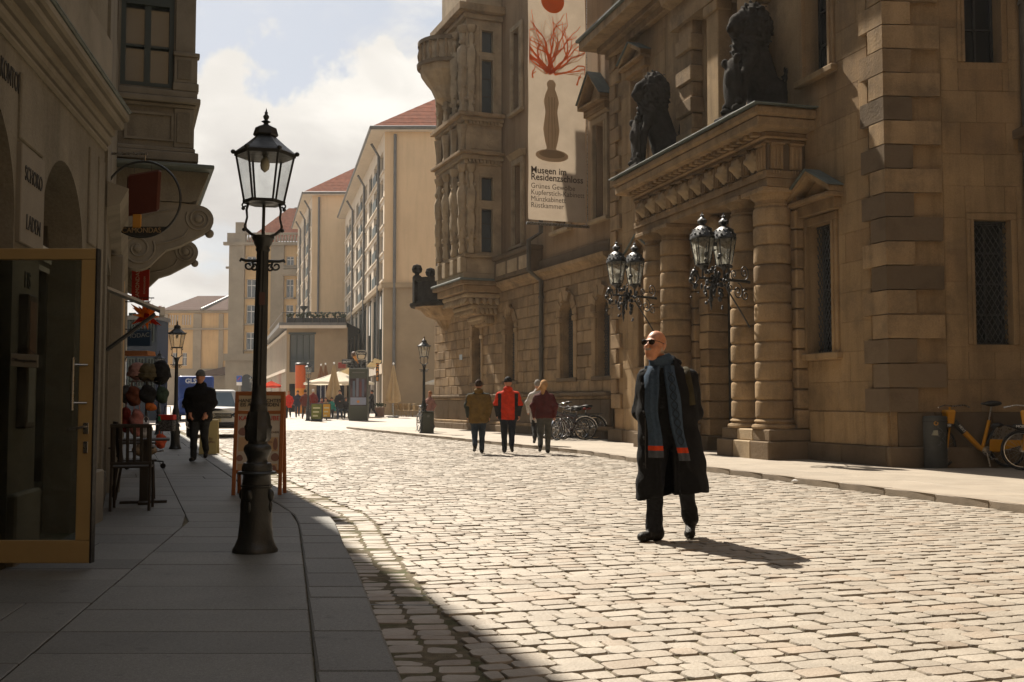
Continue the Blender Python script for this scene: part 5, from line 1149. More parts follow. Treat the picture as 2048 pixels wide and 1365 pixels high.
# ================================================================== DOUBLE WALL LANTERNS
def wall_lantern():
    t = thing('double_wall_lantern', '', 'wall lantern')
    # local: -y away from the wall
    arm = obj('bracket', MB().tube([(0, 0, 0), (0, -0.3, 0.02), (0, -1.55, 0.05)], [0.03, 0.028, 0.022], 8), m_irongloss, t)
    b = MB(); b.tube([(0, -0.02, -0.85), (0, -0.3, -0.55), (0, -0.8, -0.06)], 0.018, 8); obj('brace', b, m_irongloss, arm)
    for (cy, cz, r, a0, tr) in ((-0.18, 0.18, 0.15, -90, 1.6), (-0.38, -0.18, 0.16, 90, -1.6), (-0.15, -0.25, 0.12, 60, 1.5), (-0.62, -0.12, 0.10, 90, 1.5), (-0.5, 0.14, 0.09, -90, -1.4)):
        b = MB(); b.tube(spiral((cy, cz), r, 0.02, a0, tr, 30, 'yz'), 0.012, 6); obj('scroll', b, m_irongloss, arm, smooth=60)
    rs = random.Random(4); b = MB()
    for i in range(120):                                 # gilded-iron leafwork cluster under the lanterns
        y = rs.gauss(-1.15, 0.22); z = rs.gauss(-0.02, 0.2); x = rs.gauss(0, 0.10); q = rs.uniform(0.015, 0.05); a = rs.uniform(0, 6.28)
        b.ball((x, y, z), q, 6, 4, 0, (1, 0.6 + rs.random(), 1.5 - rs.random()))
    obj('leafwork', b, m_irongloss, arm, smooth=70, kind='stuff')
    b = MB(); b.tube([(0, -1.2, -0.1), (0, -1.22, -0.42), (0, -1.2, -0.55)], [0.05, 0.03, 0.006], 8).ball((0, -1.21, -0.34), 0.055, 8, 6).ball((0, -1.21, -0.46), 0.03, 8, 5); obj('drop_finial', b, m_irongloss, arm, smooth=60)
    b = MB(); b.tube(spiral((-1.72, 0.03), 0.15, 0.03, 0, 1.7, 26, 'yz'), 0.02, 7); b.ball((0, -1.73, 0.14), 0.07, 10, 7).ball((0, -1.83, 0.0), 0.05, 8, 5).ball((0, -1.70, -0.12), 0.05, 8, 5); obj('front_scroll', b, m_irongloss, arm, smooth=60)
    for ly in (-0.80, -1.46):
        L = thing('lantern', '', None); del L['label']; L.parent = t; L.location = (0.0, ly, 0.28)
        b = MB(); b.tube([(0, 0, -0.25), (0, 0, 0.02)], 0.025, 8).lathe([(0.03, -0.08), (0.09, -0.02), (0.16, 0.0), (0.165, 0.03)], 12); obj('lantern_base', b, m_irongloss, L, smooth=50)
        RB, RT, ZT = 0.185, 0.292, 0.50; sq = lambda r, k: (r * math.cos(math.pi / 3 * k), r * math.sin(math.pi / 3 * k))
        for k in range(6):
            (x0, y0), (x1, y1) = sq(RB, k), sq(RT, k); (x2, y2), (x3, y3) = sq(RB, k + 1), sq(RT, k + 1)
            b = MB(); b.tube([(x0, y0, 0.03), (x1, y1, ZT)], 0.014, 4); obj('glazing_bar', b, m_irongloss, L)
            b = MB(); f = 0.98; b.add([(x0 * f, y0 * f, 0.03), (x2 * f, y2 * f, 0.03), (x3 * f, y3 * f, ZT), (x1 * f, y1 * f, ZT)], [(0, 1, 2, 3)]); obj('glass_pane', b, m_frost, L)
        b = MB(); b.lathe([(0.25, ZT - 0.01), (0.305, ZT), (0.30, ZT + 0.04), (0.28, ZT + 0.06), (0.255, ZT + 0.12), (0.20, ZT + 0.19), (0.12, ZT + 0.235), (0.07, ZT + 0.25), (0.06, ZT + 0.28)], 24, lob=12, lam=0.025); obj('lantern_dome', b, m_irongloss, L, smooth=50)
        b = MB()
        for k in range(14): a = k * 2 * math.pi / 14; b.ball((0.275 * math.cos(a), 0.275 * math.sin(a), ZT + 0.075), 0.028, 6, 4).ball((0.225 * math.cos(a + 0.2), 0.225 * math.sin(a + 0.2), ZT + 0.165), 0.02, 6, 4)
        obj('dome_leaves', b, m_irongloss, L, smooth=70, kind='stuff')
        b = MB(); b.lathe([(0.05, 0), (0.10, 0.03), (0.11, 0.07), (0.06, 0.12), (0.03, 0.14), (0.05, 0.17), (0.015, 0.2), (0.001, 0.26)], 12, (0, 0, ZT + 0.27), lob=6, lam=0.14); obj('crown', b, m_irongloss, L, smooth=50)
        b = MB(); b.lathe([(0.02, 0.03), (0.03, 0.1), (0.035, 0.22), (0.012, 0.26)], 10); obj('mantle', b, plain('milky_bulb_glass', (0, 0, 0)), L)
    return t
wl = wall_lantern()
for i, (x, lab) in enumerate(((9.33, 'right double lantern on ornate black iron bracket, nearer to the grated window'), (4.72, 'left double lantern on ornate black iron bracket, above the bald man'))):
    o = wl if i == 0 else copy_tree(wl); q = GA.w(x, -0.78, 3.62 if i == 0 else 3.72); o.location = q; o.rotation_euler = (0, 0, GA.rz); o['label'] = lab; o['group'] = 'double lanterns flanking the palace gate'; o.scale = (1.0, 0.62, 1.0) if False else (1, 1, 1)
for o in [q for q in bpy.data.objects if q.name.startswith('double_wall_lantern')]: o.scale = (1.14, 0.72, 1.08)

# ================================================================== LIONS ON THE BALCONY
def lion(P):
    n = 0.04 * np.sin(P[:, 0] * 31 + 3 * np.sin(P[:, 2] * 9)) * np.sin(P[:, 2] * 24 + P[:, 1] * 11 + 2 * np.sin(P[:, 0] * 7)) * np.cos(P[:, 1] * 23)
    d = s_cap(P, (0, 0.28, 0.45), (0, -0.05, 1.35), 0.40, 0.34)             # trunk, sitting up
    for s in (-1, 1):
        d = smin(d, s_ell(P, (s * 0.30, 0.42, 0.36), (0.20, 0.36, 0.36)), 0.08)          # haunches
        d = smin(d, s_cap(P, (s * 0.32, 0.25, 0.12), (s * 0.32, -0.15, 0.08), 0.12, 0.10), 0.06)
        d = smin(d, s_cap(P, (s * 0.24, -0.22, 1.25), (s * 0.24, -0.45, 0.75), 0.15, 0.10), 0.06)   # forelegs
        d = smin(d, s_cap(P, (s * 0.24, -0.45, 0.75), (s * 0.2, -0.50, 0.14), 0.10, 0.09), 0.05)
        d = smin(d, s_ell(P, (s * 0.2, -0.60, 0.09), (0.11, 0.18, 0.09)), 0.04)
    mane = s_ell(P, (0, -0.06, 1.72), (0.46, 0.42, 0.56)) + n * 1.6; mane = np.minimum(mane, s_ell(P, (0, -0.22, 1.35), (0.36, 0.30, 0.45)) + n * 1.6)
    d = smin(d, mane, 0.06)
    d = smin(d, s_ell(P, (0, -0.42, 1.82), (0.20, 0.24, 0.24)), 0.06); d = smin(d, s_ell(P, (0, -0.60, 1.72), (0.12, 0.14, 0.11)), 0.05)
    d = smin(d, s_ell(P, (0, -0.55, 1.60), (0.09, 0.12, 0.05)), 0.03); d = smin(d, s_ell(P, (0, -0.50, 1.90), (0.17, 0.08, 0.05)), 0.03)
    for s in (-1, 1): d = smin(d, s_ell(P, (s * 0.2, -0.16, 2.12), (0.08, 0.06, 0.1)), 0.04)
    d = smin(d, s_cap(P, (0.2, 0.75, 0.15), (0.42, 0.62, 0.65), 0.06, 0.05), 0.04); d = smin(d, s_ell(P, (0.42, 0.6, 0.78), (0.11, 0.11, 0.16)) + n, 0.04)
    return d + n * 0.3
def lion_shield(P):
    d = np.maximum(s_ell(P, (0, -0.62, 0.62), (0.30, 0.11, 0.52)), -(P[:, 2] - 0.02)); d = smin(d, s_ell(P, (0, -0.74, 0.72), (0.11, 0.05, 0.16)), 0.03)
    for s in (-1, 1): d = smin(d, s_ell(P, (s * 0.22, -0.64, 1.08), (0.09, 0.09, 0.09)), 0.05); d = smin(d, s_ell(P, (s * 0.25, -0.62, 0.2), (0.08, 0.08, 0.08)), 0.05)
    return d
lion0 = None
for i, (x, lab) in enumerate(((9.15, 'blackened stone lion with shield at the right end of the balcony'), (4.3, 'blackened stone lion with shield at the left end of the balcony'))):
    if i == 0:
        lion0 = thing('lion_statue', lab, 'statue', group='lion statues on the balcony')
        net_obj('lion_body', lion, (-0.75, -0.95, -0.05), (0.75, 1.0, 2.4), 0.028, m_black, lion0)
        net_obj('shield', lion_shield, (-0.45, -0.95, -0.02), (0.45, -0.4, 1.3), 0.03, m_black, lion0)
        b = MB(); b.box(-0.5, 0.5, -0.78, 0.72, -0.14, 0.01, 0, 0.03); obj('statue_base', b, m_black, lion0); o = lion0
    else: o = copy_tree(lion0); o['label'] = lab
    o.location = GA.w(x, -0.52 if i == 0 else -0.56, BT + 0.14); o.rotation_euler = (0, 0, GA.rz + (0.10 if i == 0 else -0.1)); o.scale = (1.0, 0.88, 1.05)

# ================================================================== BANNER
bw = WI.w(16.4, 0.0); BZ0 = at(1120, 447, bw[1])[2]
ban = thing('museum_banner', 'tall pale museum banner with orange coral motif hanging from the palace wall', 'banner', (bw[0], bw[1], 0), WI.rz + math.pi / 2)
# local x points out of the wall towards the street when negative: text reads from the street
BWD = 1.98; m_ban = cloth_mat('banner_cloth', (0.40, 0.325, 0.245), 0.35); BZ1 = 16.5
def bx(u): return -BWD + BWD * (u - 1060) / 115.0 - 0.1
def bz(v): return BZ0 + (447 - v) / F * (bw[1] - 0.4)
P = [[(-BWD - 0.1 + BWD * i / 12, 0.02 * math.sin(j * 0.7 + i * 0.5), BZ0 + (BZ1 - BZ0) * j / 40) for i in range(13)] for j in range(41)]
b = MB(); b.grid(P); obj('cloth', b, m_ban, ban, smooth=60)
for z, nm in ((BZ0 - 0.12, 'bottom_bar'), (BZ1 + 0.05, 'top_bar')): b = MB(); b.tube([(-BWD - 0.16, 0, z), (0.0, 0, z)], 0.05, 10); obj(nm, b, m_steel, ban)
b = MB(); b.tube([(-0.05, 0, BZ0 - 0.12), (-0.05, 0, BZ1)], 0.015, 6); obj('side_cable', b, m_steel, ban)
for s in (0, 1): b = MB(); b.tube([(-BWD - 0.1 + s * BWD, 0, BZ0 - 0.1), (-BWD - 0.1 + s * BWD, 0, BZ0 + 0.02)], 0.012, 5); obj('bar_link', b, m_steel, ban)
m_bt = plain('banner_print_dark', (0.09, 0.06, 0.04), 0.8)
for v, s, tx in ((347, 0.30, 'Museen im'), (361, 0.30, 'Residenzschloss'), (379, 0.235, 'Grünes Gewölbe'), (392, 0.235, 'Kupferstich-Kabinett'), (405, 0.235, 'Münzkabinett'), (418, 0.235, 'Rüstkammer')):
    text(tx, s, m_bt, ban, (bx(1064), -0.035, bz(v)), RX, 'LEFT', 0.001, sx=0.93, bold=0.006 if s > 0.28 else 0.0)
m_coral = cloth_mat('coral_print', (0.85, 0.19, 0.05), 0.35); m_coral2 = cloth_mat('coral_print_pale', (0.62, 0.36, 0.22), 0.35); m_figp = cloth_mat('ochre_print', (0.66, 0.49, 0.30), 0.3); m_figd = cloth_mat('ochre_print_dark', (0.44, 0.30, 0.17), 0.3)
def flat_stroke(m, pts, w0, w1, y):
    n = len(pts)
    for i in range(n - 1):
        (x0, z0), (x1, z1) = pts[i], pts[i + 1]; d = math.hypot(x1 - x0, z1 - z0) or 1; nx, nz = -(z1 - z0) / d, (x1 - x0) / d
        a = w0 + (w1 - w0) * i / (n - 1); c = w0 + (w1 - w0) * (i + 1) / (n - 1)
        m.add([(x0 - nx * a, y, z0 - nz * a), (x0 + nx * a, y, z0 + nz * a), (x1 + nx * c, y, z1 + nz * c), (x1 - nx * c, y, z1 - nz * c)], [(0, 3, 2, 1)])
rs = random.Random(12)
def branch(m, x, z, ang, L, w, dep, y):
    pts = [(x, z)]; a = ang
    for i in range(4): a += rs.uniform(-0.28, 0.28); pts.append((pts[-1][0] + L / 4 * math.cos(a), pts[-1][1] + L / 4 * math.sin(a)))
    pts = [(min(max(q[0], -BWD - 0.06), -0.14), q[1]) for q in pts]
    flat_stroke(m, pts, w, w * 0.6, y)
    if dep:
        for k in range(2): branch(m, *pts[rs.choice((2, 3)) if k else 4], a + rs.choice((-1, 1)) * rs.uniform(0.25, 0.6), L * 0.62, w * 0.62, dep - 1, y)
for nm, mt, w0, y in (('coral_print', m_coral2, 0.018, -0.028), ('coral_print', m_coral, 0.034, -0.031)):
    b = MB()
    for i in range(15): branch(b, bx(1102 + rs.uniform(-8, 10)), bz(150 - rs.uniform(0, 8)), R(20 + 10 * i + rs.uniform(-5, 5)), rs.uniform(0.85, 1.15), w0, 2, y)
    obj(nm, b, mt, ban, kind='stuff')
b = MB()
for (u, v, a) in ((1068, 160, 100), (1156, 165, 60)): branch(b, bx(u), bz(v), R(a), 0.25, 0.03, 1, -0.033)
obj('coral_print', b, m_coral, ban, kind='stuff')
# a plain vase-like stand below the coral
prof = [(0.07, 160), (0.16, 168), (0.12, 178), (0.20, 190), (0.26, 205), (0.20, 225), (0.24, 245), (0.28, 262), (0.22, 285), (0.16, 300), (0.2, 308)]
b = MB(); b.prism([(bx(1105) + w_, bz(v)) for w_, v in prof] + [(bx(1105) - w_, bz(v)) for w_, v in prof[::-1]], -0.034, -0.030); obj('vase_print', b, m_figp, ban)
for k, (du, w_) in enumerate(((-0.09, 0.012), (0.02, 0.016), (0.11, 0.012))): b = MB(); flat_stroke(b, [(bx(1105) + du, bz(195)), (bx(1105) + du * 0.8, bz(230)), (bx(1105) + du * 1.2, bz(265)), (bx(1105) + du, bz(300))], w_, w_ * 0.5, -0.037); obj('vase_shading', b, m_figd, ban)
b = MB(); b.prism([(bx(1106) + 0.56 * math.cos(a), bz(315) + 0.2 * math.sin(a)) for a in np.linspace(0, 2 * math.pi, 25)[:-1]], -0.039, -0.036); obj('foot_print', b, m_figp, ban)
b = MB(); b.prism([(bx(1106) + 0.44 * math.cos(a), bz(312) + 0.13 * math.sin(a)) for a in np.linspace(0, 2 * math.pi, 25)[:-1]], -0.043, -0.040); obj('foot_print', b, m_figd, ban)
b = MB(); b.prism([(bx(1108) + 0.40 * math.cos(a), bz(-4) + 0.40 * math.sin(a)) for a in np.linspace(0, 2 * math.pi, 25)[:-1]], -0.034, -0.030); obj('orange_disc_print', b, cloth_mat('orange_disc_print', (0.75, 0.18, 0.02), 0.45), ban)
# ================================================================== BUILDINGS ROUND THE SQUARE
m_modplaster = mat('tan_render', (0.63, 0.45, 0.27), 0.9, 0.06, 0.3, 0.1, 20, 0.15, stain=(0.4, 0.2, (0.42, 0.31, 0.2)), streak=0.18)
m_modpale = mat('pale_render', (0.58, 0.50, 0.40), 0.9, 0.06, 0.3, 0.1, 20, 0.15, streak=0.2)
m_modstone = mat('brown_stone_cladding', (0.33, 0.245, 0.15), 0.9, 0.12, 0.6, 0.3, 6, 0.2, stain=(0.8, 0.3, (0.22, 0.16, 0.10)))
m_ochre = mat('ochre_render', (0.52, 0.345, 0.165), 0.9, 0.08, 0.4, 0.1, 20, 0.15, stain=(0.5, 0.2, (0.35, 0.24, 0.13)), streak=0.25)
m_farstone = mat('far_grey_stone', (0.26, 0.215, 0.155), 0.9, 0.15, 0.5, 0.2, 8, 0.2, stain=(0.6, 0.3, (0.15, 0.12, 0.09)))
m_tile = mat('red_roof_tile', (0.19, 0.058, 0.030), 0.95, 0.25, 3, 0.3, 20, 0.08, rnd=0.15)
m_tiledark = mat('brown_roof_tile', (0.07, 0.04, 0.032), 0.95, 0.2, 3, 0.3, 20, 0.08)
m_zinc = mat('zinc_gutter', (0.12, 0.115, 0.105), 0.5, 0.15, 3, 0.1, 30, 0.4)
def roof_courses(parent, A, Bp, C, D, n, m, name='tile_course', th=0.03):
    """a roof slope: eave A-B up to ridge D-C, laid in overlapping tile courses"""
    A, Bp, C, D = map(Vector, (A, Bp, C, D)); nrm = (Bp - A).cross(D - A).normalized()
    for k in range(n):
        t0, t1 = k / n, (k + 1.06) / n; t1 = min(t1, 1.0)
        p = [A.lerp(D, t0), Bp.lerp(C, t0), Bp.lerp(C, t1), A.lerp(D, t1)]
        lift = [th, th, 0.02, 0.02]; V = [q + nrm * l for q, l in zip(p, lift)] + [q for q in p]
        b = MB(); b.add([tuple(q) for q in V], [(0, 1, 2, 3), (4, 5, 1, 0), (5, 6, 2, 1), (7, 4, 0, 3)]); obj(name, b, m, parent)
def far_window(parent, x0, x1, z0, z1, y=0.25, m=None, fr=None, cross=True, name='window'):
    b = MB(); b.box(x0, x1, y, y + 0.03, z0, z1); w = obj(name, b, m or m_winglass, parent)
    b = MB(); f = 0.07; t = y - 0.06
    b.box(x0, x0 + f, t, y - 0.002, z0, z1).box(x1 - f, x1, t, y - 0.002, z0, z1).box(x0 + f, x1 - f, t, y - 0.002, z0, z0 + f).box(x0 + f, x1 - f, t, y - 0.002, z1 - f, z1)
    if cross: xm = (x0 + x1) / 2; b.box(xm - 0.035, xm + 0.035, t, y - 0.003, z0 + f, z1 - f); zm = z0 + (z1 - z0) * 0.66; b.box(x0 + f, x1 - f, t, y - 0.004, zm - 0.04, zm + 0.04)
    obj('frame', b, fr or m_white, w); return w
# ---- tall block B: gable towards us, long window front running away on its left
def block(name, label, corner, d_front, w_gable, length, zt, g0, stripe, seed, bays):
    """corner = near left corner; long front runs back along d_front"""
    t = thing(name, label, 'building', (corner[0], corner[1], 0), 0.0)
    n_ = math.hypot(*d_front); dx, dy = d_front[0] / n_, d_front[1] / n_
    # gable (faces the camera)
    zs = 8.95
    b = MB(); b.add([(0, 0, g0 + zs), (w_gable, 0, g0 + zs), (w_gable, 0, zt), (0, 0, zt)], [(0, 1, 2, 3)]); obj('gable_wall', b, m_modplaster, t)
    b = MB(); b.add([(0, -0.02, g0 - 0.1), (w_gable, -0.02, g0 - 0.1), (w_gable, -0.02, g0 + zs), (0, -0.02, g0 + zs)], [(0, 1, 2, 3)]); b.add([(w_gable, 0, g0), (w_gable + dx * length, dy * length, g0), (w_gable + dx * length, dy * length, zt), (w_gable, 0, zt)], [(0, 1, 2, 3)]); obj('stone_base', b, m_modstone, t)
    b = MB(); b.box(-0.1, w_gable, -0.18, 0.0, g0 + zs - 0.05, g0 + zs + 0.3); obj('string_course', b, m_modstone, t)
    b = MB(); b.tube([(0.75, -0.12, g0 + 0.2), (0.75, -0.12, zt - 0.2)], 0.11, 8); obj('drainpipe', b, m_zinc, t)
    # long front as its own frame
    fr_ = Frame((dx * length, dy * length), (-dx, -dy)); f = thing('long_front', '', None); del f['label']; f.parent = t; f.location = (dx * length, dy * length, 0); f.rotation_euler = (0, 0, fr_.rz)
    ops = []; fl = 5; fh = (zt - g0 - zs - 1.3) / fl
    bw_ = length / bays
    for k in range(fl):
        for i in range(bays):
            x = i * bw_ + bw_ * 0.2; z = g0 + zs + 0.6 + k * fh; ops.append((x, x + bw_ * 0.6, z, z + fh * 0.78, i))
    b = MB(); wall_sheet(b, 0, length, g0 + zs, zt, [o[:4] for o in ops], 0.22); obj('front_wall', b, m_modpale, f)
    for o in ops: far_window(f, o[0], o[1], o[2], o[3], 0.2, None, m_modpale if o[4] % 3 else m_green, False)
    for k in range(fl):
        for i in range(bays):
            if i % 3 == 1: o = ops[k * bays + i]; b = MB(); b.box(o[0] - 0.1, o[1] + 0.1, -0.12, -0.06, o[2], o[2] + fh * 0.36); obj('balcony_rail', b, m_green, f)
    for k in range(fl): z = g0 + zs + 0.45 + k * fh; b = MB(); b.box(0, length, -0.1, 0.0, z, z + 0.14); obj('sill_band', b, m_modpale, f)
    for x in (length * 0.30, length * 0.62, length * 0.93): b = MB(); b.tube([(x, -0.16, g0 + 3), (x, -0.16, zt - 1.2), (x, -0.7, zt - 0.3)], 0.1, 8); obj('drainpipe', b, m_zinc, f)
    b = MB(); b.add([(0, 0.15, g0), (length, 0.15, g0), (length, 0.15, g0 + zs), (0, 0.15, g0 + zs)], [(0, 1, 2, 3)]); obj('shop_glass_front', b, m_dglass, f)
    for i in range(bays + 1): x = min(length - 0.35, i * bw_); b = MB(); b.box(x, x + 0.35, -0.05, 0.2, g0, g0 + zs); obj('shop_pier', b, m_modpale, f)
    for i in range(bays * 3): x = (i + 0.5) * bw_ / 3; b = MB(); b.box(x - 0.05, x + 0.05, 0.05, 0.14, g0 + 3.6, g0 + zs - 0.4); obj('mullion', b, m_green, f)
    b = MB(); b.box(0, length, -0.08, 0.2, g0 + 2.9, g0 + 3.6); obj('fascia', b, m_modpale, f)
    for i in (bays * 3 - 7, bays * 3 - 9, bays * 3 - 10, bays * 3 - 4, bays * 3 - 3): x = (i + 0.5) * bw_ / 3; b = MB(); b.box(x + 0.07, x + bw_ / 3 - 0.07, 0.08, 0.12, g0 + 6.2, g0 + zs - 0.4); obj('sun_blind', b, m_white, f)
    mould(f, 'string_course', 0, length + 0.1, [(0, g0 + zs - 0.05), (0.16, g0 + zs), (0.2, g0 + zs + 0.28), (0, g0 + zs + 0.3)], m_modstone)
    # eaves and hipped roof
    e = 0.9; ze = zt
    c = [Vector((-e, -e * 0.5, ze)), Vector((w_gable + 1, -e * 0.5, ze)), Vector((w_gable + 1 + dx * length, dy * length + e, ze)), Vector((-e + dx * length, dy * length + e, ze))]
    b = MB(); b.add([tuple(q) for q in c] + [tuple(q + Vector((0, 0, 0.22))) for q in c], [(3, 2, 1, 0), (4, 5, 6, 7), (0, 1, 5, 4), (3, 0, 4, 7), (1, 2, 6, 5)]); obj('eaves', b, m_modpale, t)
    for p_, q_ in ((c[0], c[1]), (c[3], c[0])): b = MB(); b.tube([p_ + Vector((0, 0, 0.2)), q_ + Vector((0, 0, 0.2))], 0.14, 8); obj('gutter', b, m_zinc, t)
    inx = min(w_gable / 2, 9.0); rh = inx * 0.85; up = Vector((0, 0, 0.25))
    r0 = Vector((inx, inx * 0.95, ze + rh)); r1 = Vector((inx + dx * length, dy * length - inx * 0.5, ze + rh))
    roof_courses(t, c[0] + up, c[1] + up, Vector((w_gable - inx + 2, inx * 0.95, ze + rh)), r0, 14, m_tile); roof_courses(t, c[3] + up, c[0] + up, r0, r1, 14, m_tile)
    return t
cB = at(766, 806, 75.0)
block('tan_office_block', 'tall tan rendered block with red hipped roof beside the palace oriel', (cB[0], 75.0), (-0.234, 1), 14.0, 36.0, CAMH + (HZ - 258) / F * 75, zg(75), 0, 1, 9)
cA = at(620, 806, 113.0)
block('ochre_office_block', 'smaller ochre rendered block with red roof behind the terrace restaurant', (cA[0], 113.0), (-0.27, 1), 16.0, 22.0, CAMH + (HZ - 388) / F * 113, zg(113), 0, 2, 6)
# ---- terrace restaurant pavilion
Yp = 86.0; gp = zg(Yp); pv = at(572, 806, Yp); pvx = pv[0]; wP = at(694, 806, Yp)[0] - pvx
zr = CAMH + (HZ - 655) / F * Yp
pav = thing('terrace_restaurant', 'low stone restaurant pavilion with roof terrace and large dark window', 'building', (pvx, Yp, 0), 0.0)
def pz(v): return CAMH + (HZ - v) / F * Yp
def pxx(u): return at(u, 806, Yp)[0] - pvx
wo = [(pxx(578), pxx(628), pz(745), pz(669)), (pxx(578), pxx(600), gp, pz(768)), (pxx(632), pxx(688), gp, pz(760))]
b = MB(); wall_sheet(b, 0, wP, gp - 0.1, zr, wo, 0.3); obj('wall', b, m_modstone, pav)
b = MB(); b.box(wo[0][0], wo[0][1], 0.25, 0.28, wo[0][2], wo[0][3]); w_ = obj('window', b, m_winglass, pav); b = MB()
for i in range(1, 4): x = wo[0][0] + (wo[0][1] - wo[0][0]) * i / 4; b.box(x - 0.04, x + 0.04, 0.18, 0.24, wo[0][2], wo[0][3])
b.box(wo[0][0], wo[0][1], 0.15, 0.18, wo[0][2] + 0.9, wo[0][2] + 1.0).box(wo[0][0] - 0.1, wo[0][1] + 0.1, -0.05, 0.2, wo[0][3], wo[0][3] + 0.15); obj('frame', b, m_green, w_)
for q in wo[1:]: b = MB(); b.box(q[0], q[1], 0.25, 0.28, q[2], q[3]); obj('doorway_glass', b, m_dglass, pav)
sl = math.hypot(-7.2, 25); f = thing('glazed_side', '', None); del f['label']; f.parent = pav; f.location = (-7.2, 25, 0); f.rotation_euler = (0, 0, math.atan2(-25, 7.2))
b = MB(); b.box(0, sl, 0.1, 0.2, gp, zr - 0.5); obj('glass_front', b, m_winglass, f)
for i in range(19): x = i * sl / 18.5; b = MB(); b.box(x, x + 0.16, -0.05, 0.09, gp, zr - 0.5); obj('fin', b, m_modpale, f)
for z in (gp + 3.2, zr - 0.5): b = MB(); b.box(0, sl, -0.09, 0.22, z, z + 0.25); obj('fascia', b, m_modpale, f)
b = MB(); b.add([(-0.5, -0.6, zr), (wP, -0.6, zr), (wP, 26, zr), (-7.9, 26, zr)] + [(-0.5, -0.6, zr + 0.35), (wP, -0.6, zr + 0.35), (wP, 26, zr + 0.35), (-7.9, 26, zr + 0.35)], [(3, 2, 1, 0), (4, 5, 6, 7), (0, 1, 5, 4), (3, 0, 4, 7)]); obj('roof_slab', b, m_zinc, pav)
b = MB(); b.box(-0.45, wP, -0.64, -0.602, zr - 0.12, zr + 0.12); obj('roof_edge', b, m_modpale, pav)
rl = obj('railing', MB().tube([(-7.4, 25, zr + 1.15), (-0.3, -0.4, zr + 1.15), (wP, -0.4, zr + 1.15)], 0.025, 5), m_iron, pav)
for i in range(30): x = -0.3 + (wP + 0.3) * i / 29; b = MB(); b.tube([(x, -0.4, zr + 0.35), (x, -0.4, zr + 1.15)], 0.012, 4); obj('railing_bar', b, m_iron, rl)
rs = random.Random(9)
m_leaf = mat('dark_shrub_leaf', (0.035, 0.045, 0.018), 0.8, 0.4, 6, 0.3, 30, 0.2)
for i in range(7):
    x = 0.3 + i * wP / 7.2; tb = thing('terrace_planter', '%s planter on the restaurant roof terrace' % ('leftmost', 'second', 'third', 'fourth', 'fifth', 'sixth', 'rightmost')[i], 'planter', (pvx + x, Yp + 0.25, zr + 0.35), group='planters on the roof terrace')
    b = MB(); b.box(-0.3, 0.3, -0.2, 0.2, 0, 0.42, 0, 0.02); obj('box', b, m_blackplastic, tb); b = MB()
    for k in range(16): b.ball((rs.gauss(0, 0.22), rs.gauss(0, 0.1), 0.5 + rs.random() * 0.35), rs.uniform(0.06, 0.12), 5, 4)
    obj('shrub', b, m_leaf, tb, kind='stuff')
p = at(603, 640, Yp); ht = thing('patio_heater', 'dark funnel topped patio heater on the roof terrace', 'heater', (p[0], Yp + 0.9, zr + 0.35))
b = MB(); b.lathe([(0.2, 0), (0.18, 0.06), (0.03, 0.1), (0.03, 1.0)], 10); obj('stand', b, m_iron, ht); b = MB(); b.lathe([(0.05, 1.0), (0.15, 1.15), (0.40, 1.38), (0.38, 1.42), (0.02, 1.4)], 12); obj('bowl', b, m_iron, ht)
# ---- big corner building with balustrade
Yc = 140.0; gc = zg(Yc)
def cz(v): return CAMH + (HZ - v) / F * Yc
def cx_(u): return (u - CX) / F * Yc
cor = thing('corner_palace', 'sandstone corner building with roof balustrade behind the big street lamp', 'building', (cx_(456), Yc, 0), 0.0)
def lx(u): return cx_(u) - cx_(456)
Wc = lx(640)
wc = [(lx(a), lx(b_), cz(z0), cz(z1)) for a, b_ in ((491, 509), (570, 585), (590, 604)) for z0, z1 in ((530, 512), (595, 558), (648, 610), (700, 665))]
b = MB(); wall_sheet(b, 0, Wc, gc - 0.5, cz(484), wc, 0.4); b.add([(0, 0, gc - 0.5), (0, 0, cz(484)), (-6, 30, cz(484)), (-6, 30, gc - 0.5)], [(0, 1, 2, 3)]); obj('wall', b, m_ochre, cor)
for q in wc: far_window(cor, *q, 0.3)
for q in wc: b = MB(); b.box(q[0] - 0.25, q[1] + 0.25, -0.15, -0.005, q[2] - 0.2, q[2]); obj('window_sill', b, m_farstone, cor)
for a, c in ((456, 487), (513, 525), (540, 566)): b = MB(); b.box(lx(a), lx(c), -0.35, -0.01, cz(708), cz(490)); obj('pilaster', b, m_farstone, cor)
for v0, v1, o in ((490, 484, 0.7), (537, 533, 0.4), (722, 708, 0.5)): b = MB(); b.box(-o, Wc, -o, -0.002, cz(v0), cz(v1)); obj('cornice', b, m_farstone, cor)
b = MB(); b.box(-0.3, Wc, -0.25, -0.02, gc - 0.5, cz(722)); obj('stone_base', b, m_farstone, cor)
b = MB(); b.box(-0.3, lx(487), -0.3, 1.0, cz(484), cz(465)).box(lx(466), lx(482), 0.2, 2.0, cz(465), cz(442)); obj('attic_block', b, m_farstone, cor)
b = MB(); b.box(lx(487), Wc, -0.2, 0.1, cz(468), cz(464)); ba = obj('balustrade_rail', b, m_farstone, cor)
for i in range(26): x = lx(488) + i * (Wc - lx(488)) / 26; b = MB(); b.lathe([(0.1, 0), (0.16, 0.5), (0.08, 0.9), (0.12, 1.05)], 6, (x, -0.05, cz(484))); obj('baluster', b, m_farstone, ba)
rA, rB = Vector((lx(478), 2.5, cz(475))), Vector((Wc, 2.5, cz(475)))
roof_courses(cor, rA, rB, (Wc, 8, cz(392)), (lx(548), 8, cz(392)), 9, m_tile); b = MB(); b.add([tuple(rA), (lx(548), 8, cz(392)), (lx(470), 20, cz(475))], [(0, 1, 2), (2, 1, 0)]); obj('roof_hip', b, m_tile, cor)
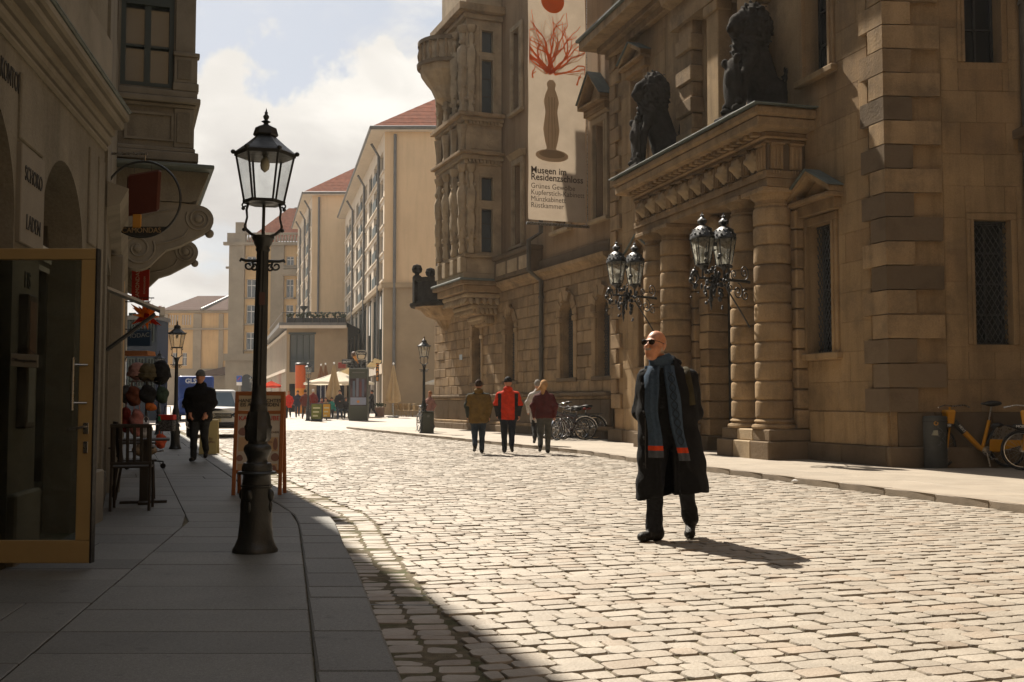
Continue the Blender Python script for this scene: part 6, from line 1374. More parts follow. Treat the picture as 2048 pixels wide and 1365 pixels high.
b = MB(); b.box(lx(560), lx(592), 8, 10, cz(400), cz(390)); obj('roof_housing', b, m_zinc, cor)
b = MB(); b.box(lx(563), Wc, -1.1, -0.3, cz(552), cz(548)).box(lx(563), Wc, -1.1, -1.0, cz(548), cz(540)); obj('balcony', b, m_farstone, cor)
b = MB(); b.prism([(lx(484), gc - 0.4), (lx(505), gc - 0.4)] + [(lx(494.5) + lx(466.5) * math.cos(a), cz(760) + lx(466.5) * math.sin(a)) for a in np.linspace(0, math.pi, 10)], -0.31, -0.26); obj('arched_door', b, m_dglass, cor)
# ---- ochre building far left with hipped dark roof
Yd = 172.0; gd = zg(Yd)
def dz(v): return CAMH + (HZ - v) / F * Yd
def dxx(u): return (u - CX) / F * Yd - (318 - CX) / F * Yd
och = thing('ochre_far_house', 'ochre building with brown hipped roof at the far end of the street', 'building', ((318 - CX) / F * Yd, Yd, 0), 0.0)
wd = [(dxx(a), dxx(a + 3.4), dz(650), dz(630)) for a in (336, 341, 346, 351, 362, 367, 372, 377)] + [(dxx(a), dxx(a + 9), dz(732), dz(706)) for a in (344, 364)]
b = MB(); wall_sheet(b, dxx(326), dxx(458), dz(738), dz(622), wd, 0.4); b.add([(dxx(326), 0, gd), (dxx(326), 0, dz(622)), (dxx(318), 10, dz(622)), (dxx(318), 10, gd)], [(0, 1, 2, 3)]); obj('wall', b, m_ochre, och)
for q in wd: far_window(och, *q, 0.3)
b = MB(); b.box(dxx(325), dxx(458), -0.2, 0.1, gd - 1, dz(738)); obj('stone_base', b, m_farstone, och)
for a, c in ((326, 335), (386, 402), (437, 446)): b = MB(); b.box(dxx(a), dxx(c), -0.3, -0.01, dz(738), dz(628)); obj('pilaster', b, m_farstone, och)
for v0, v1 in ((626, 620), (660, 657)): b = MB(); b.box(dxx(322), dxx(458), -0.6, -0.005, dz(v0), dz(v1)); obj('cornice', b, m_farstone, och)
roof_courses(och, (dxx(320), -0.8, dz(622)), (dxx(460), -0.8, dz(622)), (dxx(460), 8, dz(582)), (dxx(364), 8, dz(582)), 8, m_tiledark)
b = MB(); b.add([(dxx(320), -0.8, dz(622)), (dxx(364), 8, dz(582)), (dxx(318), 20, dz(622))], [(0, 1, 2), (2, 1, 0)]); obj('roof_hip', b, m_tiledark, och)
b = MB(); b.tube([(dxx(404), -0.9, dz(620)), (dxx(430), 7.6, dz(584))], 0.25, 6); obj('roof_ridge', b, m_zinc, och)
b = MB(); b.prism([(dxx(402), dz(747)), (dxx(458), dz(735)), (dxx(458), dz(750)), (dxx(402), dz(756))], -2.5, -0.3); obj('entrance_canopy', b, m_tiledark, och)
# ---- blue fronted house at the end of the left row
Ye = 62.0; ge = zg(Ye); X0 = (252 - CX) / F * Ye; X1 = (313 - CX) / F * Ye
bl = thing('blue_far_shopfront', 'narrow dark blue house front at the end of the left row', 'building', (X0, Ye, 0), 0.0); Wb = X1 - X0
def ez(v): return CAMH + (HZ - v) / F * Ye
b = MB(); b.box(0, Wb, 0, 2.0, ge - 0.1, ez(640)); obj('wall', b, mat('blue_grey_render', (0.035, 0.045, 0.06), 0.85, 0.1, 0.5, 0.1), bl)
b = MB(); b.box(-0.1, Wb + 0.1, -0.3, 2.1, ez(640), ez(632)); obj('flat_roof', b, m_zinc, bl)
for i in range(3):
    for k in range(2): far_window(bl, 0.12 + i * 0.55, 0.52 + i * 0.55, ez(775) + k * 2.6, ez(775) + k * 2.6 + 1.7, -0.02, m_dglass, m_green)
# ================================================================== STREET FURNITURE AND VEHICLES
m_wood = mat('orange_stained_wood', (0.30, 0.105, 0.032), 0.55, 0.15, 5, 0.15, 40, 0.35)
m_dkwood = mat('dark_stained_wood', (0.030, 0.024, 0.018), 0.6, 0.2, 6, 0.15, 40, 0.35)
m_cream = plain('cream_panel', (0.50, 0.40, 0.26), 0.7); m_paper = plain('poster_paper', (0.52, 0.46, 0.38), 0.6); m_peach = plain('poster_peach_band', (0.50, 0.33, 0.19), 0.6)
m_redtxt = plain('red_print', (0.50, 0.06, 0.04), 0.6); m_brtxt = plain('brown_print', (0.16, 0.09, 0.06), 0.6); m_pic = plain('printed_food_picture', (0.24, 0.13, 0.10), 0.6)
# ---- menu A-board
pL = gnd(469, 989, PZ); pR = gnd(573, 987, PZ); Wm = pR[0] - pL[0]; Hm = (988 - 784) / F * pL[1]
ab = thing('menu_board', 'tall orange wooden sandwich board with ice and cocoa menu behind the big lamp', 'sandwich board', ((pL[0] + pR[0]) / 2, pL[1], PZ), 0.0)
TILT = 0.10
def leaf(parent, front):
    s = -1 if front else 1; h = Wm / 2; f = 0.045
    def T(x, y, z): return (x, s * (0.02 + (Hm - z) * TILT) + y, z)
    b = MB(); b.box(-h, -h + f, -0.012, 0.012, 0, Hm, 0, 0.003).box(h - f, h, -0.012, 0.012, 0, Hm, 0, 0.003).box(-h + f, h - f, -0.012, 0.012, Hm - 0.05, Hm, 0, 0.003).box(-h + f, h - f, -0.012, 0.012, Hm - 0.275, Hm - 0.235, 0, 0.003).box(-h + f, h - f, -0.012, 0.012, 0.26, 0.305, 0, 0.003)
    b.xf(T); lf = obj('board_leaf', b, m_wood, parent)
    for z0, z1, m, nm in ((Hm - 0.234, Hm - 0.051, m_cream, 'title_panel'), (0.306, Hm - 0.276, m_paper, 'poster')):
        b = MB(); b.box(-h + f, h - f, -0.004, 0.004, z0, z1); b.xf(T); obj(nm, b, m, lf)
    return lf
lf = leaf(ab, True); leaf(ab, False)
b = MB(); b.tube([(-Wm / 2 + 0.02, -0.09, 0.35), (-Wm / 2 + 0.02, 0.09, 0.35)], 0.004, 5); obj('stay_chain', b, m_iron, ab)
ya = lambda z: -(0.02 + (Hm - z) * TILT) - 0.0075; rt = (math.pi / 2 - math.atan(TILT) * 1.0, 0, 0)
def atx(tx, s, m, x, z, al='CENTER', sx=1.0, bold=0.0): return text(tx, s, m, lf, (x, ya(z), z), rt, al, 0.0008, sx=sx, bold=bold)
atx('HANDGEMACHTES', 0.060, m_txt, 0, Hm - 0.115, sx=1.02, bold=0.001); atx('EIS AUS DRESDEN', 0.060, m_txt, 0, Hm - 0.165, bold=0.001); atx('SEIT 1998', 0.026, m_brtxt, 0.02, Hm - 0.21)
atx('KAKAOSTUBE', 0.076, m_redtxt, 0, Hm - 0.33, sx=1.05, bold=0.001); atx('KLEINES', 0.036, m_redtxt, 0.07, Hm - 0.45); atx('SCHOKOLADENKUCHEN', 0.036, m_brtxt, 0.25, Hm - 0.50, 'RIGHT')
atx('TRINKSCHOKOLADEN', 0.036, m_brtxt, 0.17, Hm - 0.62, 'RIGHT', 0.8); atx('HEISSE', 0.04, m_brtxt, 0.08, Hm - 0.93); atx('EISSCHOKOLADEN', 0.036, m_brtxt, 0.16, Hm - 0.97, 'RIGHT', 0.85)
for z0, z1 in ((Hm - 0.73, Hm - 0.56), (Hm - 0.98 - 0.0, Hm - 0.88)):
    b = MB(); b.box(-Wm / 2 + 0.06, Wm / 2 - 0.06, -0.0055, -0.0045, z0, z1); b.xf(lambda x, y, z: (x, y - (0.02 + (Hm - z) * TILT), z)); obj('peach_band', b, m_peach, lf)
for x, z, w_, h_ in ((-0.19, Hm - 0.49, 0.06, 0.05), (0.21, Hm - 0.64, 0.028, 0.075), (0.21, Hm - 0.80, 0.05, 0.05), (-0.22, Hm - 0.81, 0.04, 0.04), (0.20, Hm - 0.95, 0.034, 0.055)):
    b = MB(); b.prism([(x + w_ * math.cos(a) * (1 - 0.15 * math.sin(a)), z + h_ * math.sin(a)) for a in np.linspace(0, 2 * math.pi, 15)[:-1]], -0.0078, -0.0062); b.xf(lambda x, y, z: (x, y - (0.02 + (Hm - z) * TILT), z)); obj('food_picture', b, m_pic, lf)
# ---- small yellow A-board behind the pavement walker
sb = thing('small_sandwich_board', 'low yellowish sandwich board beside the capped man', 'sandwich board', ((421 - CX) / F * 23.6, 23.6, PZ), 0.1)
for s in (-1, 1):
    b = MB(); b.box(-0.19, 0.19, -0.012, 0.012, 0.0, 0.75, 0, 0.004); b.xf(lambda x, y, z: (x, y + s * (0.01 + (0.75 - z) * 0.22), z)); obj('board_leaf', b, plain('yellowish_board', (0.42, 0.34, 0.15), 0.6), sb)
for k, z in enumerate((0.34, 0.27)): text(('Eis', 'Kaffee')[k], 0.07, m_brtxt, sb, (0.05, -(0.03 + (0.75 - z) * 0.22), z), (math.pi / 2 - 0.2, 0, 0))
# ---- slatted café chairs and a folded table by the wall
def slat_chair():
    t = thing('slatted_chair', '', 'chair'); w = 0.205
    for i in range(5): b = MB(); b.box(-w, w, -0.19 + i * 0.082, -0.125 + i * 0.082, 0.44, 0.458, 0, 0.004); obj('seat_slat', b, m_dkwood, t)
    for i in range(6): x = -0.17 + i * 0.068; b = MB(); b.box(x - 0.016, x + 0.016, 0.195, 0.212, 0.50, 0.86, 0, 0.003); b.xf(lambda x, y, z: (x, y + 0.12 * (z - 0.46), z)); obj('back_slat', b, m_dkwood, t)
    for z0, z1 in ((0.86, 0.90), (0.475, 0.505)): b = MB(); b.box(-w, w, 0.19, 0.216, z0, z1, 0, 0.004); b.xf(lambda x, y, z: (x, y + 0.12 * (z - 0.46), z)); obj('back_rail', b, m_dkwood, t)
    for s in (-1, 1):
        b = MB(); b.tube([(s * 0.195, -0.17, 0), (s * 0.195, -0.15, 0.45)], 0.016, 6); obj('leg', b, m_dkwood, t)
        b = MB(); b.tube([(s * 0.19, 0.26, 0), (s * 0.19, 0.19, 0.45), (s * 0.19, 0.24, 0.88)], 0.016, 6); obj('leg', b, m_dkwood, t)
        b = MB(); b.box(s * 0.21 - 0.015, s * 0.21 + 0.015, -0.18, 0.22, 0.64, 0.66, 0, 0.004); obj('armrest', b, m_dkwood, t)
    return t
ch0 = slat_chair(); ch0['label'] = 'nearest dark slatted café chair tipped against the left shop wall'; ch0['group'] = 'slatted café chairs by the shop wall'
ch0.location = (-4.02, 11.45, PZ); ch0.rotation_euler = (0, 0, math.pi + 0.25)
for lab, loc, rz in (('dark slatted café chair further back, beside the souvenir stand', (-4.42, 12.75, PZ), math.pi / 2 + 0.45),):
    o = copy_tree(ch0); o['label'] = lab; o.location = loc; o.rotation_euler = (0, 0, rz)
tb = thing('slatted_table', 'small dark slatted café table among the chairs by the shop wall', 'table', (-4.12, 12.1, PZ), 0.3)
for i in range(6): b = MB(); b.box(-0.27, 0.27, -0.25 + i * 0.085, -0.18 + i * 0.085, 0.70, 0.72, 0, 0.004); obj('top_slat', b, m_dkwood, tb)
b = MB(); b.box(-0.045, 0.045, -0.03, 0.03, 0.03, 0.70); obj('leg', b, m_dkwood, tb); b = MB(); b.box(-0.25, 0.25, -0.05, 0.05, 0, 0.03).box(-0.05, 0.05, -0.25, 0.25, 0.0, 0.028); obj('foot', b, m_dkwood, tb)
# ---- souvenir rack with bags and hats
SX, SY = (294 - CX) / F * 18.3, 18.3
rk = thing('souvenir_rack', 'wheeled wire souvenir rack hung with bags and hats on the left pavement', 'display rack', (SX, SY, PZ))
b = MB(); b.tube([(0, 0, 0.1), (0, 0, 1.62)], 0.02, 8); obj('post', b, m_iron, rk)
for z, r in ((0.30, 0.30), (0.75, 0.30), (1.15, 0.30), (1.48, 0.28)):
    b = MB(); b.tube([(r * math.cos(a), r * math.sin(a), z) for a in np.linspace(0, 2 * math.pi, 21)[:-1]], 0.007, 5, 0, True); g_ = obj('ring', b, m_steel, rk)
    for k in range(6): a = k * math.pi / 3; b = MB(); b.tube([(0, 0, z), (r * math.cos(a), r * math.sin(a), z)], 0.005, 4); obj('spoke', b, m_steel, g_)
for k in range(4):
    a = k * math.pi / 2 + 0.6; x, y = 0.30 * math.cos(a), 0.30 * math.sin(a); b = MB(); b.tube([(0, 0, 0.14), (x, y, 0.12)], 0.014, 6).tube([(x, y, 0.12), (x, y, 0.05)], 0.012, 6); lg = obj('foot', b, m_iron, rk)
    b = MB(); b.lathe([(0.02, -0.014), (0.045, -0.012), (0.045, 0.012), (0.02, 0.014)], 12); b.xf(lambda X, Y, Z: (x + X, y + Z, 0.045 + Y)); obj('caster', b, m_tyre, lg)
rs = random.Random(21)
def soft_bag(name, lab, cat, ang, r, z, w, d, h, col, mat_=None, hat=False):
    w, d, h = w * 1.22, d * 1.25, h * 1.25
    x, y = r * math.cos(ang), r * math.sin(ang); t = thing(name, lab, cat, (SX + x, SY + y, PZ + z), ang + math.pi / 2, 'goods on the souvenir rack')
    m = mat_ or mat('souvenir_' + '_'.join('%02d' % int(c * 100) for c in col), col, 0.85, 0.45, 14, 0.4, 30, 0.2)
    if hat:
        net_obj('crown', lambda P: s_ell(P, (0, 0, 0.05), (w, d, h)) + 0.010 * np.sin(P[:, 0] * 50) * np.sin(P[:, 2] * 43), (-w - 0.04, -d - 0.04, -h), (w + 0.04, d + 0.04, h + 0.1), 0.022, m, t)
        b = MB(); b.lathe([(w * 0.9, 0.0), (w * 1.15, -0.01), (w * 1.1, 0.05), (w * 0.9, 0.06)], 14, (0, 0, -0.02)); obj('brim', b, m, t, smooth=50)
    else:
        net_obj('bag_body', lambda P: s_ell(P, (0, 0, -h), (w * (1.0), d, h)) * 1.0 + 0.012 * np.sin(P[:, 2] * 34 + P[:, 0] * 20), (-w - 0.04, -d - 0.04, -2 * h - 0.03), (w + 0.04, d + 0.04, 0.05), 0.022, m, t)
        b = MB(); b.tube([(-w * 0.5, 0, -h * 0.5), (-w * 0.35, 0, 0.06), (0, 0, 0.10), (w * 0.35, 0, 0.06), (w * 0.5, 0, -h * 0.5)], 0.007, 5); obj('strap', b, m, t)
    return t
G_ = [('knit_hat', 'pale pink patterned hat on top of the souvenir rack', 'hat', -2.2, 0.17, 1.60, 0.14, 0.13, 0.12, (0.34, 0.19, 0.16), True),
      ('knit_hat', 'olive brown hat on top of the souvenir rack', 'hat', -1.2, 0.15, 1.58, 0.15, 0.14, 0.13, (0.09, 0.075, 0.04), True),
      ('knit_hat', 'black hat at the right top of the souvenir rack', 'hat', -0.2, 0.25, 1.58, 0.13, 0.13, 0.17, (0.02, 0.02, 0.02), True),
      ('shoulder_bag', 'grey bag at the left of the rack under the pink hat', 'bag', -2.8, 0.33, 1.42, 0.12, 0.07, 0.13, (0.12, 0.12, 0.12)),
      ('shoulder_bag', 'rust brown bag hanging in the middle of the rack', 'bag', -1.9, 0.33, 1.40, 0.12, 0.07, 0.14, (0.16, 0.055, 0.03)),
      ('shoulder_bag', 'black bag in the upper row of the rack', 'bag', -1.2, 0.33, 1.42, 0.12, 0.07, 0.13, (0.025, 0.025, 0.028)),
      ('shoulder_bag', 'dark green bag at the right of the rack under the black hat', 'bag', -0.4, 0.33, 1.40, 0.11, 0.07, 0.12, (0.03, 0.05, 0.035)),
      ('shoulder_bag', 'red bag at the lower left of the rack', 'bag', -2.6, 0.33, 1.05, 0.11, 0.07, 0.17, (0.22, 0.035, 0.025)),
      ('shoulder_bag', 'long pink bag hanging low in the middle of the rack', 'bag', -1.7, 0.34, 1.02, 0.10, 0.07, 0.19, (0.34, 0.14, 0.12)),
      ('shoulder_bag', 'orange pouch on the middle ring of the rack', 'bag', -1.05, 0.34, 1.12, 0.08, 0.05, 0.06, (0.50, 0.14, 0.03)),
      ('shoulder_bag', 'white bag low on the rack', 'bag', -1.25, 0.30, 0.80, 0.09, 0.06, 0.13, (0.40, 0.38, 0.36)),
      ('shoulder_bag', 'small orange red bag lowest at the right of the rack', 'bag', -0.3, 0.30, 0.60, 0.09, 0.07, 0.10, (0.50, 0.09, 0.04)),
      ('shoulder_bag', 'beige basket shaped bag at the foot of the rack', 'bag', -1.3, 0.26, 0.46, 0.16, 0.10, 0.10, (0.26, 0.19, 0.12))]
for q in G_: soft_bag(q[0], q[1], q[2], q[3], q[4], q[5], q[6], q[7], q[8], q[9], None, len(q) > 10)
tt = thing('tote_bag', 'black and white patterned tote with red top hanging right of the rack', 'bag', (SX + 0.40, SY - 0.12, PZ + 0.92), -0.25, 'goods on the souvenir rack')
b = MB(); b.box(-0.14, 0.14, -0.05, 0.05, -0.28, -0.09, 0, 0.015); obj('bag_body', b, plain('zebra_fabric', (0.10, 0.10, 0.10), 0.8, var=0.95, scale=38), tt)
b = MB(); b.box(-0.145, 0.145, -0.052, 0.052, -0.089, 0.0, 0, 0.012); obj('red_top', b, plain('bright_red_fabric', (0.55, 0.05, 0.03), 0.7), tt)
b = MB(); b.box(-0.145, -0.09, -0.058, 0.058, -0.11, -0.02, 0, 0.01); obj('green_tab', b, plain('green_fabric', (0.03, 0.25, 0.1), 0.7), tt)
b = MB(); b.tube([(-0.07, 0, 0), (-0.05, 0, 0.14), (0.05, 0, 0.14), (0.07, 0, 0)], 0.008, 5); obj('strap', b, m_txt, tt)

# ---- cars
def s_rbox(P, c, hb, r):
    q = np.abs(P - np.array(c)) - np.array(hb) + r
    return np.linalg.norm(np.maximum(q, 0), axis=1) + np.minimum(q.max(1), 0) - r
def car_body(P):
    d = s_rbox(P, (0, 2.2, 0.66), (0.91, 2.2, 0.36), 0.16)
    Q = P.copy(); Q[:, 0] = P[:, 0] / (1 - 0.26 * np.clip(P[:, 2] - 0.95, 0, 0.8)); sh = np.clip(P[:, 2] - 0.95, 0, 0.8)
    Q[:, 1] = P[:, 1] - sh * 0.75 * (1 - (P[:, 1] - 0.9) / 3.3)
    d = smin(d, s_rbox(Q, (0, 2.75, 1.22), (0.86, 1.60, 0.42), 0.10), 0.08)
    d = smin(d, s_ell(P, (0, 0.55, 0.95), (0.80, 0.75, 0.10)), 0.1)
    for y in (0.78, 3.55):
        for s in (-1, 1):
            w = np.sqrt((P[:, 1] - y) ** 2 + (P[:, 2] - 0.33) ** 2) - 0.37; d = np.maximum(d, -np.maximum(w, 0.62 - s * P[:, 0]))
    return d
m_carw = plain('white_car_paint', (0.62, 0.62, 0.60), 0.25, coat=0.6, bump=0.0); m_carg = plain('car_glass', (0.03, 0.05, 0.06), 0.05, spec=0.9)
def wheel_part(parent, x, y, r=0.33):
    b = MB(); prof = [(r * 0.6, -0.1), (r * 0.95, -0.1), (r, -0.06), (r, 0.06), (r * 0.95, 0.1), (r * 0.6, 0.1)]; b.lathe(prof, 20); b.xf(lambda X, Y, Z: (x + Z, y + X, r + Y)); w = obj('wheel', b, m_tyre, parent, smooth=40)
    b = MB(); b.lathe([(0.02, -0.07), (r * 0.6, -0.08), (r * 0.6, 0.08), (0.02, 0.07)], 14); b.xf(lambda X, Y, Z: (x + Z, y + X, r + Y)); obj('rim', b, m_steel, w, smooth=40)
Yk = 36.5; car = thing('parked_car', 'white car facing us beside the capped man', 'car', ((428 - CX) / F * Yk, Yk, 0.0), 0.24)
net_obj('body', car_body, (-1.05, -0.15, 0.2), (1.05, 4.6, 1.75), 0.05, m_carw, car)
b = MB(); b.grid([[(-0.72 + 1.44 * i / 8 * 1.0, 0.86 + 0.55 * j / 3 - 0.06 * (1 - abs(i - 4) / 4), 1.03 + 0.50 * j / 3) for i in range(9)] for j in range(4)]); b.xf(lambda x, y, z: (x * (1 - 0.22 * (z - 1.03) / 0.5), y + 0.02, z + 0.02)); obj('windscreen', b, m_carg, car, smooth=60)
b = MB(); b.box(-0.62, 0.62, -0.06, 0.05, 0.66, 0.82, 0, 0.03).box(-0.82, 0.82, -0.08, 0.1, 0.34, 0.52, 0, 0.04); gr_ = obj('grille', b, m_blackplastic, car)
for z in (0.70, 0.745, 0.79): b = MB(); b.box(-0.58, 0.58, -0.068, -0.06, z - 0.006, z + 0.006); obj('grille_bar', b, m_chrome, gr_)
b = MB(); b.lathe([(0.001, 0), (0.06, 0.002), (0.065, 0.012)], 16); b.xf(lambda x, y, z: (x, -0.07 - z, 0.745 + y)); obj('badge', b, m_chrome, gr_)
b = MB(); b.tube([(-0.03, -0.085, 0.78), (0.0, -0.085, 0.71), (0.03, -0.085, 0.78)], 0.006, 4); obj('badge_mark', b, m_blackplastic, gr_)
b = MB(); b.box(-0.26, 0.26, -0.10, -0.085, 0.53, 0.64); npl = obj('number_plate', b, plain('yellowed_plate', (0.60, 0.50, 0.28), 0.4), car); b = MB(); b.box(-0.26, -0.215, -0.103, -0.1005, 0.53, 0.64); obj('blue_band', b, plain('plate_blue', (0.02, 0.08, 0.35), 0.4), npl)
text('DD AM 900', 0.10, m_txt, npl, (0.02, -0.103, 0.585), RX, sx=0.8)
for s in (-1, 1):
    b = MB(); b.ball((s * 0.74, 0.06, 0.77), 0.15, 12, 8, 0, (1.1, 0.8, 0.6)); obj('headlight', b, m_winglass, car, smooth=60)
    b = MB(); b.ball((s * 1.0, 1.15, 1.06), 0.1, 10, 6, 0, (1.0, 0.6, 0.8)).tube([(s * 0.86, 1.2, 1.0), (s * 0.97, 1.16, 1.04)], 0.03, 6); obj('mirror', b, m_blackplastic, car, smooth=60)
    for y in (0.78, 3.55): wheel_part(car, s * 0.80, y)
def van_body(P):
    d = s_rbox(P, (0, 3.3, 1.45), (0.98, 2.5, 1.1), 0.12); d = smin(d, s_rbox(P, (0, 0.9, 0.8), (0.95, 0.9, 0.45), 0.2), 0.15)
    Q = P.copy(); Q[:, 1] = P[:, 1] - 0.55 * np.clip(P[:, 2] - 1.1, 0, 1.2); return smin(d, s_rbox(Q, (0, 1.6, 1.6), (0.92, 1.1, 0.85), 0.15), 0.1)
van = thing('delivery_van', 'blue delivery van behind the capped man', 'van', ((393 - CX) / F * 60, 60, zg(60)), 0.30)
net_obj('body', van_body, (-1.15, -0.1, 0.25), (1.15, 6.0, 2.75), 0.07, plain('blue_van_paint', (0.01, 0.045, 0.22), 0.35), van)
b = MB(); b.box(-0.8, 0.8, 0.85, 0.9, 1.28, 1.9, 0, 0.02); b.xf(lambda x, y, z: (x, y + 0.45 * (z - 1.28) - 0.05, z)); obj('windscreen', b, m_carg, van)
b = MB(); b.box(-0.9, 0.9, 0.72, 0.78, 2.02, 2.5, 0, 0.02); hd = obj('name_board', b, plain('blue_van_paint', (0, 0, 0)), van)
text('GLS.', 0.36, plain('pale_lettering', (0.55, 0.58, 0.62), 0.5), hd, (-0.25, 0.715, 2.25), RX, bold=0.01)
for s in (-1, 1):
    for y in (0.95, 4.6): wheel_part(van, s * 0.86, y, 0.35)
# ---- umbrellas
def umbrella_open(name, lab, u, vtop, vedge, Y, width, col, tilt=0.0):
    X = (u - CX) / F * Y; zt = CAMH + (HZ - vtop) / F * Y; ze = CAMH + (HZ - vedge) / F * Y; g = zg(Y)
    t = thing(name, lab, 'parasol', (X, Y, g)); m = cloth_mat(name + '_cloth', col, 0.4); n = 8; r = width / 2
    for k in range(n):
        a0, a1 = 2 * math.pi * k / n, 2 * math.pi * (k + 1) / n; am = (a0 + a1) / 2
        b = MB(); P = [[(0, 0, zt - g)] * 3, [(r * 0.5 * math.cos(a), r * 0.5 * math.sin(a), ze - g + (zt - ze) * 0.42) for a in (a0, am, a1)], [(r * math.cos(a) * (1 if a != am else 0.93), r * math.sin(a) * (1 if a != am else 0.93), ze - g + (0.05 if a == am else 0)) for a in (a0, am, a1)]]
        b.grid(P); b.add([P[2][0], P[2][1], P[2][2], (P[2][2][0], P[2][2][1], ze - g - 0.14), (P[2][1][0], P[2][1][1], ze - g - 0.1), (P[2][0][0], P[2][0][1], ze - g - 0.14)], [(0, 5, 4, 1), (1, 4, 3, 2)]); obj('canopy_panel', b, m, t)
        b = MB(); b.tube([(0, 0, zt - g - 0.06), (r * 0.98 * math.cos(a0), r * 0.98 * math.sin(a0), ze - g - 0.02)], 0.015, 4); obj('rib', b, m_steel, t)
    b = MB(); b.tube([(0, 0, 0), (0, 0, zt - g + 0.12)], 0.035, 8); obj('pole', b, m_steel, t); b = MB(); b.lathe([(0.4, 0), (0.4, 0.08), (0.05, 0.12)], 12); obj('base', b, m_iron, t)
def umbrella_closed(lab, u, vtop, vbot, Y, col, w=0.34):
    X = (u - CX) / F * Y; g = zg(Y); zt = CAMH + (HZ - vtop) / F * Y - g; zb = CAMH + (HZ - vbot) / F * Y - g
    t = thing('folded_parasol', lab, 'parasol', (X, Y, g), group='folded parasols on the square'); b = MB(); H_ = zt - zb
    b.lathe([(0.03, H_), (0.06, H_ - 0.05), (w * 0.45, H_ * 0.62), (w * 0.95, H_ * 0.18), (w, 0.10), (w * 0.5, -0.02), (0.05, 0.3)], 32, (0, 0, zb), lob=8, lam=0.22); obj('folded_cloth', b, cloth_mat('parasol_%d' % int(col[0] * 100), col, 0.25), t, smooth=70)
    b = MB(); b.tube([(0, 0, 0), (0, 0, zt + 0.1)], 0.035, 8); obj('pole', b, m_steel, t); b = MB(); b.lathe([(0.35, 0), (0.35, 0.08), (0.05, 0.12)], 12); obj('base', b, m_iron, t); b = MB(); b.ball((0, 0, zt + 0.1), 0.07, 8, 5); obj('cap', b, m_white, t)
umbrella_open('red_parasol', 'open red parasol beside the big street lamp', 543, 762, 773, 92, 2.3, (0.55, 0.07, 0.04))
umbrella_open('white_parasol', 'large open white parasol over the café tables', 678, 743, 766, 70, 4.6, (0.72, 0.66, 0.54))
umbrella_open('white_parasol', 'white parasol half hidden by the palace corner', 893, 750, 766, 70, 2.9, (0.60, 0.55, 0.46))
umbrella_closed('tall folded beige parasol in front of the white one', 668, 730, 800, 66, (0.50, 0.37, 0.21), 0.42)
umbrella_closed('folded beige parasol standing alone before the tan block', 787, 731, 806, 68, (0.50, 0.38, 0.23), 0.40)
umbrella_closed('left of the two folded brown parasols behind the white one', 642, 733, 770, 78, (0.28, 0.14, 0.07), 0.30)
umbrella_closed('right of the two folded brown parasols behind the white one', 651, 731, 770, 80, (0.30, 0.16, 0.08), 0.30)
# ---- advertising kiosk, column, boards
Yq = 61.5; g_ = zg(Yq); ki = thing('poster_kiosk', 'tall dark green poster kiosk on the square', 'kiosk', ((718 - CX) / F * Yq, Yq, g_), 0.04); KW = 38 / F * Yq; KH = CAMH + (HZ - 737) / F * Yq - g_
m_kgreen = plain('kiosk_dark_green', (0.050, 0.055, 0.042), 0.45)
b = MB(); b.box(-KW / 2, KW / 2, -0.3, 0.3, 0, KH, 0, 0.03); obj('body', b, m_kgreen, ki)
b = MB(); b.box(-KW / 2 + 0.08, KW / 2 - 0.08, -0.315, -0.301, 0.85, KH - 0.6); ps = obj('poster_glass', b, plain('dark_poster', (0.07, 0.045, 0.05), 0.15, var=0.6, scale=2.2), ki)
b = MB(); b.box(-KW / 2 + 0.10, KW / 2 - 0.10, -0.325, -0.316, 0.9, 1.32); obj('blue_poster', b, plain('pale_blue_poster', (0.22, 0.25, 0.33), 0.2), ps)
b = MB(); b.lathe([(0.001, 0), (0.08, 0.0), (0.08, 0.006)], 14); b.xf(lambda x, y, z: (x, -0.327 - z, 1.08 + y)); obj('orange_dot', b, plain('orange_dot', (0.5, 0.2, 0.05), 0.4), ps)
for i, (x, h_) in enumerate(((-0.25, 0.9), (-0.05, 1.05), (0.12, 0.85), (0.27, 1.0))): b = MB(); b.box(x - 0.07, x + 0.07, -0.325, -0.317, 1.36, 1.36 + h_, 0, 0.003); obj('poster_figure', b, plain('poster_figure_%d' % i, ((0.10, 0.13, 0.17), (0.15, 0.16, 0.2), (0.12, 0.05, 0.05), (0.09, 0.10, 0.14))[i], 0.2), ps)
b = MB(); b.box(-0.35, 0.35, -0.31, -0.301, KH - 0.28, KH - 0.22); obj('top_label', b, m_zinc, ki)
Yo = 80.0; oc = thing('orange_column', 'orange advertising column with dark cap near the pavilion', 'advertising column', ((601 - CX) / F * Yo, Yo, zg(Yo))); zt = CAMH + (HZ - 731) / F * Yo - zg(Yo)
b = MB(); b.lathe([(0.38, 0), (0.38, zt * 0.52)], 20); obj('yellow_half', b, plain('amber_print', (0.60, 0.22, 0.02), 0.5), oc, smooth=50); b = MB(); b.lathe([(0.38, zt * 0.52), (0.38, zt)], 20); obj('orange_half', b, plain('deep_orange_print', (0.55, 0.09, 0.01), 0.5), oc, smooth=50); b = MB(); b.lathe([(0.4, zt), (0.4, zt + 0.14), (0.36, zt + 0.16)], 20); obj('cap', b, m_iron, oc)
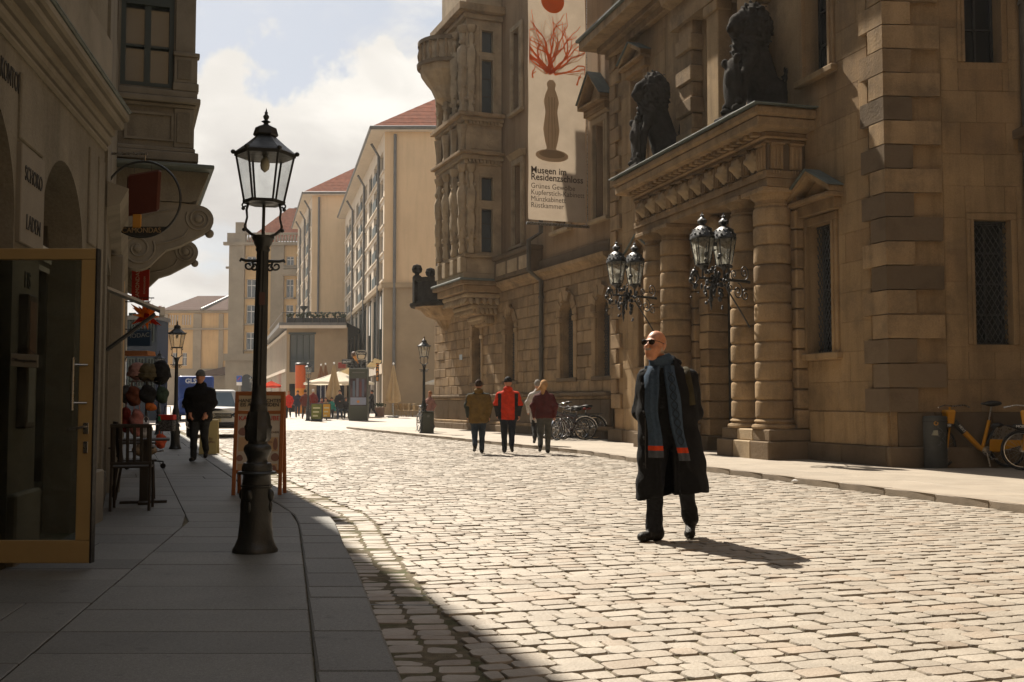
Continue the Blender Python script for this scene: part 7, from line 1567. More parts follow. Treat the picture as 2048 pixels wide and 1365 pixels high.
def stand(name, lab, u, v0, v1, Y, w, m, feet=True, tx=None):
    g = zg(Y); z0 = CAMH + (HZ - v0) / F * Y - g; z1 = CAMH + (HZ - v1) / F * Y - g; t = thing(name, lab, 'poster stand', ((u - CX) / F * Y, Y, g), 0.05)
    b = MB(); b.box(-w / 2, w / 2, -0.03, 0.03, z0, z1, 0, 0.01); obj('frame', b, m_iron, t); b = MB(); b.box(-w / 2 + 0.05, w / 2 - 0.05, -0.036, -0.031, z0 + 0.05, z1 - 0.05); ps = obj('poster', b, m, t)
    b = MB()
    if feet: b.box(-w / 2, w / 2, -0.25, 0.25, 0, 0.12, 0, 0.05).box(-0.05, 0.05, -0.04, 0.04, 0.12, z0)
    else: b.box(-w / 2, w / 2, -0.2, 0.2, 0, 0.03, 0, 0.01).box(-0.03, 0.03, -0.03, 0.03, 0.03, z0)
    obj('foot', b, m_blackplastic, t)
    for k in range(3): b = MB(); b.box(-w * 0.3, w * 0.3 - k * 0.06, -0.041, -0.037, z1 - 0.3 - k * 0.22, z1 - 0.22 - k * 0.22); obj('print_line', b, plain('pale_print', (0.5, 0.48, 0.3), 0.5), ps)
stand('poster_stand', 'green poster stand beside the far street lamp', 634, 842, 807, 60, 0.66, plain('green_poster', (0.13, 0.15, 0.03), 0.3, var=0.4, scale=3))
stand('poster_stand', 'yellow notice board right of the green poster stand', 654, 836, 807, 62, 0.5, plain('yellow_poster', (0.52, 0.29, 0.03), 0.4), False)
Yb = 39.2; ub = thing('utility_box', 'dark green utility box beside the palace corner lamp', 'utility box', ((858 - CX) / F * Yb, Yb - 0.25, ZR), 0.1)
b = MB(); b.box(-0.2, 0.2, -0.15, 0.15, 0, 0.76, 0, 0.015).box(-0.22, 0.22, -0.17, 0.17, 0.762, 0.80, 0, 0.01); obj('cabinet', b, m_kgreen, ub); b = MB(); b.box(-0.16, 0.16, -0.158, -0.151, 0.06, 0.72); obj('cabinet_door', b, m_kgreen, ub)
b = MB(); b.lathe([(0.03, 0), (0.05, 0.002), (0.05, 0.008)], 12); b.xf(lambda x, y, z: (x, -0.159 - z, 0.62 + y)); obj('emblem', b, plain('emblem_grey', (0.12, 0.13, 0.11), 0.5), ub)
sp_ = thing('parking_sign', 'small blue and pink parking sign on a pole left of the big lamp', 'road sign', ((479 - CX) / F * 95, 95, zg(95))); zt = CAMH + (HZ - 752) / F * 95 - zg(95)
b = MB(); b.tube([(0, 0, 0), (0, 0, zt)], 0.04, 6); obj('pole', b, m_steel, sp_); b = MB(); b.box(-0.24, 0.24, -0.07, -0.045, zt - 0.55, zt, 0, 0.01); obj('blue_plate', b, plain('sign_blue', (0.03, 0.09, 0.36), 0.4), sp_); b = MB(); b.box(-0.24, 0.24, -0.07, -0.045, zt - 0.85, zt - 0.57, 0, 0.01); obj('white_plate', b, m_white, sp_)
b = MB(); b.tube([(-0.12, -0.075, zt - 0.4), (0.12, -0.075, zt - 0.12)], 0.035, 5); obj('red_bar', b, m_redtxt, sp_)
# ---- shop signs and awnings on the tan block's front
Ysg = 70.0; gq = zg(Ysg)
def sgz(v, Y=Ysg): return CAMH + (HZ - v) / F * Y
ov = thing('shield_pub_sign', 'dark shield shaped pub sign with pale border above the kiosk', 'sign', at(723, 711, Ysg)); w_, h_ = 12 / F * Ysg, 10 / F * Ysg
shp = [(-1, 0.45), (-0.8, 0.85), (-0.4, 1.0), (0, 1.04), (0.4, 1.0), (0.8, 0.85), (1, 0.45), (0.86, -0.1), (0.72, -0.85), (0, -1.0), (-0.72, -0.85), (-0.86, -0.1)]
b = MB(); b.prism([(x * w_, z * h_) for x, z in shp][::-1], -0.04, 0.04); obj('border', b, plain('pale_sign_border', (0.42, 0.38, 0.30), 0.5), ov); b = MB(); b.prism([(x * w_ * 0.9, z * h_ * 0.88) for x, z in shp][::-1], -0.05, -0.041); obj('face', b, m_txt, ov)
text('Bederer', 0.17, plain('pale_sign_border', (0, 0, 0)), ov, (0, -0.056, 0.14), RX, bold=0.004); b = MB(); b.prism([(x * w_ * 0.62, z * h_ * 0.42 - 0.10) for x, z in shp][::-1], -0.058, -0.051); obj('cream_panel', b, m_cream, ov)
b = MB(); b.tube([(0, 0.02, -h_), (0, 0.02, gq - at(723, 711, Ysg)[2])], 0.05, 8); obj('post', b, m_iron, ov)
bs = thing('black_shop_sign', 'small black sign with white lettering left of the pub sign', 'sign', at(696, 724, Ysg)); b = MB(); b.box(-0.40, 0.30, -0.05, 0.05, -0.14, 0.16, 0, 0.02); obj('board', b, m_txt, bs); text('EBONY', 0.17, m_white, bs, (-0.05, -0.055, 0.0), (math.pi / 2, -0.05, 0)); b = MB(); b.tube([(0.3, 0, 0), (1.6, 0.4, 0)], 0.03, 6); obj('bracket', b, m_iron, bs)
ic = thing('ice_cream_cone_sign', 'giant ice cream cone model beside the pub sign', 'sign', at(711, 716, Ysg + 0.5)); b = MB(); b.lathe([(0.02, -0.42), (0.17, 0.18)], 12); cn = obj('cone', b, plain('wafer_orange', (0.42, 0.17, 0.03), 0.7), ic); b = MB(); b.ball((0, 0, 0.24), 0.2, 10, 7); obj('scoop', b, plain('chocolate_scoop', (0.09, 0.045, 0.02), 0.6), ic, smooth=60); ic.rotation_euler = (0, -0.45, 0); b = MB(); b.tube([(0, 0, -0.4), (0.5, 0.3, -0.6)], 0.025, 6); obj('bracket', b, m_iron, ic)
rb = thing('red_box_sign', 'plain dark red box sign behind the white parasol', 'sign', at(684, 731, 74)); b = MB(); b.box(-0.26, 0.26, -0.1, 0.1, -0.2, 0.2, 0, 0.02); obj('sign_box', b, plain('dull_red_sign', (0.20, 0.03, 0.02), 0.6), rb); b = MB(); b.tube([(0.2, 0.1, 0), (1.4, 1.2, 0)], 0.03, 6); obj('bracket', b, m_iron, rb)
os_ = thing('orange_vertical_sign', 'narrow orange vertical letter sign on the tan block', 'sign', at(755, 745, 72.5)); b = MB(); b.box(-0.1, 0.1, -0.04, 0.04, -0.62, 0.62, 0, 0.01); obj('sign_strip', b, plain('dark_strip', (0.03, 0.03, 0.03), 0.6), os_)
for k, c_ in enumerate('CAFE'): text(c_, 0.30, plain('orange_letters', (0.6, 0.24, 0.03), 0.5), os_, (0, -0.045, 0.45 - k * 0.30), RX, bold=0.01)
for nm, lab, u0, v0, u1, v1, Y in (('cream_awning', 'cream awning sloping above the café left of the kiosk', 675, 749, 698, 739, 72), ('cream_awning', 'cream awning sloping down beside the pub sign', 734, 735, 750, 720, 72)):
    a_, c_ = at(u0, v0, Y), at(u1, v1, Y); t = thing(nm, lab, 'awning', a_); d = (c_[0] - a_[0], c_[2] - a_[2]); b = MB(); b.prism([(0, 0), (d[0], d[1]), (d[0], d[1] + 0.1), (0, 0.1)], -0.2, 3.5); obj('awning_cloth', b, cloth_mat('cream_awning_cloth', (0.66, 0.56, 0.38), 0.4), t); b = MB(); b.tube([(0, -0.2, 0), (0, 3.5, 0)], 0.05, 6); obj('front_rail', b, m_steel, t); b = MB(); b.tube([(0.05, 0.1, 0), (d[0], 0.1, d[1] - 0.5)], 0.03, 6); obj('arm', b, m_steel, t)
pl = thing('box_planter', 'brown box planter at the corner of the tan block', 'planter', ((760 - CX) / F * 70, 70, zg(70))); b = MB(); b.box(-0.28, 0.28, -0.25, 0.25, 0, 0.62, 0, 0.02); obj('box', b, m_brtxt, pl); b = MB(); rs = random.Random(2)
for k in range(40): b.ball((rs.gauss(0, 0.15), rs.gauss(0, 0.12), 0.68 + rs.random() * 0.2), 0.05, 5, 4)
obj('shrub', b, m_leaf, pl, kind='stuff')
def wicker():
    t = thing('wicker_chair', '', 'chair'); m = mat('wicker', (0.34, 0.24, 0.12), 0.8, 0.3, 12, 0.6, 60, 0.2)
    b = MB(); b.box(-0.26, 0.26, -0.25, 0.25, 0.38, 0.45, 0, 0.03); obj('seat', b, m, t); b = MB(); b.lathe([(0.27, 0.45), (0.30, 0.62), (0.31, 0.85), (0.27, 0.86), (0.26, 0.46)], 12, (0, 0, 0), 0, 0, a0=0, a1=math.pi); obj('backrest', b, m, t, smooth=50)
    for x in (-0.22, 0.22):
        for y in (-0.2, 0.2): b = MB(); b.tube([(x, y, 0), (x, y, 0.4)], 0.02, 6); obj('leg', b, m, t)
    return t
wk = wicker(); W_ = ((797, 'leftmost'), (806, 'second'), (816, 'third'), (826, 'fourth'), (835, 'rightmost'))
for i, (u, nm) in enumerate(W_):
    o = wk if i == 0 else copy_tree(wk); Y = 71 - 0.25 * i; o.location = ((u - CX) / F * Y, Y, zg(Y)); o.rotation_euler = (0, 0, 0.3 * i); o['label'] = nm + ' wicker café chair in the row before the tan block'; o['group'] = 'wicker chairs before the tan block'
# ---- grey litter bin by the palace corner
lb = thing('litter_bin', 'dark grey litter bin with stickers and scratches at the palace corner', 'litter bin', (7.18, 18.30, ZR)); BH = 0.875
m_bin = mat('dark_grey_bin', (0.040, 0.043, 0.042), 0.55, 0.15, 4, 0.1, 40, 0.4, stain=(9, 0.12, (0.14, 0.14, 0.13)))
b = MB(); b.lathe([(0.185, 0), (0.19, 0.02), (0.20, BH - 0.05), (0.205, BH - 0.03), (0.19, BH), (0.0, BH + 0.005)], 24, (0, 0, 0), 0, 0, 1, 0.85); obj('body', b, m_bin, lb, smooth=40); b = MB(); b.lathe([(0.207, BH - 0.10), (0.209, BH - 0.085)], 24, (0, 0, 0), 0, 0, 1, 0.85); obj('lid_seam', b, m_blackplastic, lb)
yb = lambda x: -math.sqrt(max(0.001, 1 - (x / 0.2) ** 2)) * 0.2 * 0.85 - 0.004
b = MB(); b.add([(0.0, 0, 0)] , []); b = MB(); b.prism([(-0.045 + 0.038 * math.cos(a), BH - 0.12 + 0.038 * math.sin(a)) for a in np.linspace(0, 2 * math.pi, 17)[:-1]], yb(-0.045) - 0.002, yb(-0.045) + 0.03); rsk = obj('round_sticker', b, plain('amber_sticker', (0.40, 0.20, 0.03), 0.5), lb); b = MB(); b.prism([(-0.045 + 0.02 * math.cos(a), BH - 0.12 + 0.02 * math.sin(a)) for a in np.linspace(0, 2 * math.pi, 13)[:-1]], yb(-0.045) - 0.004, yb(-0.045)); obj('sticker_mark', b, m_txt, rsk)
b = MB(); b.prism([(-0.115, BH - 0.32), (-0.02, BH - 0.325), (-0.025, BH - 0.235), (-0.085, BH - 0.24)], yb(-0.1) - 0.03, yb(-0.1) + 0.02); obj('torn_sticker', b, plain('pale_sticker', (0.30, 0.29, 0.22), 0.6), lb)
rs = random.Random(8)
for k in range(9):
    x = rs.uniform(0.0, 0.12); z = rs.uniform(0.3, BH - 0.15); pts = []
    for q in range(5): x = min(0.15, max(-0.02, x + rs.uniform(-0.05, 0.05))); z += rs.uniform(-0.06, 0.05); pts.append((x, yb(x), z))
    b = MB(); b.tube(pts, 0.0025, 4); obj('scratch_mark', b, plain('scratch_grey', (0.16, 0.17, 0.17), 0.6), lb)

# ================================================================== BICYCLES
def bicycle(name, label, col, group, basket=False):
    t = thing(name, label, 'bicycle', group=group); m = plain('bike_paint_%02d%02d' % (int(col[0] * 99), int(col[1] * 99)), col, 0.35, coat=0.3); r = 0.34; WB = 1.06
    def wheel(x, steer=0.0):
        w = thing('wheel', '', None); del w['label']; w.parent = t; w.location = (x, 0, r); w.rotation_euler = (0, 0, steer)
        C_ = lambda rr, y=0, n=28: [(rr * math.cos(a), y, rr * math.sin(a)) for a in np.linspace(0, 2 * math.pi, n + 1)[:-1]]
        b = MB(); b.tube(C_(r - 0.018), 0.018, 6, 0, True); obj('tyre', b, m_tyre, w, smooth=60); b = MB(); b.tube(C_(r - 0.045), 0.009, 5, 0, True); obj('rim', b, m_chrome, w, smooth=60); b = MB()
        for k in range(18): a = 2 * math.pi * k / 18; b.tube([(0.015 * math.cos(a + 1), (-1) ** k * 0.02, 0.015 * math.sin(a + 1)), ((r - 0.05) * math.cos(a), 0, (r - 0.05) * math.sin(a))], 0.0022, 3)
        b.tube([(0, -0.05, 0), (0, 0.05, 0)], 0.02, 8); obj('spokes', b, m_chrome, w); b = MB(); b.tube([((r + 0.02) * math.cos(a), 0, (r + 0.02) * math.sin(a)) for a in np.linspace(0.3 if x > 0.5 else 0.2, math.pi - 0.1, 14)], 0.018, 5, 0, False, 0.5); obj('mudguard', b, m_chrome if col[0] < 0.1 else m, w, smooth=60)
    wheel(0.0); wheel(WB, 0.12)
    b = MB(); bb = (0.42, 0, 0.30); st = (0.26, 0, 0.78); hd = (0.90, 0, 0.84); hl = (0.93, 0, 0.70)
    b.tube([bb, st], 0.016, 8).tube([bb, hl], 0.018, 8).tube([(0.28, 0, 0.68), (0.91, 0, 0.80)], 0.014, 8).tube([hl, hd], 0.018, 8)
    for s in (-1, 1): b.tube([(0, s * 0.05, r), (0.42, s * 0.03, 0.30)], 0.009, 6).tube([(0, s * 0.05, r), (0.27, s * 0.02, 0.74)], 0.008, 6)
    obj('frame', b, m, t, smooth=60); b = MB()
    for s in (-1, 1): b.tube([(0.935, s * 0.045, 0.66), (WB, s * 0.05, r)], 0.010, 6)
    b.tube([(0.935, -0.05, 0.66), (0.935, 0.05, 0.66)], 0.012, 6); obj('fork', b, m, t, smooth=60)
    b = MB(); b.tube([(0.88, 0, 0.84), (0.86, 0, 0.98)], 0.012, 6).tube([(0.78, -0.29, 1.02), (0.84, -0.2, 1.03), (0.87, 0, 1.0), (0.84, 0.2, 1.03), (0.78, 0.29, 1.02)], 0.011, 6); hb = obj('handlebar', b, m_chrome, t, smooth=60)
    for s in (-1, 1): b = MB(); b.tube([(0.69, s * 0.30, 1.01), (0.79, s * 0.285, 1.02)], 0.017, 8); obj('grip', b, m_blackplastic, hb)
    b = MB(); b.tube([st, (0.235, 0, 0.93)], 0.012, 8); obj('seat_post', b, m_chrome, t); net_obj('saddle', lambda P: smin(s_ell(P, (0.18, 0, 0.96), (0.13, 0.085, 0.04)), s_cap(P, (0.22, 0, 0.955), (0.40, 0, 0.955), 0.035, 0.022), 0.05), (0.0, -0.13, 0.88), (0.48, 0.13, 1.03), 0.02, plain('saddle_black', (0.02, 0.02, 0.02), 0.5) if name != 'red_saddle' else m_red, t)
    b = MB(); b.lathe([(0.02, -0.01), (0.09, -0.008), (0.09, 0.008), (0.02, 0.01)], 16); b.xf(lambda x, y, z: (0.42 + x, -0.05 + z, 0.30 + y)); b.tube([(0.42, -0.07, 0.30), (0.50, -0.07, 0.16)], 0.010, 6).box(0.46, 0.55, -0.15, -0.07, 0.14, 0.17).tube([(0.42, 0.07, 0.30), (0.34, 0.07, 0.44)], 0.010, 6).box(0.30, 0.39, 0.07, 0.15, 0.43, 0.46); obj('crankset', b, m_chrome, t)
    b = MB(); b.box(-0.22, 0.20, -0.06, 0.06, 0.735, 0.75).tube([(-0.1, -0.05, 0.735), (0, -0.05, r)], 0.006, 5).tube([(-0.1, 0.05, 0.735), (0, 0.05, r)], 0.006, 5); obj('luggage_rack', b, m_iron, t)
    if basket: b = MB(); b.box(0.98, 1.26, -0.17, 0.17, 0.80, 1.02, 0, 0.02); obj('basket', b, m_blackplastic, t)
    b = MB(); b.tube([(0.38, 0.06, 0.28), (0.36, 0.17, 0.02)], 0.009, 5); obj('kickstand', b, m_iron, t)
    return t
GB = 'bicycles parked against the palace wing'
protoB = {}
spec = [(31.85, -0.15, 2.0, (0.03, 0.03, 0.035), 'dark bicycle nearest the gatehouse quoins, front wheel turned outwards'), (32.15, 0.12, 0.5, (0.05, 0.02, 0.02), 'maroon bicycle second from the gatehouse quoins'), (32.5, -0.1, 0.3, (0.02, 0.025, 0.02), 'black bicycle with big bright wheel third from the gatehouse quoins'),
        (32.85, 0.1, 0.2, (0.08, 0.08, 0.085), 'grey bicycle with red saddle fourth from the gatehouse quoins'), (33.2, 0.05, 0.1, (0.02, 0.03, 0.05), 'navy bicycle fifth from the gatehouse quoins'), (33.6, -0.12, 0.4, (0.10, 0.02, 0.015), 'dark red bicycle sixth from the gatehouse quoins'), (34.1, 0.0, 0.2, (0.03, 0.04, 0.03), 'dark green bicycle farthest along the palace wing')]
first = None
for i, (y, da, dx_, col, lab) in enumerate(spec):
    if first is None: first = bicycle('bicycle', lab, col, GB); o = first
    else:
        o = copy_tree(first); o['label'] = lab; o['group'] = GB; mm = plain('bike_paint_%02d%02d_%d' % (int(col[0] * 99), int(col[1] * 99), i), col, 0.35, coat=0.3)
        for ch in o.children:
            if ch.name.startswith('saddle') and i == 3: ch.data = ch.data.copy(); ch.data.materials.clear(); ch.data.materials.append(m_red)
            if ch.name.startswith('handlebar'): ch.rotation_euler = (0, 0, 0.0); ch.location = (0, 0, 0.03 * (i % 3))
            if ch.name.split('.')[0] in ('frame', 'fork'): ch.data = ch.data.copy(); ch.data.materials.clear(); ch.data.materials.append(mm)
    xw = wallR(y) - 0.50; ang = math.pi + 0.36 + da * 3.0; k_ = (1.0, 0.94, 1.04, 0.97, 1.02, 0.93, 1.0)[i]; o.scale = (k_, k_, k_); o.rotation_euler = ((0.12, -0.06, 0.03, -0.11, 0.09, 0.0, -0.08)[i], 0, ang); o.location = (xw, y, ZR)
# ---- rental bicycle
m_yel = plain('yellow_bike_paint', (0.56, 0.25, 0.008), 0.4, coat=0.2)
def rental(lab):
    t = thing('rental_bicycle', lab, 'bicycle', group='yellow rental bicycles'); r = 0.33
    def wheel(x, steer):
        w = thing('wheel', '', None); del w['label']; w.parent = t; w.location = (x, 0, r); w.rotation_euler = (0, 0, steer)
        for rr, th, m, nm in ((r - 0.022, 0.022, m_tyre, 'tyre'), (r - 0.055, 0.010, m_chrome, 'rim')): b = MB(); b.tube([(rr * math.cos(a), 0, rr * math.sin(a)) for a in np.linspace(0, 2 * math.pi, 29)[:-1]], th, 6, 0, True); obj(nm, b, m, w, smooth=60)
        b = MB()
        for k in range(18): a = 2 * math.pi * k / 18; b.tube([(0, (-1) ** k * 0.03, 0), ((r - 0.06) * math.cos(a), 0, (r - 0.06) * math.sin(a))], 0.0022, 3)
        b.tube([(0, -0.06, 0), (0, 0.06, 0)], 0.035, 8); obj('spokes', b, m_steel, w)
        return w
    wf = wheel(0.0, 0.5); wheel(1.12, 0.0)
    b = MB(); b.tube([(0.16, 0, 0.80), (0.30, 0, 0.66), (0.62, 0, 0.33), (0.72, 0, 0.28)], [0.045, 0.05, 0.045, 0.04], 10).tube([(0.66, 0, 0.27), (0.80, 0, 0.80)], 0.03, 10).tube([(0.70, 0, 0.27), (0.95, 0, 0.27), (1.12, 0, 0.36)], 0.02, 8); fr = obj('frame', b, m_yel, t, smooth=60)
    b = MB(); b.tube([(0.17, 0, 0.79), (0.36, 0, 0.60)], 0.056, 10); obj('black_sleeve', b, m_blackplastic, fr, smooth=60); text('NEXT', 0.06, m_white, fr, (0.30, -0.058, 0.66), (math.pi / 2, 0.85, 0))
    b = MB()
    for s in (-1, 1): b.tube([(0.10, s * 0.06, 0.74), (0.0, s * 0.07, r)], 0.018, 6)
    b.tube([(0.10, -0.07, 0.74), (0.10, 0.07, 0.74)], 0.02, 6).tube([(0.10, 0, 0.74), (0.19, 0, 1.02)], 0.022, 8); b.xf(lambda x, y, z: (x * math.cos(0.5) - y * math.sin(0.5), x * math.sin(0.5) + y * math.cos(0.5), z)); obj('fork', b, m_yel, t, smooth=60)
    b = MB(); b.tube([(0.06, -0.33, 1.02), (0.12, -0.2, 1.06), (0.18, 0, 1.04), (0.30, 0.2, 1.06), (0.36, 0.30, 1.0)], 0.012, 8); b.xf(lambda x, y, z: (x + 0.9 * y - 0.02 if y > 0 else x + 0.75 * y, y * 0.75, z)); hb = obj('handlebar', b, m_steel, t, smooth=60)
    b = MB(); b.box(-0.10, 0.10, -0.12, 0.12, 0.72, 0.98, 0, 0.03); b.xf(lambda x, y, z: (x * (0.6 + (z - 0.72) * 1.2) + 0.10, y * (0.7 + (z - 0.72)), z)); obj('front_carrier', b, m_yel, t); b = MB(); b.box(-0.12, 0.14, -0.10, 0.10, 0.68, 0.75, 0, 0.02); ba = obj('black_band', b, m_blackplastic, t); text('MOBI', 0.06, m_white, ba, (0.02, -0.103, 0.715), RX)
    b = MB(); b.tube([(0.79, 0, 0.76), (0.85, 0, 1.06)], 0.014, 8); obj('seat_post', b, m_steel, t); net_obj('saddle', lambda P: smin(s_ell(P, (0.90, 0, 1.09), (0.13, 0.09, 0.045)), s_cap(P, (0.86, 0, 1.08), (0.68, 0, 1.085), 0.035, 0.022), 0.05), (0.6, -0.14, 1.0), (1.1, 0.14, 1.17), 0.022, m_blackplastic, t)
    b = MB(); b.prism([(0.80, 0.40), (1.08, 0.42), (1.36, 0.46), (1.34, 0.56), (1.22, 0.66), (1.05, 0.71), (0.9, 0.68), (0.83, 0.56)], -0.055, -0.045); obj('silver_panel', b, m_steel, t); b = MB(); b.prism([(0.76, 0.28), (0.96, 0.28), (1.34, 0.38), (1.36, 0.46), (0.78, 0.48)], -0.066, -0.057); obj('yellow_skirt', b, m_yel, t)
    b = MB(); b.tube([(1.12 + 0.37 * math.cos(a), 0, r + 0.37 * math.sin(a)) for a in np.linspace(0.0, math.pi - 0.2, 16)], 0.03, 6, 0, False, 0.5); obj('rear_mudguard', b, m_blackplastic, t, smooth=60); b = MB(); b.ball((0.95, 0, 0.70), 0.1, 10, 6, 0, (1.2, 0.6, 0.6)); obj('rear_lock', b, m_blackplastic, t, smooth=60); b = MB(); b.ball((1.46, 0, 0.56), 0.035, 8, 5); obj('reflector', b, plain('orange_reflector', (0.6, 0.15, 0.05), 0.3), t)
    b = MB(); b.tube([(0.72, -0.05, 0.28), (0.74, -0.12, 0.02)], 0.012, 6); obj('kickstand', b, m_steel, t); b = MB(); b.lathe([(0.02, -0.01), (0.08, 0), (0.02, 0.01)], 12); b.xf(lambda x, y, z: (0.72 + x, -0.06 + z, 0.28 + y)); b.tube([(0.72, -0.07, 0.28), (0.80, -0.07, 0.15)], 0.012, 6).box(0.75, 0.86, -0.17, -0.08, 0.13, 0.16); obj('crankset', b, m_steel, t)
    return t
rb1 = rental('yellow rental bicycle standing between the litter bin and the palace side wall'); rb1.location = (8.05, 20.0 - 0.95, ZR); rb1.rotation_euler = (0, 0, 0.04)
rb1.location = ((1884 - CX) / F * 18.45, 18.45, ZR)
rb2 = copy_tree(rb1); rb2['label'] = 'rental bicycle cut off by the right edge of the picture'; rb2.location = ((2040 - CX) / F * 17.6, 17.6, ZR); rb2.rotation_euler = (0, 0, -0.75)
# ================================================================== PEOPLE
def cmat(name, col, rough=0.85): return mat('cloth_' + name, col, rough, 0.25, 9, 0.8, 16, 0.15, bdist=0.03)
m_skin = mat('skin', (0.42, 0.19, 0.11), 0.5, 0.08, 12, 0.05, 60, 0.35)
m_shoe = cmat('black_shoe', (0.02, 0.018, 0.016), 0.5)
for nm_, c_ in (('olive_jacket', (0.14, 0.085, 0.022)), ('red_jacket', (0.55, 0.035, 0.008)), ('black_jacket', (0.012, 0.012, 0.012)), ('jeans', (0.03, 0.042, 0.06)), ('black_trousers', (0.02, 0.02, 0.02)), ('charcoal_coat', (0.022, 0.02, 0.02)), ('dark_brown_hair', (0.035, 0.02, 0.012)), ('ginger_hair', (0.3, 0.12, 0.04))): cmat(nm_, c_)
def body_prims(pose):
    """capsules and ellipsoids of a clothed figure facing -y, 1.75 m tall: (kind, args, zone, blend)"""
    s, a = pose.get('stride', 0.25), pose.get('arm', 0.2); bulk = pose.get('bulk', 1.0); L = []
    tr, jk = 2, 1
    for sd, ph in ((-1, 1), (1, -1)):
        hip = (sd * 0.088, 0, 0.90)
        if pose.get('sit'):
            knee = (sd * 0.12, -0.42, 0.88 - 0.42); hip = (sd * 0.10, 0.0, 0.50); ank = (sd * 0.12, -0.40, 0.10)
        else:
            f = ph * s; knee = (sd * 0.088, -0.5 * f - 0.03, 0.50); ank = (sd * 0.082, -f + (0.10 if f < 0 else 0), 0.10 + (0.12 if f < 0 else 0))
        L += [('c', (hip, knee, 0.096 * bulk, 0.074), tr), ('c', (knee, ank, 0.074, 0.060), tr)]
        up = ank[2] > 0.15
        L += [('c', ((ank[0], ank[1] + 0.03, ank[2] - 0.045), (ank[0] + sd * 0.015, ank[1] - (0.10 if up else 0.15), 0.045 if not up else ank[2] - 0.13), 0.045, 0.04), 3)]
        zo = -0.42 if pose.get('sit') else 0.0
        sh = (sd * 0.172 * bulk, 0.01, 1.345 + zo); fa = -ph * a; el = (sd * (0.25 + 0.02 * bulk), fa * 0.5 * -1 + 0.03, 1.13 + zo); wr = (sd * 0.25, -fa - 0.08, 0.89 + zo)
        if 'hand_l' in pose and sd > 0: el, wr = pose['hand_l']
        if 'hand_r' in pose and sd < 0: el, wr = pose['hand_r']
        L += [('c', (sh, el, 0.064 * bulk, 0.056), jk), ('c', (el, wr, 0.056, 0.042), jk)]
        d = Vector(wr) - Vector(el); d.normalize(); w = Vector(wr); side = Vector((-sd, 0, 0))
        L += [('e', (tuple(w + d * 0.05), (0.022, 0.038, 0.052)), 0)]
        for k in range(4): o = Vector((0, (k - 1.5) * 0.018, 0)); L += [('c', (tuple(w + d * 0.075 + o), tuple(w + d * (0.125 + 0.012 * (1 - abs(k - 1.4))) + o + side * 0.015), 0.010, 0.008), 0)]
        L += [('c', (tuple(w + d * 0.03 + Vector((0, -0.03, 0))), tuple(w + d * 0.08 + Vector((0, -0.055, 0)) + side * 0.01), 0.011, 0.009), 0)]
    zo = -0.42 if pose.get('sit') else 0.0; hem = pose.get('hem', 0.80) + (zo if pose.get('sit') else 0)
    L += [('l', [(hem, 0, 0.0, 0.19 * bulk, 0.135 * bulk), (0.95 + zo, 0, 0, 0.185 * bulk, 0.13 * bulk), (1.12 + zo, 0, 0, 0.175 * bulk, 0.12 * bulk), (1.28 + zo, 0, 0, 0.19 * bulk, 0.125 * bulk), (1.37 + zo, 0, 0.01, 0.165 * bulk, 0.11), (1.44 + zo, 0, 0.01, 0.105 * bulk, 0.085), (1.50 + zo, 0, 0.01, 0.068, 0.065)], jk)]
    if pose.get('sit') is None and hem > 0.84: pass
    L += [('e', ((0, 0.0, 0.90 + zo), (0.165, 0.115, 0.13)), tr), ('c', ((0, 0.01, 1.44 + zo), (0, 0.0, 1.54 + zo), 0.058, 0.052), 0)]
    hz = 1.625 + zo; L += [('e', ((0, 0.01, hz), (0.076, 0.096, 0.118)), 0), ('e', ((0, -0.04, hz - 0.055), (0.055, 0.055, 0.065)), 0), ('c', ((0, -0.085, hz - 0.005), (0, -0.108, hz - 0.03), 0.012, 0.016), 0)]
    for sd in (-1, 1): L += [('e', ((sd * 0.078, 0.01, hz - 0.01), (0.012, 0.022, 0.032)), 0)]
    return L, hz
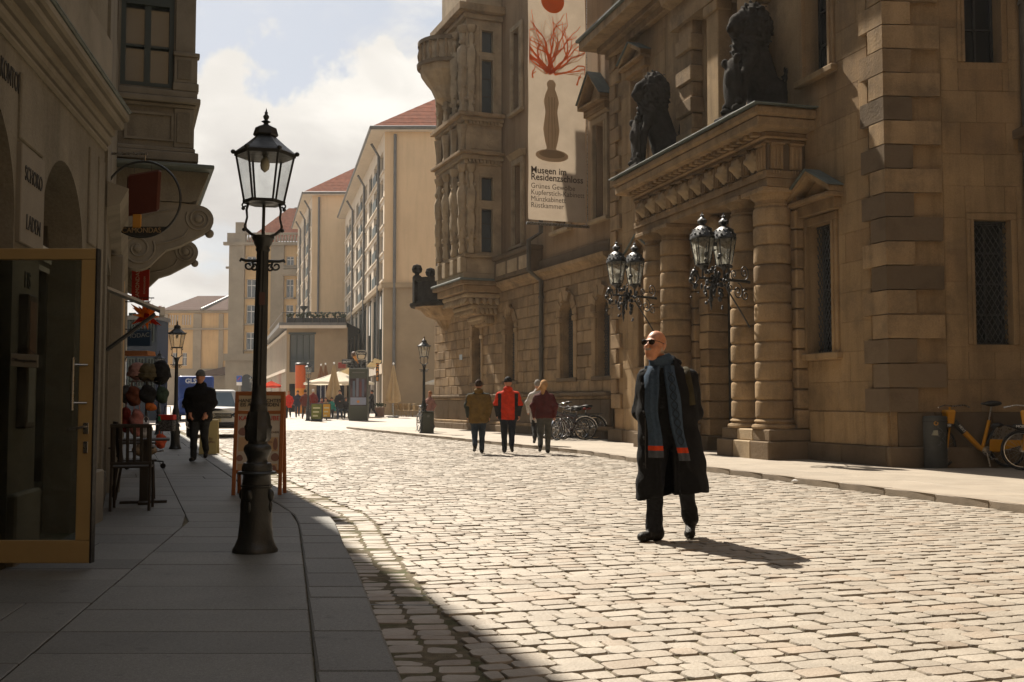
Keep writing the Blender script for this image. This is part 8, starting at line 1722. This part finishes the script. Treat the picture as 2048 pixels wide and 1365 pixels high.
def person(label, loc, yaw, h, cols, pose=None, res=0.024, accent=None, hair=None, group=None, extra=None):
    pose = pose or {}; L, hz = body_prims(pose); k = h / 1.75
    t = thing('person', label, 'person', loc, yaw, group); t.scale = (k, k, k)
    zones = [q[2] for q in L]
    def dist(P):
        out = []
        for q in L: out.append(s_cap(P, *q[1]) if q[0] == 'c' else (s_ell(P, *q[1]) if q[0] == 'e' else s_loft(P, q[1])))
        return out
    def fn(P):
        d = None
        for q, e in zip(L, dist(P)): d = e if d is None else smin(d, e, 0.075 if q[2] == 1 else (0.03 if q[2] else 0.014))
        return d + 0.003 * np.sin(P[:, 2] * 40 + 9 * P[:, 0]) * (P[:, 2] < 1.45) * (P[:, 2] > 0.12)
    def mf(C):
        z = np.array(zones)[np.argmin(np.stack(dist(C)), 0)]
        if accent is not None: z = np.where((z == 1) & accent(C[:, 0], C[:, 1], C[:, 2]), 4, z)
        return z
    mats = [m_skin, cmat(cols[0], cols[1]), cmat(cols[2], cols[3]), m_shoe, cmat(*(cols[4], cols[5])) if len(cols) > 5 else m_shoe]
    net_obj('body', fn, (-0.48, -0.60, -0.01), (0.48, 0.48, 1.80), res, mats, t, matfn=mf)
    if hair:
        kind, nm, col = hair; m = cmat(nm, col); c = (0, 0.018, hz + 0.022)
        if kind == 'short': f = lambda P: np.maximum(s_ell(P, c, (0.086, 0.10, 0.108)), -(P[:, 2] - hz + 0.03 + 0.9 * (P[:, 1] - 0.02) * -1 * -1 * (P[:, 1] < 0.0)))
        if kind == 'short': f = lambda P: np.maximum(s_ell(P, c, (0.086, 0.102, 0.108)), (hz - 0.03 - P[:, 2]) - np.clip(P[:, 1] - 0.0, -0.08, 0.05) * 0.8)
        if kind == 'cap': f = lambda P: np.maximum(s_ell(P, (0, 0.012, hz + 0.03), (0.094, 0.112, 0.118)), hz + 0.01 - P[:, 2])
        if kind == 'long': f = lambda P: smin(np.maximum(s_ell(P, c, (0.092, 0.106, 0.112)), (hz - 0.08 - P[:, 2]) - np.clip(P[:, 1], -0.08, 0.04) * 1.4), smin(s_cap(P, (0.0, 0.07, hz), (0.03, 0.10, hz - 0.19), 0.075, 0.04), s_cap(P, (0.06, 0.07, hz - 0.05), (0.19, 0.06, hz - 0.14), 0.05, 0.015), 0.05), 0.04)
        net_obj('hair' if kind != 'cap' else 'cap', f, (-0.16, -0.16, hz - 0.30), (0.28, 0.2, hz + 0.17), min(res, 0.02), m, t)
    if extra: extra(t, hz)
    return t
GW = 'people walking away along the palace'
def wloc(u, v, Y=None, z=0.0): p = gnd(u, v, z); return (p[0], p[1], z)
A = math.pi                                                # facing away from the viewer
YW = 24.9
wx = lambda u: ((u - CX) / F * YW, YW, 0.0)
def hood(m):
    def f(t, hz): net_obj('hood', lambda P: smin(s_ell(P, (0, 0.085, 1.47), (0.11, 0.065, 0.075)), s_ell(P, (0, 0.03, 1.50), (0.10, 0.085, 0.035)), 0.03), (-0.16, -0.1, 1.36), (0.16, 0.18, 1.58), 0.02, m, t)
    return f
person('man in an olive brown jacket with dark shoulders walking away', wx(957), A + 0.05, 1.72, ('olive_jacket', (0.14, 0.085, 0.022), 'jeans', (0.03, 0.042, 0.06), 'dark_green', (0.03, 0.034, 0.026)), dict(stride=0.12, arm=0.1, bulk=1.22, hem=0.74), 0.02,
       lambda x, y, z: ((np.abs(x) > 0.19) & (y < 0.06) | (z > 1.40)) & (z > 0.72), ('short', 'dark_brown_hair', (0.035, 0.02, 0.012)), GW, hood(cmat('olive_jacket', (0, 0, 0))))
person('person in a bright red jacket and black cap walking away', wx(1016), A, 1.77, ('red_jacket', (0.55, 0.035, 0.008), 'dark_jeans', (0.016, 0.02, 0.028), 'black_panel', (0.018, 0.018, 0.018)), dict(stride=-0.30, arm=0.12, bulk=1.18, hem=0.80), 0.02,
       lambda x, y, z: ((np.abs(x) > 0.155) & (np.abs(x) < 0.225) & (z < 1.38)) | ((np.abs(x) > 0.2) & (z < 1.1)), ('cap', 'black_cap', (0.015, 0.015, 0.015)), GW, hood(cmat('red_jacket', (0, 0, 0))))
person('woman in a maroon jacket with windblown fair hair walking away', wx(1088), A - 0.05, 1.71, ('maroon_jacket', (0.075, 0.014, 0.014), 'grey_trousers', (0.07, 0.068, 0.06)), dict(stride=0.14, arm=0.08, bulk=1.05, hem=0.86), 0.02, None, ('long', 'fair_hair', (0.42, 0.24, 0.11)), GW)
person('person in a pale coat half hidden beyond the maroon jacket', ((1075 - CX) / F * 28.0, 28.0, ZR), A, 1.70, ('pale_coat', (0.42, 0.39, 0.36), 'black_trousers', (0.02, 0.02, 0.02)), dict(stride=0.2, arm=0.1, hem=0.62), 0.026, None, ('short', 'grey_hair', (0.25, 0.23, 0.2)), GW)
pm = gnd(398, 923, PZ)
person('man in black jacket and grey cap walking up the left pavement', (pm[0], pm[1], PZ), 0.05, 1.74, ('black_jacket', (0.012, 0.012, 0.012), 'dark_grey_jeans', (0.030, 0.032, 0.034)), dict(stride=0.10, arm=0.02, bulk=1.24, hem=0.78, hand_l=((0.27, 0.0, 1.12), (0.17, -0.12, 0.92)), hand_r=((-0.27, 0.0, 1.12), (-0.17, -0.12, 0.92))), 0.02, None, ('cap', 'grey_knit_cap', (0.11, 0.11, 0.105)), None, hood(cmat('black_jacket', (0, 0, 0))))
def far(label, u, v, h, Y, cols, yaw=0.0, pose=None, hair=None, res=0.034): person(label, ((u - CX) / F * Y, Y, zg(Y)), yaw, h, cols, pose or dict(stride=0.2, arm=0.2), res, None, hair or ('short', 'dark_brown_hair', (0, 0, 0)), 'people on the square')
far('far person in a bright red coat beside the sandwich board', 578, 0, 1.70, 66, ('scarlet', (0.55, 0.03, 0.015), 'black_trousers', (0, 0, 0)), 0.1, dict(stride=0.15, hem=0.7), ('short', 'ginger_hair', (0.3, 0.12, 0.04)))
far('far person in navy left of the distant street lamp', 596, 0, 1.72, 68, ('navy', (0.03, 0.035, 0.055), 'jeans', (0, 0, 0)), 0.2)
far('far person in maroon just left of the distant street lamp', 611, 0, 1.78, 63, ('dull_maroon', (0.12, 0.03, 0.022), 'brown_trousers', (0.05, 0.035, 0.025)), A)
far('far person in dark red with white hair right of the distant street lamp', 627, 0, 1.80, 67, ('dark_red', (0.16, 0.02, 0.015), 'black_trousers', (0, 0, 0)), A, None, ('short', 'white_hair', (0.5, 0.48, 0.45)))
far('far man in a dark coat walking left of the kiosk', 680, 0, 1.76, 63.5, ('charcoal_coat', (0.022, 0.02, 0.02), 'jeans', (0, 0, 0)), 0.0, dict(stride=0.18, arm=0.1, hem=0.66, bulk=1.1, hand_l=((0.25, -0.05, 1.12), (0.08, -0.24, 1.08))))
far('far person in black just right of the kiosk', 744, 0, 1.75, 68, ('charcoal_coat', (0, 0, 0), 'black_trousers', (0, 0, 0)), -1.2, dict(stride=0.2, hem=0.6, hand_r=((-0.3, -0.2, 1.2), (-0.42, -0.38, 1.15))))
for lab, u, c in (('seated café guest in teal under the white parasol', 664, ('teal', (0.03, 0.20, 0.15))), ('seated café guest in brown left of the teal one', 652, ('tan_coat', (0.25, 0.15, 0.08))), ('seated café guest in dark red under the white parasol', 644, ('wine', (0.15, 0.03, 0.03))), ('seated café guest in black beside the dark coated man', 692, ('charcoal_coat', (0, 0, 0)))):
    far(lab, u, 0, 1.72, 65.5, c + ('black_trousers', (0, 0, 0)), 0.3 * (u % 3 - 1), dict(sit=True, hem=0.86))
wk_src = [o for o in bpy.data.objects if o.name == 'wicker_chair'][0]
for u, lab in ((664, 'wicker café chair under the teal guest'), (652, 'wicker café chair under the brown coated guest'), (644, 'wicker café chair under the dark red guest'), (692, 'wicker café chair under the black clothed guest')):
    o = copy_tree(wk_src); o.location = ((u - CX) / F * 65.5, 65.58, zg(65.5)); o.rotation_euler = (0, 0, 0.3 * (u % 3 - 1)); o['label'] = lab; o['group'] = 'wicker chairs under the guests'
bk2 = copy_tree(first); bk2['label'] = 'bicycle of the person waiting behind the green utility box'; bk2['group'] = 'bicycle behind the utility box'; bk2.location = ((843 - CX) / F * 40.2, 40.2, ZR); bk2.rotation_euler = (0, 0, 1.75)
person('person with a pink shawl waiting behind the green utility box', ((860 - CX) / F * 41.2, 41.2, ZR), -0.6, 1.55, ('pink_shawl', (0.30, 0.15, 0.12), 'black_trousers', (0, 0, 0)), dict(stride=0.05, arm=0.05), 0.028, None, ('short', 'ginger_hair', (0, 0, 0)))

# ---- the bald man in the long coat
mloc = (1.345, 9.33, 0.0)
man = thing('person', 'bald man in a long black coat, blue scarf and sunglasses crossing the cobbles', 'person', mloc, 0.0)
HY, HP = R(-40), R(9); hc = np.array((-0.112, -0.075, 1.672))
def headspace(P):                                           # head built facing -y about its centre, then turned and bowed
    Q = (P - hc) / 1.05; c, s = math.cos(-HY), math.sin(-HY); Q = np.stack([Q[:, 0] * c - Q[:, 1] * s, Q[:, 0] * s + Q[:, 1] * c, Q[:, 2]], 1)
    c, s = math.cos(HP), math.sin(HP); return np.stack([Q[:, 0], Q[:, 1] * c - Q[:, 2] * s, Q[:, 1] * s + Q[:, 2] * c], 1)
def head_d(Q):
    d = s_ell(Q, (0, 0.018, 0.028), (0.076, 0.098, 0.098)); d = smin(d, s_ell(Q, (0, -0.035, -0.055), (0.058, 0.060, 0.068)), 0.04)
    d = smin(d, s_ell(Q, (0, -0.045, -0.100), (0.036, 0.038, 0.026)), 0.025)
    d = smin(d, s_cap(Q, (0, -0.088, 0.012), (0, -0.118, -0.026), 0.009, 0.015), 0.012); d = smin(d, s_ell(Q, (0, -0.110, -0.032), (0.019, 0.013, 0.010)), 0.008)
    d = smin(d, s_ell(Q, (0, -0.080, 0.028), (0.052, 0.018, 0.011)), 0.014)
    for sd in (-1, 1):
        d = smin(d, s_ell(Q, (sd * 0.040, -0.062, -0.028), (0.022, 0.02, 0.02)), 0.02); d = smin(d, s_ell(Q, (sd * 0.078, 0.020, -0.008), (0.011, 0.022, 0.034), roll=sd * 0.25), 0.006)
        d = np.maximum(d, -s_ell(Q, (sd * 0.033, -0.096, 0.010), (0.015, 0.010, 0.008)))
    d = smin(d, s_ell(Q, (0, -0.092, -0.066), (0.026, 0.012, 0.007)), 0.006); d = np.maximum(d, -s_ell(Q, (0, -0.104, -0.058), (0.022, 0.010, 0.0022)))
    return d
def tash(Q): return s_ell(Q, (0, -0.100, -0.047), (0.032, 0.014, 0.009))
LL = [('c', ((-0.06, 0.0, 0.92), (-0.115, -0.05, 0.50), 0.10, 0.072), 2), ('c', ((-0.115, -0.05, 0.50), (-0.125, -0.03, 0.12), 0.075, 0.066), 2),
      ('c', ((0.10, 0.03, 0.92), (0.155, 0.08, 0.50), 0.10, 0.075), 2), ('c', ((0.155, 0.08, 0.50), (0.225, 0.22, 0.19), 0.074, 0.062), 2), ('c', ((0.215, 0.20, 0.22), (0.228, 0.215, 0.165), 0.072, 0.068), 2),
      ('c', ((-0.125, -0.03, 0.17), (-0.125, -0.03, 0.11), 0.070, 0.068), 2),
      ('c', ((-0.095, -0.02, 0.055), (-0.225, -0.10, 0.042), 0.050, 0.040), 3), ('e', ((-0.10, -0.02, 0.06), (0.06, 0.055, 0.058)), 3), ('e', ((-0.235, -0.105, 0.038), (0.045, 0.045, 0.036)), 3),
      ('c', ((0.232, 0.215, 0.135), (0.20, 0.09, 0.055), 0.048, 0.042), 3), ('e', ((0.195, 0.07, 0.042), (0.045, 0.05, 0.040)), 3), ('e', ((0.235, 0.225, 0.15), (0.045, 0.045, 0.055)), 3),
      ('e', ((0.02, 0.01, 0.95), (0.17, 0.125, 0.15)), 1), ('l', [(0.95, 0.01, 0.0, 0.17, 0.12), (1.15, 0.005, 0.0, 0.17, 0.125), (1.32, 0.0, 0.0, 0.185, 0.13), (1.44, -0.01, 0.0, 0.16, 0.11), (1.52, -0.03, -0.01, 0.085, 0.075)], 1),
      ('c', ((-0.03, 0.0, 1.46), (-0.085, -0.035, 1.60), 0.062, 0.056), 0)]
for sd in (-1, 1):
    LL += [('c', ((sd * 0.19, 0.02, 1.42), (sd * 0.235, 0.16, 1.12), 0.06, 0.05), 1), ('c', ((sd * 0.235, 0.16, 1.12), (sd * 0.06, 0.275, 0.97), 0.05, 0.04), 1), ('e', ((sd * 0.02, 0.285, 0.95), (0.045, 0.022, 0.04)), 0)]
    for k in range(4): LL += [('c', ((sd * 0.0, 0.29 + 0.006 * sd, 0.975 - k * 0.018), (-sd * 0.045, 0.30, 0.965 - k * 0.018), 0.010, 0.008), 0)]
    LL += [('c', ((sd * 0.03, 0.29, 0.985), (-sd * 0.015, 0.305, 1.0), 0.011, 0.009), 0)]
def mdist(P):
    out = [s_cap(P, *q[1]) if q[0] == 'c' else (s_ell(P, *q[1]) if q[0] == 'e' else s_loft(P, q[1])) for q in LL]
    Q = headspace(P); return out + [head_d(Q), tash(Q)]
def mfn(P):
    d = None; D = mdist(P)
    for q, e in zip(LL, D): d = e if d is None else smin(d, e, 0.028 if q[2] else 0.01)
    d = smin(d, D[-2], 0.012); d = smin(d, D[-1], 0.004)
    return d + 0.002 * np.sin(P[:, 2] * 55 + 9 * P[:, 0]) * (P[:, 2] < 0.4) * (P[:, 2] > 0.10)
def mmf(C):
    D = np.stack(mdist(C)); z = np.array([q[2] for q in LL] + [0, 4])[np.argmin(D, 0)]; Q = headspace(C)
    side = (Q[:, 1] > 0.0) & (Q[:, 2] < 0.05) & (Q[:, 2] > -0.06) & (np.abs(Q[:, 0]) > 0.03) & (np.abs(np.abs(Q[:, 0]) - 0.082) > 0.010) & (z == 0); return np.where(side, 5, z)
m_tr = cmat('man_black_trousers', (0.014, 0.014, 0.016)); m_coat = mat('black_wool_coat', (0.012, 0.0115, 0.012), 0.95, 0.25, 8, 0.5, 120, 0.12)
m_sweat = cmat('black_sweater', (0.010, 0.010, 0.010)); m_manskin = mat('sunned_skin', (0.46, 0.20, 0.105), 0.5, 0.22, 22, 0.35, 75, 0.35, bdist=0.006); m_gh = mat('cropped_grey_hair', (0.40, 0.30, 0.24), 0.8, 0.2, 60, 0.3, 200, 0.2); m_gh2 = mat('grey_moustache', (0.30, 0.24, 0.2), 0.8, 0.2, 60, 0.3, 200, 0.2)
net_obj('body', mfn, (-0.40, -0.28, -0.005), (0.42, 0.42, 1.84), 0.0088, [m_manskin, m_sweat, m_tr, m_shoe, m_gh2, m_gh], man, matfn=mmf)
# coat: one shell with sleeves clasped behind the back, open down the front
def coat_fold(an, z): return 0.040 * np.sin(7 * an + 1.3 + 1.5 * z) * np.clip((1.15 - z) / 0.8, 0, 1) + 0.014 * np.sin(13 * an + 4 * z) * np.clip((1.3 - z), 0, 1)
CR_ = [(0.36, 0.045, 0.05, 0.315, 0.235), (0.55, 0.04, 0.045, 0.298, 0.222), (0.80, 0.022, 0.035, 0.278, 0.202), (1.0, 0.006, 0.03, 0.262, 0.190), (1.20, 0.0, 0.025, 0.258, 0.182), (1.34, -0.002, 0.02, 0.252, 0.165), (1.42, -0.004, 0.02, 0.215, 0.142), (1.49, -0.01, 0.015, 0.145, 0.112), (1.55, -0.02, 0.01, 0.100, 0.095)]
def coat_outer(P):
    d = s_loft(P, [(0.2,) + CR_[0][1:]] + CR_ , 0.0, coat_fold)
    for sd in (-1, 1):
        ex = 0.262 if sd > 0 else 0.205
        s_ = s_cap(P, (sd * (0.195 if sd > 0 else 0.18), 0.02, 1.39), (sd * ex, 0.17, 1.10), 0.080, 0.075); s_ = smin(s_, s_cap(P, (sd * ex, 0.17, 1.10), (sd * 0.09, 0.27, 0.965), 0.075, 0.062), 0.03); d = smin(d, s_, 0.035)
    d = smin(d, s_ell(P, (0.03, 0.10, 1.53), (0.12, 0.05, 0.06)), 0.02); d = smin(d, s_ell(P, (0.045, 0.03, 1.545), (0.05, 0.10, 0.055)), 0.02)
    hem = 0.395 - 0.05 * np.clip((-P[:, 0] + 0.05) / 0.3, -0.3, 1) + 0.006 * np.sin(P[:, 0] * 30)
    return np.maximum(d + 0.007 * np.sin(P[:, 2] * 26 + 18 * P[:, 0]) * np.sin(P[:, 0] * 17 - P[:, 2] * 6), hem - P[:, 2])
def coat_fn(P):
    d = coat_outer(P); d = np.maximum(d, -(d + 0.022))
    cx = -0.035 - 0.02 * (P[:, 2] - 1.0); half = np.interp(P[:, 2], [0.3, 0.9, 1.2, 1.45, 1.6], [0.050, 0.055, 0.058, 0.075, 0.10])
    slot = np.maximum(np.abs(P[:, 0] - cx) - half, P[:, 1] + 0.02)
    neck = np.maximum(s_cap(P, (-0.06, -0.03, 1.44), (-0.09, -0.06, 1.7), 0.075, 0.10), 1.42 - P[:, 2])
    return np.maximum(np.maximum(d, -slot), -neck)
net_obj('coat', coat_fn, (-0.42, -0.28, 0.30), (0.42, 0.42, 1.64), 0.0105, m_coat, man)
m_scarf = mat('blue_grey_scarf', (0.050, 0.075, 0.110), 0.95, 0.2, 40, 0.6, 150, 0.1); m_sor = cmat('orange_stripe', (0.60, 0.055, 0.012)); m_sgrey = cmat('scarf_end_grey', (0.07, 0.075, 0.085)); m_sdk = cmat('scarf_dark_cable', (0.022, 0.028, 0.038))
def front_y(x, z):
    r = np.array(CR_); cx, cy, rx, ry = [np.interp(z, r[:, 0], r[:, i]) for i in range(1, 5)]; k = max(0.0, 1 - abs((x - cx) / rx) ** 2.4); return cy - ry * k ** (1 / 2.4)
def strand(name, path, w, seed):
    """path: (x, z) down the front; a folded knitted band"""
    rows = []; ph = random.Random(seed).random() * 6
    for i, (x, z) in enumerate(path):
        row = []
        for j in range(9):
            t = j / 8; xx = x + (t - 0.5) * w * (1 + 0.10 * math.sin(z * 9 + ph)) + 0.006 * math.sin(z * 14 + ph); yy = front_y(xx, z) - 0.022 - 0.014 * math.sin(t * math.pi) - 0.010 * math.sin(t * 11 + ph + z * 2.2); row.append((xx, yy, z))
        rows.append(row)
    P = [r + [(q[0], q[1] + 0.014, q[2]) for q in r[::-1]] for r in rows]; n = len(P[0]); m = MB(); V = [q for r in P for q in r]
    m.add(V, [(i * n + j, i * n + (j + 1) % n, (i + 1) * n + (j + 1) % n, (i + 1) * n + j) for i in range(len(P) - 1) for j in range(n)] + [tuple(range(n))[::-1], tuple((len(P) - 1) * n + j for j in range(n))]); m.f = [f[::-1] for f in m.f]; return m
def lerp_path(pts, z0, z1, n):
    zz = [q[1] for q in pts][::-1]; xx = [q[0] for q in pts][::-1]; return [(float(np.interp(z, zz, xx)), z) for z in np.linspace(z0, z1, n)]
sc_ = thing('scarf', '', None); del sc_['label']; sc_.parent = man
PL = [(-0.125, 1.52), (-0.155, 1.40), (-0.150, 1.1), (-0.135, 0.9), (-0.115, 0.70)]; PR = [(0.00, 1.52), (0.012, 1.40), (0.035, 1.15), (0.075, 0.90), (0.115, 0.68)]
for nm, Pp, w, zs in (('scarf_strand', PL, 0.110, ((1.50, 0.815, m_scarf), (0.815, 0.775, m_sor), (0.775, 0.715, m_sgrey))), ('scarf_strand', PR, 0.105, ((1.50, 0.80, m_scarf), (0.80, 0.755, m_sor), (0.755, 0.69, m_sgrey)))):
    for k, (z0, z1, m_) in enumerate(zs): obj(('scarf_strand', 'orange_stripe', 'scarf_end')[k], strand(nm, lerp_path(Pp, z0, z1, 24 if k == 0 else 4), w * (1 if k == 0 else 1.02), 3 if Pp is PL else 5), m_, sc_, smooth=60)
cab = MB()
for s in (-1, 1): cab.tube([(x + s * 0.026 * math.sin(z * 42), front_y(x + s * 0.02, z) - 0.042, z) for x, z in lerp_path(PR, 1.44, 0.82, 60)], 0.004, 5)
obj('cable_pattern', cab, m_sdk, sc_)
net_obj('scarf_wrap', lambda P: np.maximum(smin(np.abs(s_cap(P, (-0.045, 0.0, 1.49), (-0.075, -0.03, 1.575), 0.088, 0.078)) - 0.016, s_ell(P, (0.02, 0.0, 1.55), (0.035, 0.07, 0.05)), 0.02) + 0.004 * np.sin(P[:, 2] * 120), np.maximum(1.475 - P[:, 2], P[:, 2] - 1.585 - 0.35 * (P[:, 0] + 0.06))), (-0.22, -0.2, 1.42), (0.12, 0.16, 1.66), 0.0105, m_scarf, sc_)
def hpt(x, y, z):                                           # head space to man space
    c, s = math.cos(-HP), math.sin(-HP); y, z = y * c - z * s, y * s + z * c
    c, s = math.cos(HY), math.sin(HY); x, y = x * c - y * s, x * s + y * c; return (x * 1.05 + hc[0], y * 1.05 + hc[1], z * 1.05 + hc[2])
sg_ = thing('sunglasses', '', None); del sg_['label']; sg_.parent = man
m_lens = plain('brown_tinted_lens', (0.03, 0.018, 0.012), 0.08, spec=0.8)
for s in (-1, 1):
    b = MB(); pts = [(s * 0.036 + 0.029 * math.cos(a), 0.008 + 0.021 * math.sin(a) * (1 if math.sin(a) > 0 else 1.15)) for a in np.linspace(0, 2 * math.pi, 17)[:-1]]; b.prism(pts, -0.112, -0.109); b.xf(lambda x, y, z: hpt(x, y + 0.25 * abs(x) ** 1.4, z)); obj('lens', b, m_lens, sg_)
    b = MB(); b.tube([hpt(s * (0.064), -0.100, 0.018), hpt(s * 0.080, -0.07, 0.018), hpt(s * 0.083, 0.02, 0.012)], 0.0028, 6); obj('temple_arm', b, m_blackplastic, sg_)
b = MB(); b.tube([hpt(-0.066, -0.102, 0.022), hpt(-0.036, -0.113, 0.029), hpt(-0.008, -0.116, 0.022), hpt(0.008, -0.116, 0.022), hpt(0.036, -0.113, 0.029), hpt(0.066, -0.102, 0.022)], 0.0026, 6); obj('bridge', b, m_blackplastic, sg_)
# coat front edges, buttons and the bag strap
for sgn, xs in ((-1, -0.105), (1, 0.04)):
    b = MB(); pts = [(xs + (-0.012 if sgn < 0 else 0.035) * (1.4 - z), front_y(xs, z) - 0.008, z) for z in np.linspace(1.42, 0.40, 24)]; b.tube(pts, 0.008, 6); obj('coat_edge', b, m_coat, man)
b = MB(); b.tube([(-0.205, front_y(-0.205, z) - 0.006, z) for z in np.linspace(1.05, 0.62, 12)], 0.0045, 5); obj('coat_seam', b, cmat('paler_seam', (0.06, 0.055, 0.05)), man)  # seam in a paler cloth colour than the coat
for z in (1.10, 0.88, 0.66): b = MB(); b.ball((-0.215, front_y(-0.215, z) - 0.008, z), 0.012, 8, 5, 0, (1, 0.5, 1)); obj('button', b, m_blackplastic, man)
b = MB(); pts = [(0.165, 0.05, 1.49), (0.16, -0.07, 1.475), (0.165, -0.115, 1.40), (0.185, -0.125, 1.28), (0.20, -0.118, 1.16)]
b.tube(pts, 0.026, 8, 0, False, 0.25); obj('bag_strap', b, cmat('olive_strap', (0.05, 0.04, 0.02)), man, smooth=60)

# ================================================================== AIR
b = MB(); b.box(-310, 310, -40, 410, -1.2, 34.0)
hm = bpy.data.materials.new('haze_air'); hm.use_nodes = True; nt = hm.node_tree; nt.nodes.clear()
ho = nt.nodes.new('ShaderNodeOutputMaterial'); hv = nt.nodes.new('ShaderNodeVolumePrincipled'); hv.inputs['Density'].default_value = 0.00032
hv.inputs['Color'].default_value = (0.97, 0.93, 0.87, 1); hv.inputs['Anisotropy'].default_value = 0.3; nt.links.new(hv.outputs[0], ho.inputs['Volume'])
tag(obj('haze', b, hm), 'thin warm haze hanging over the whole street', None, kind='stuff')
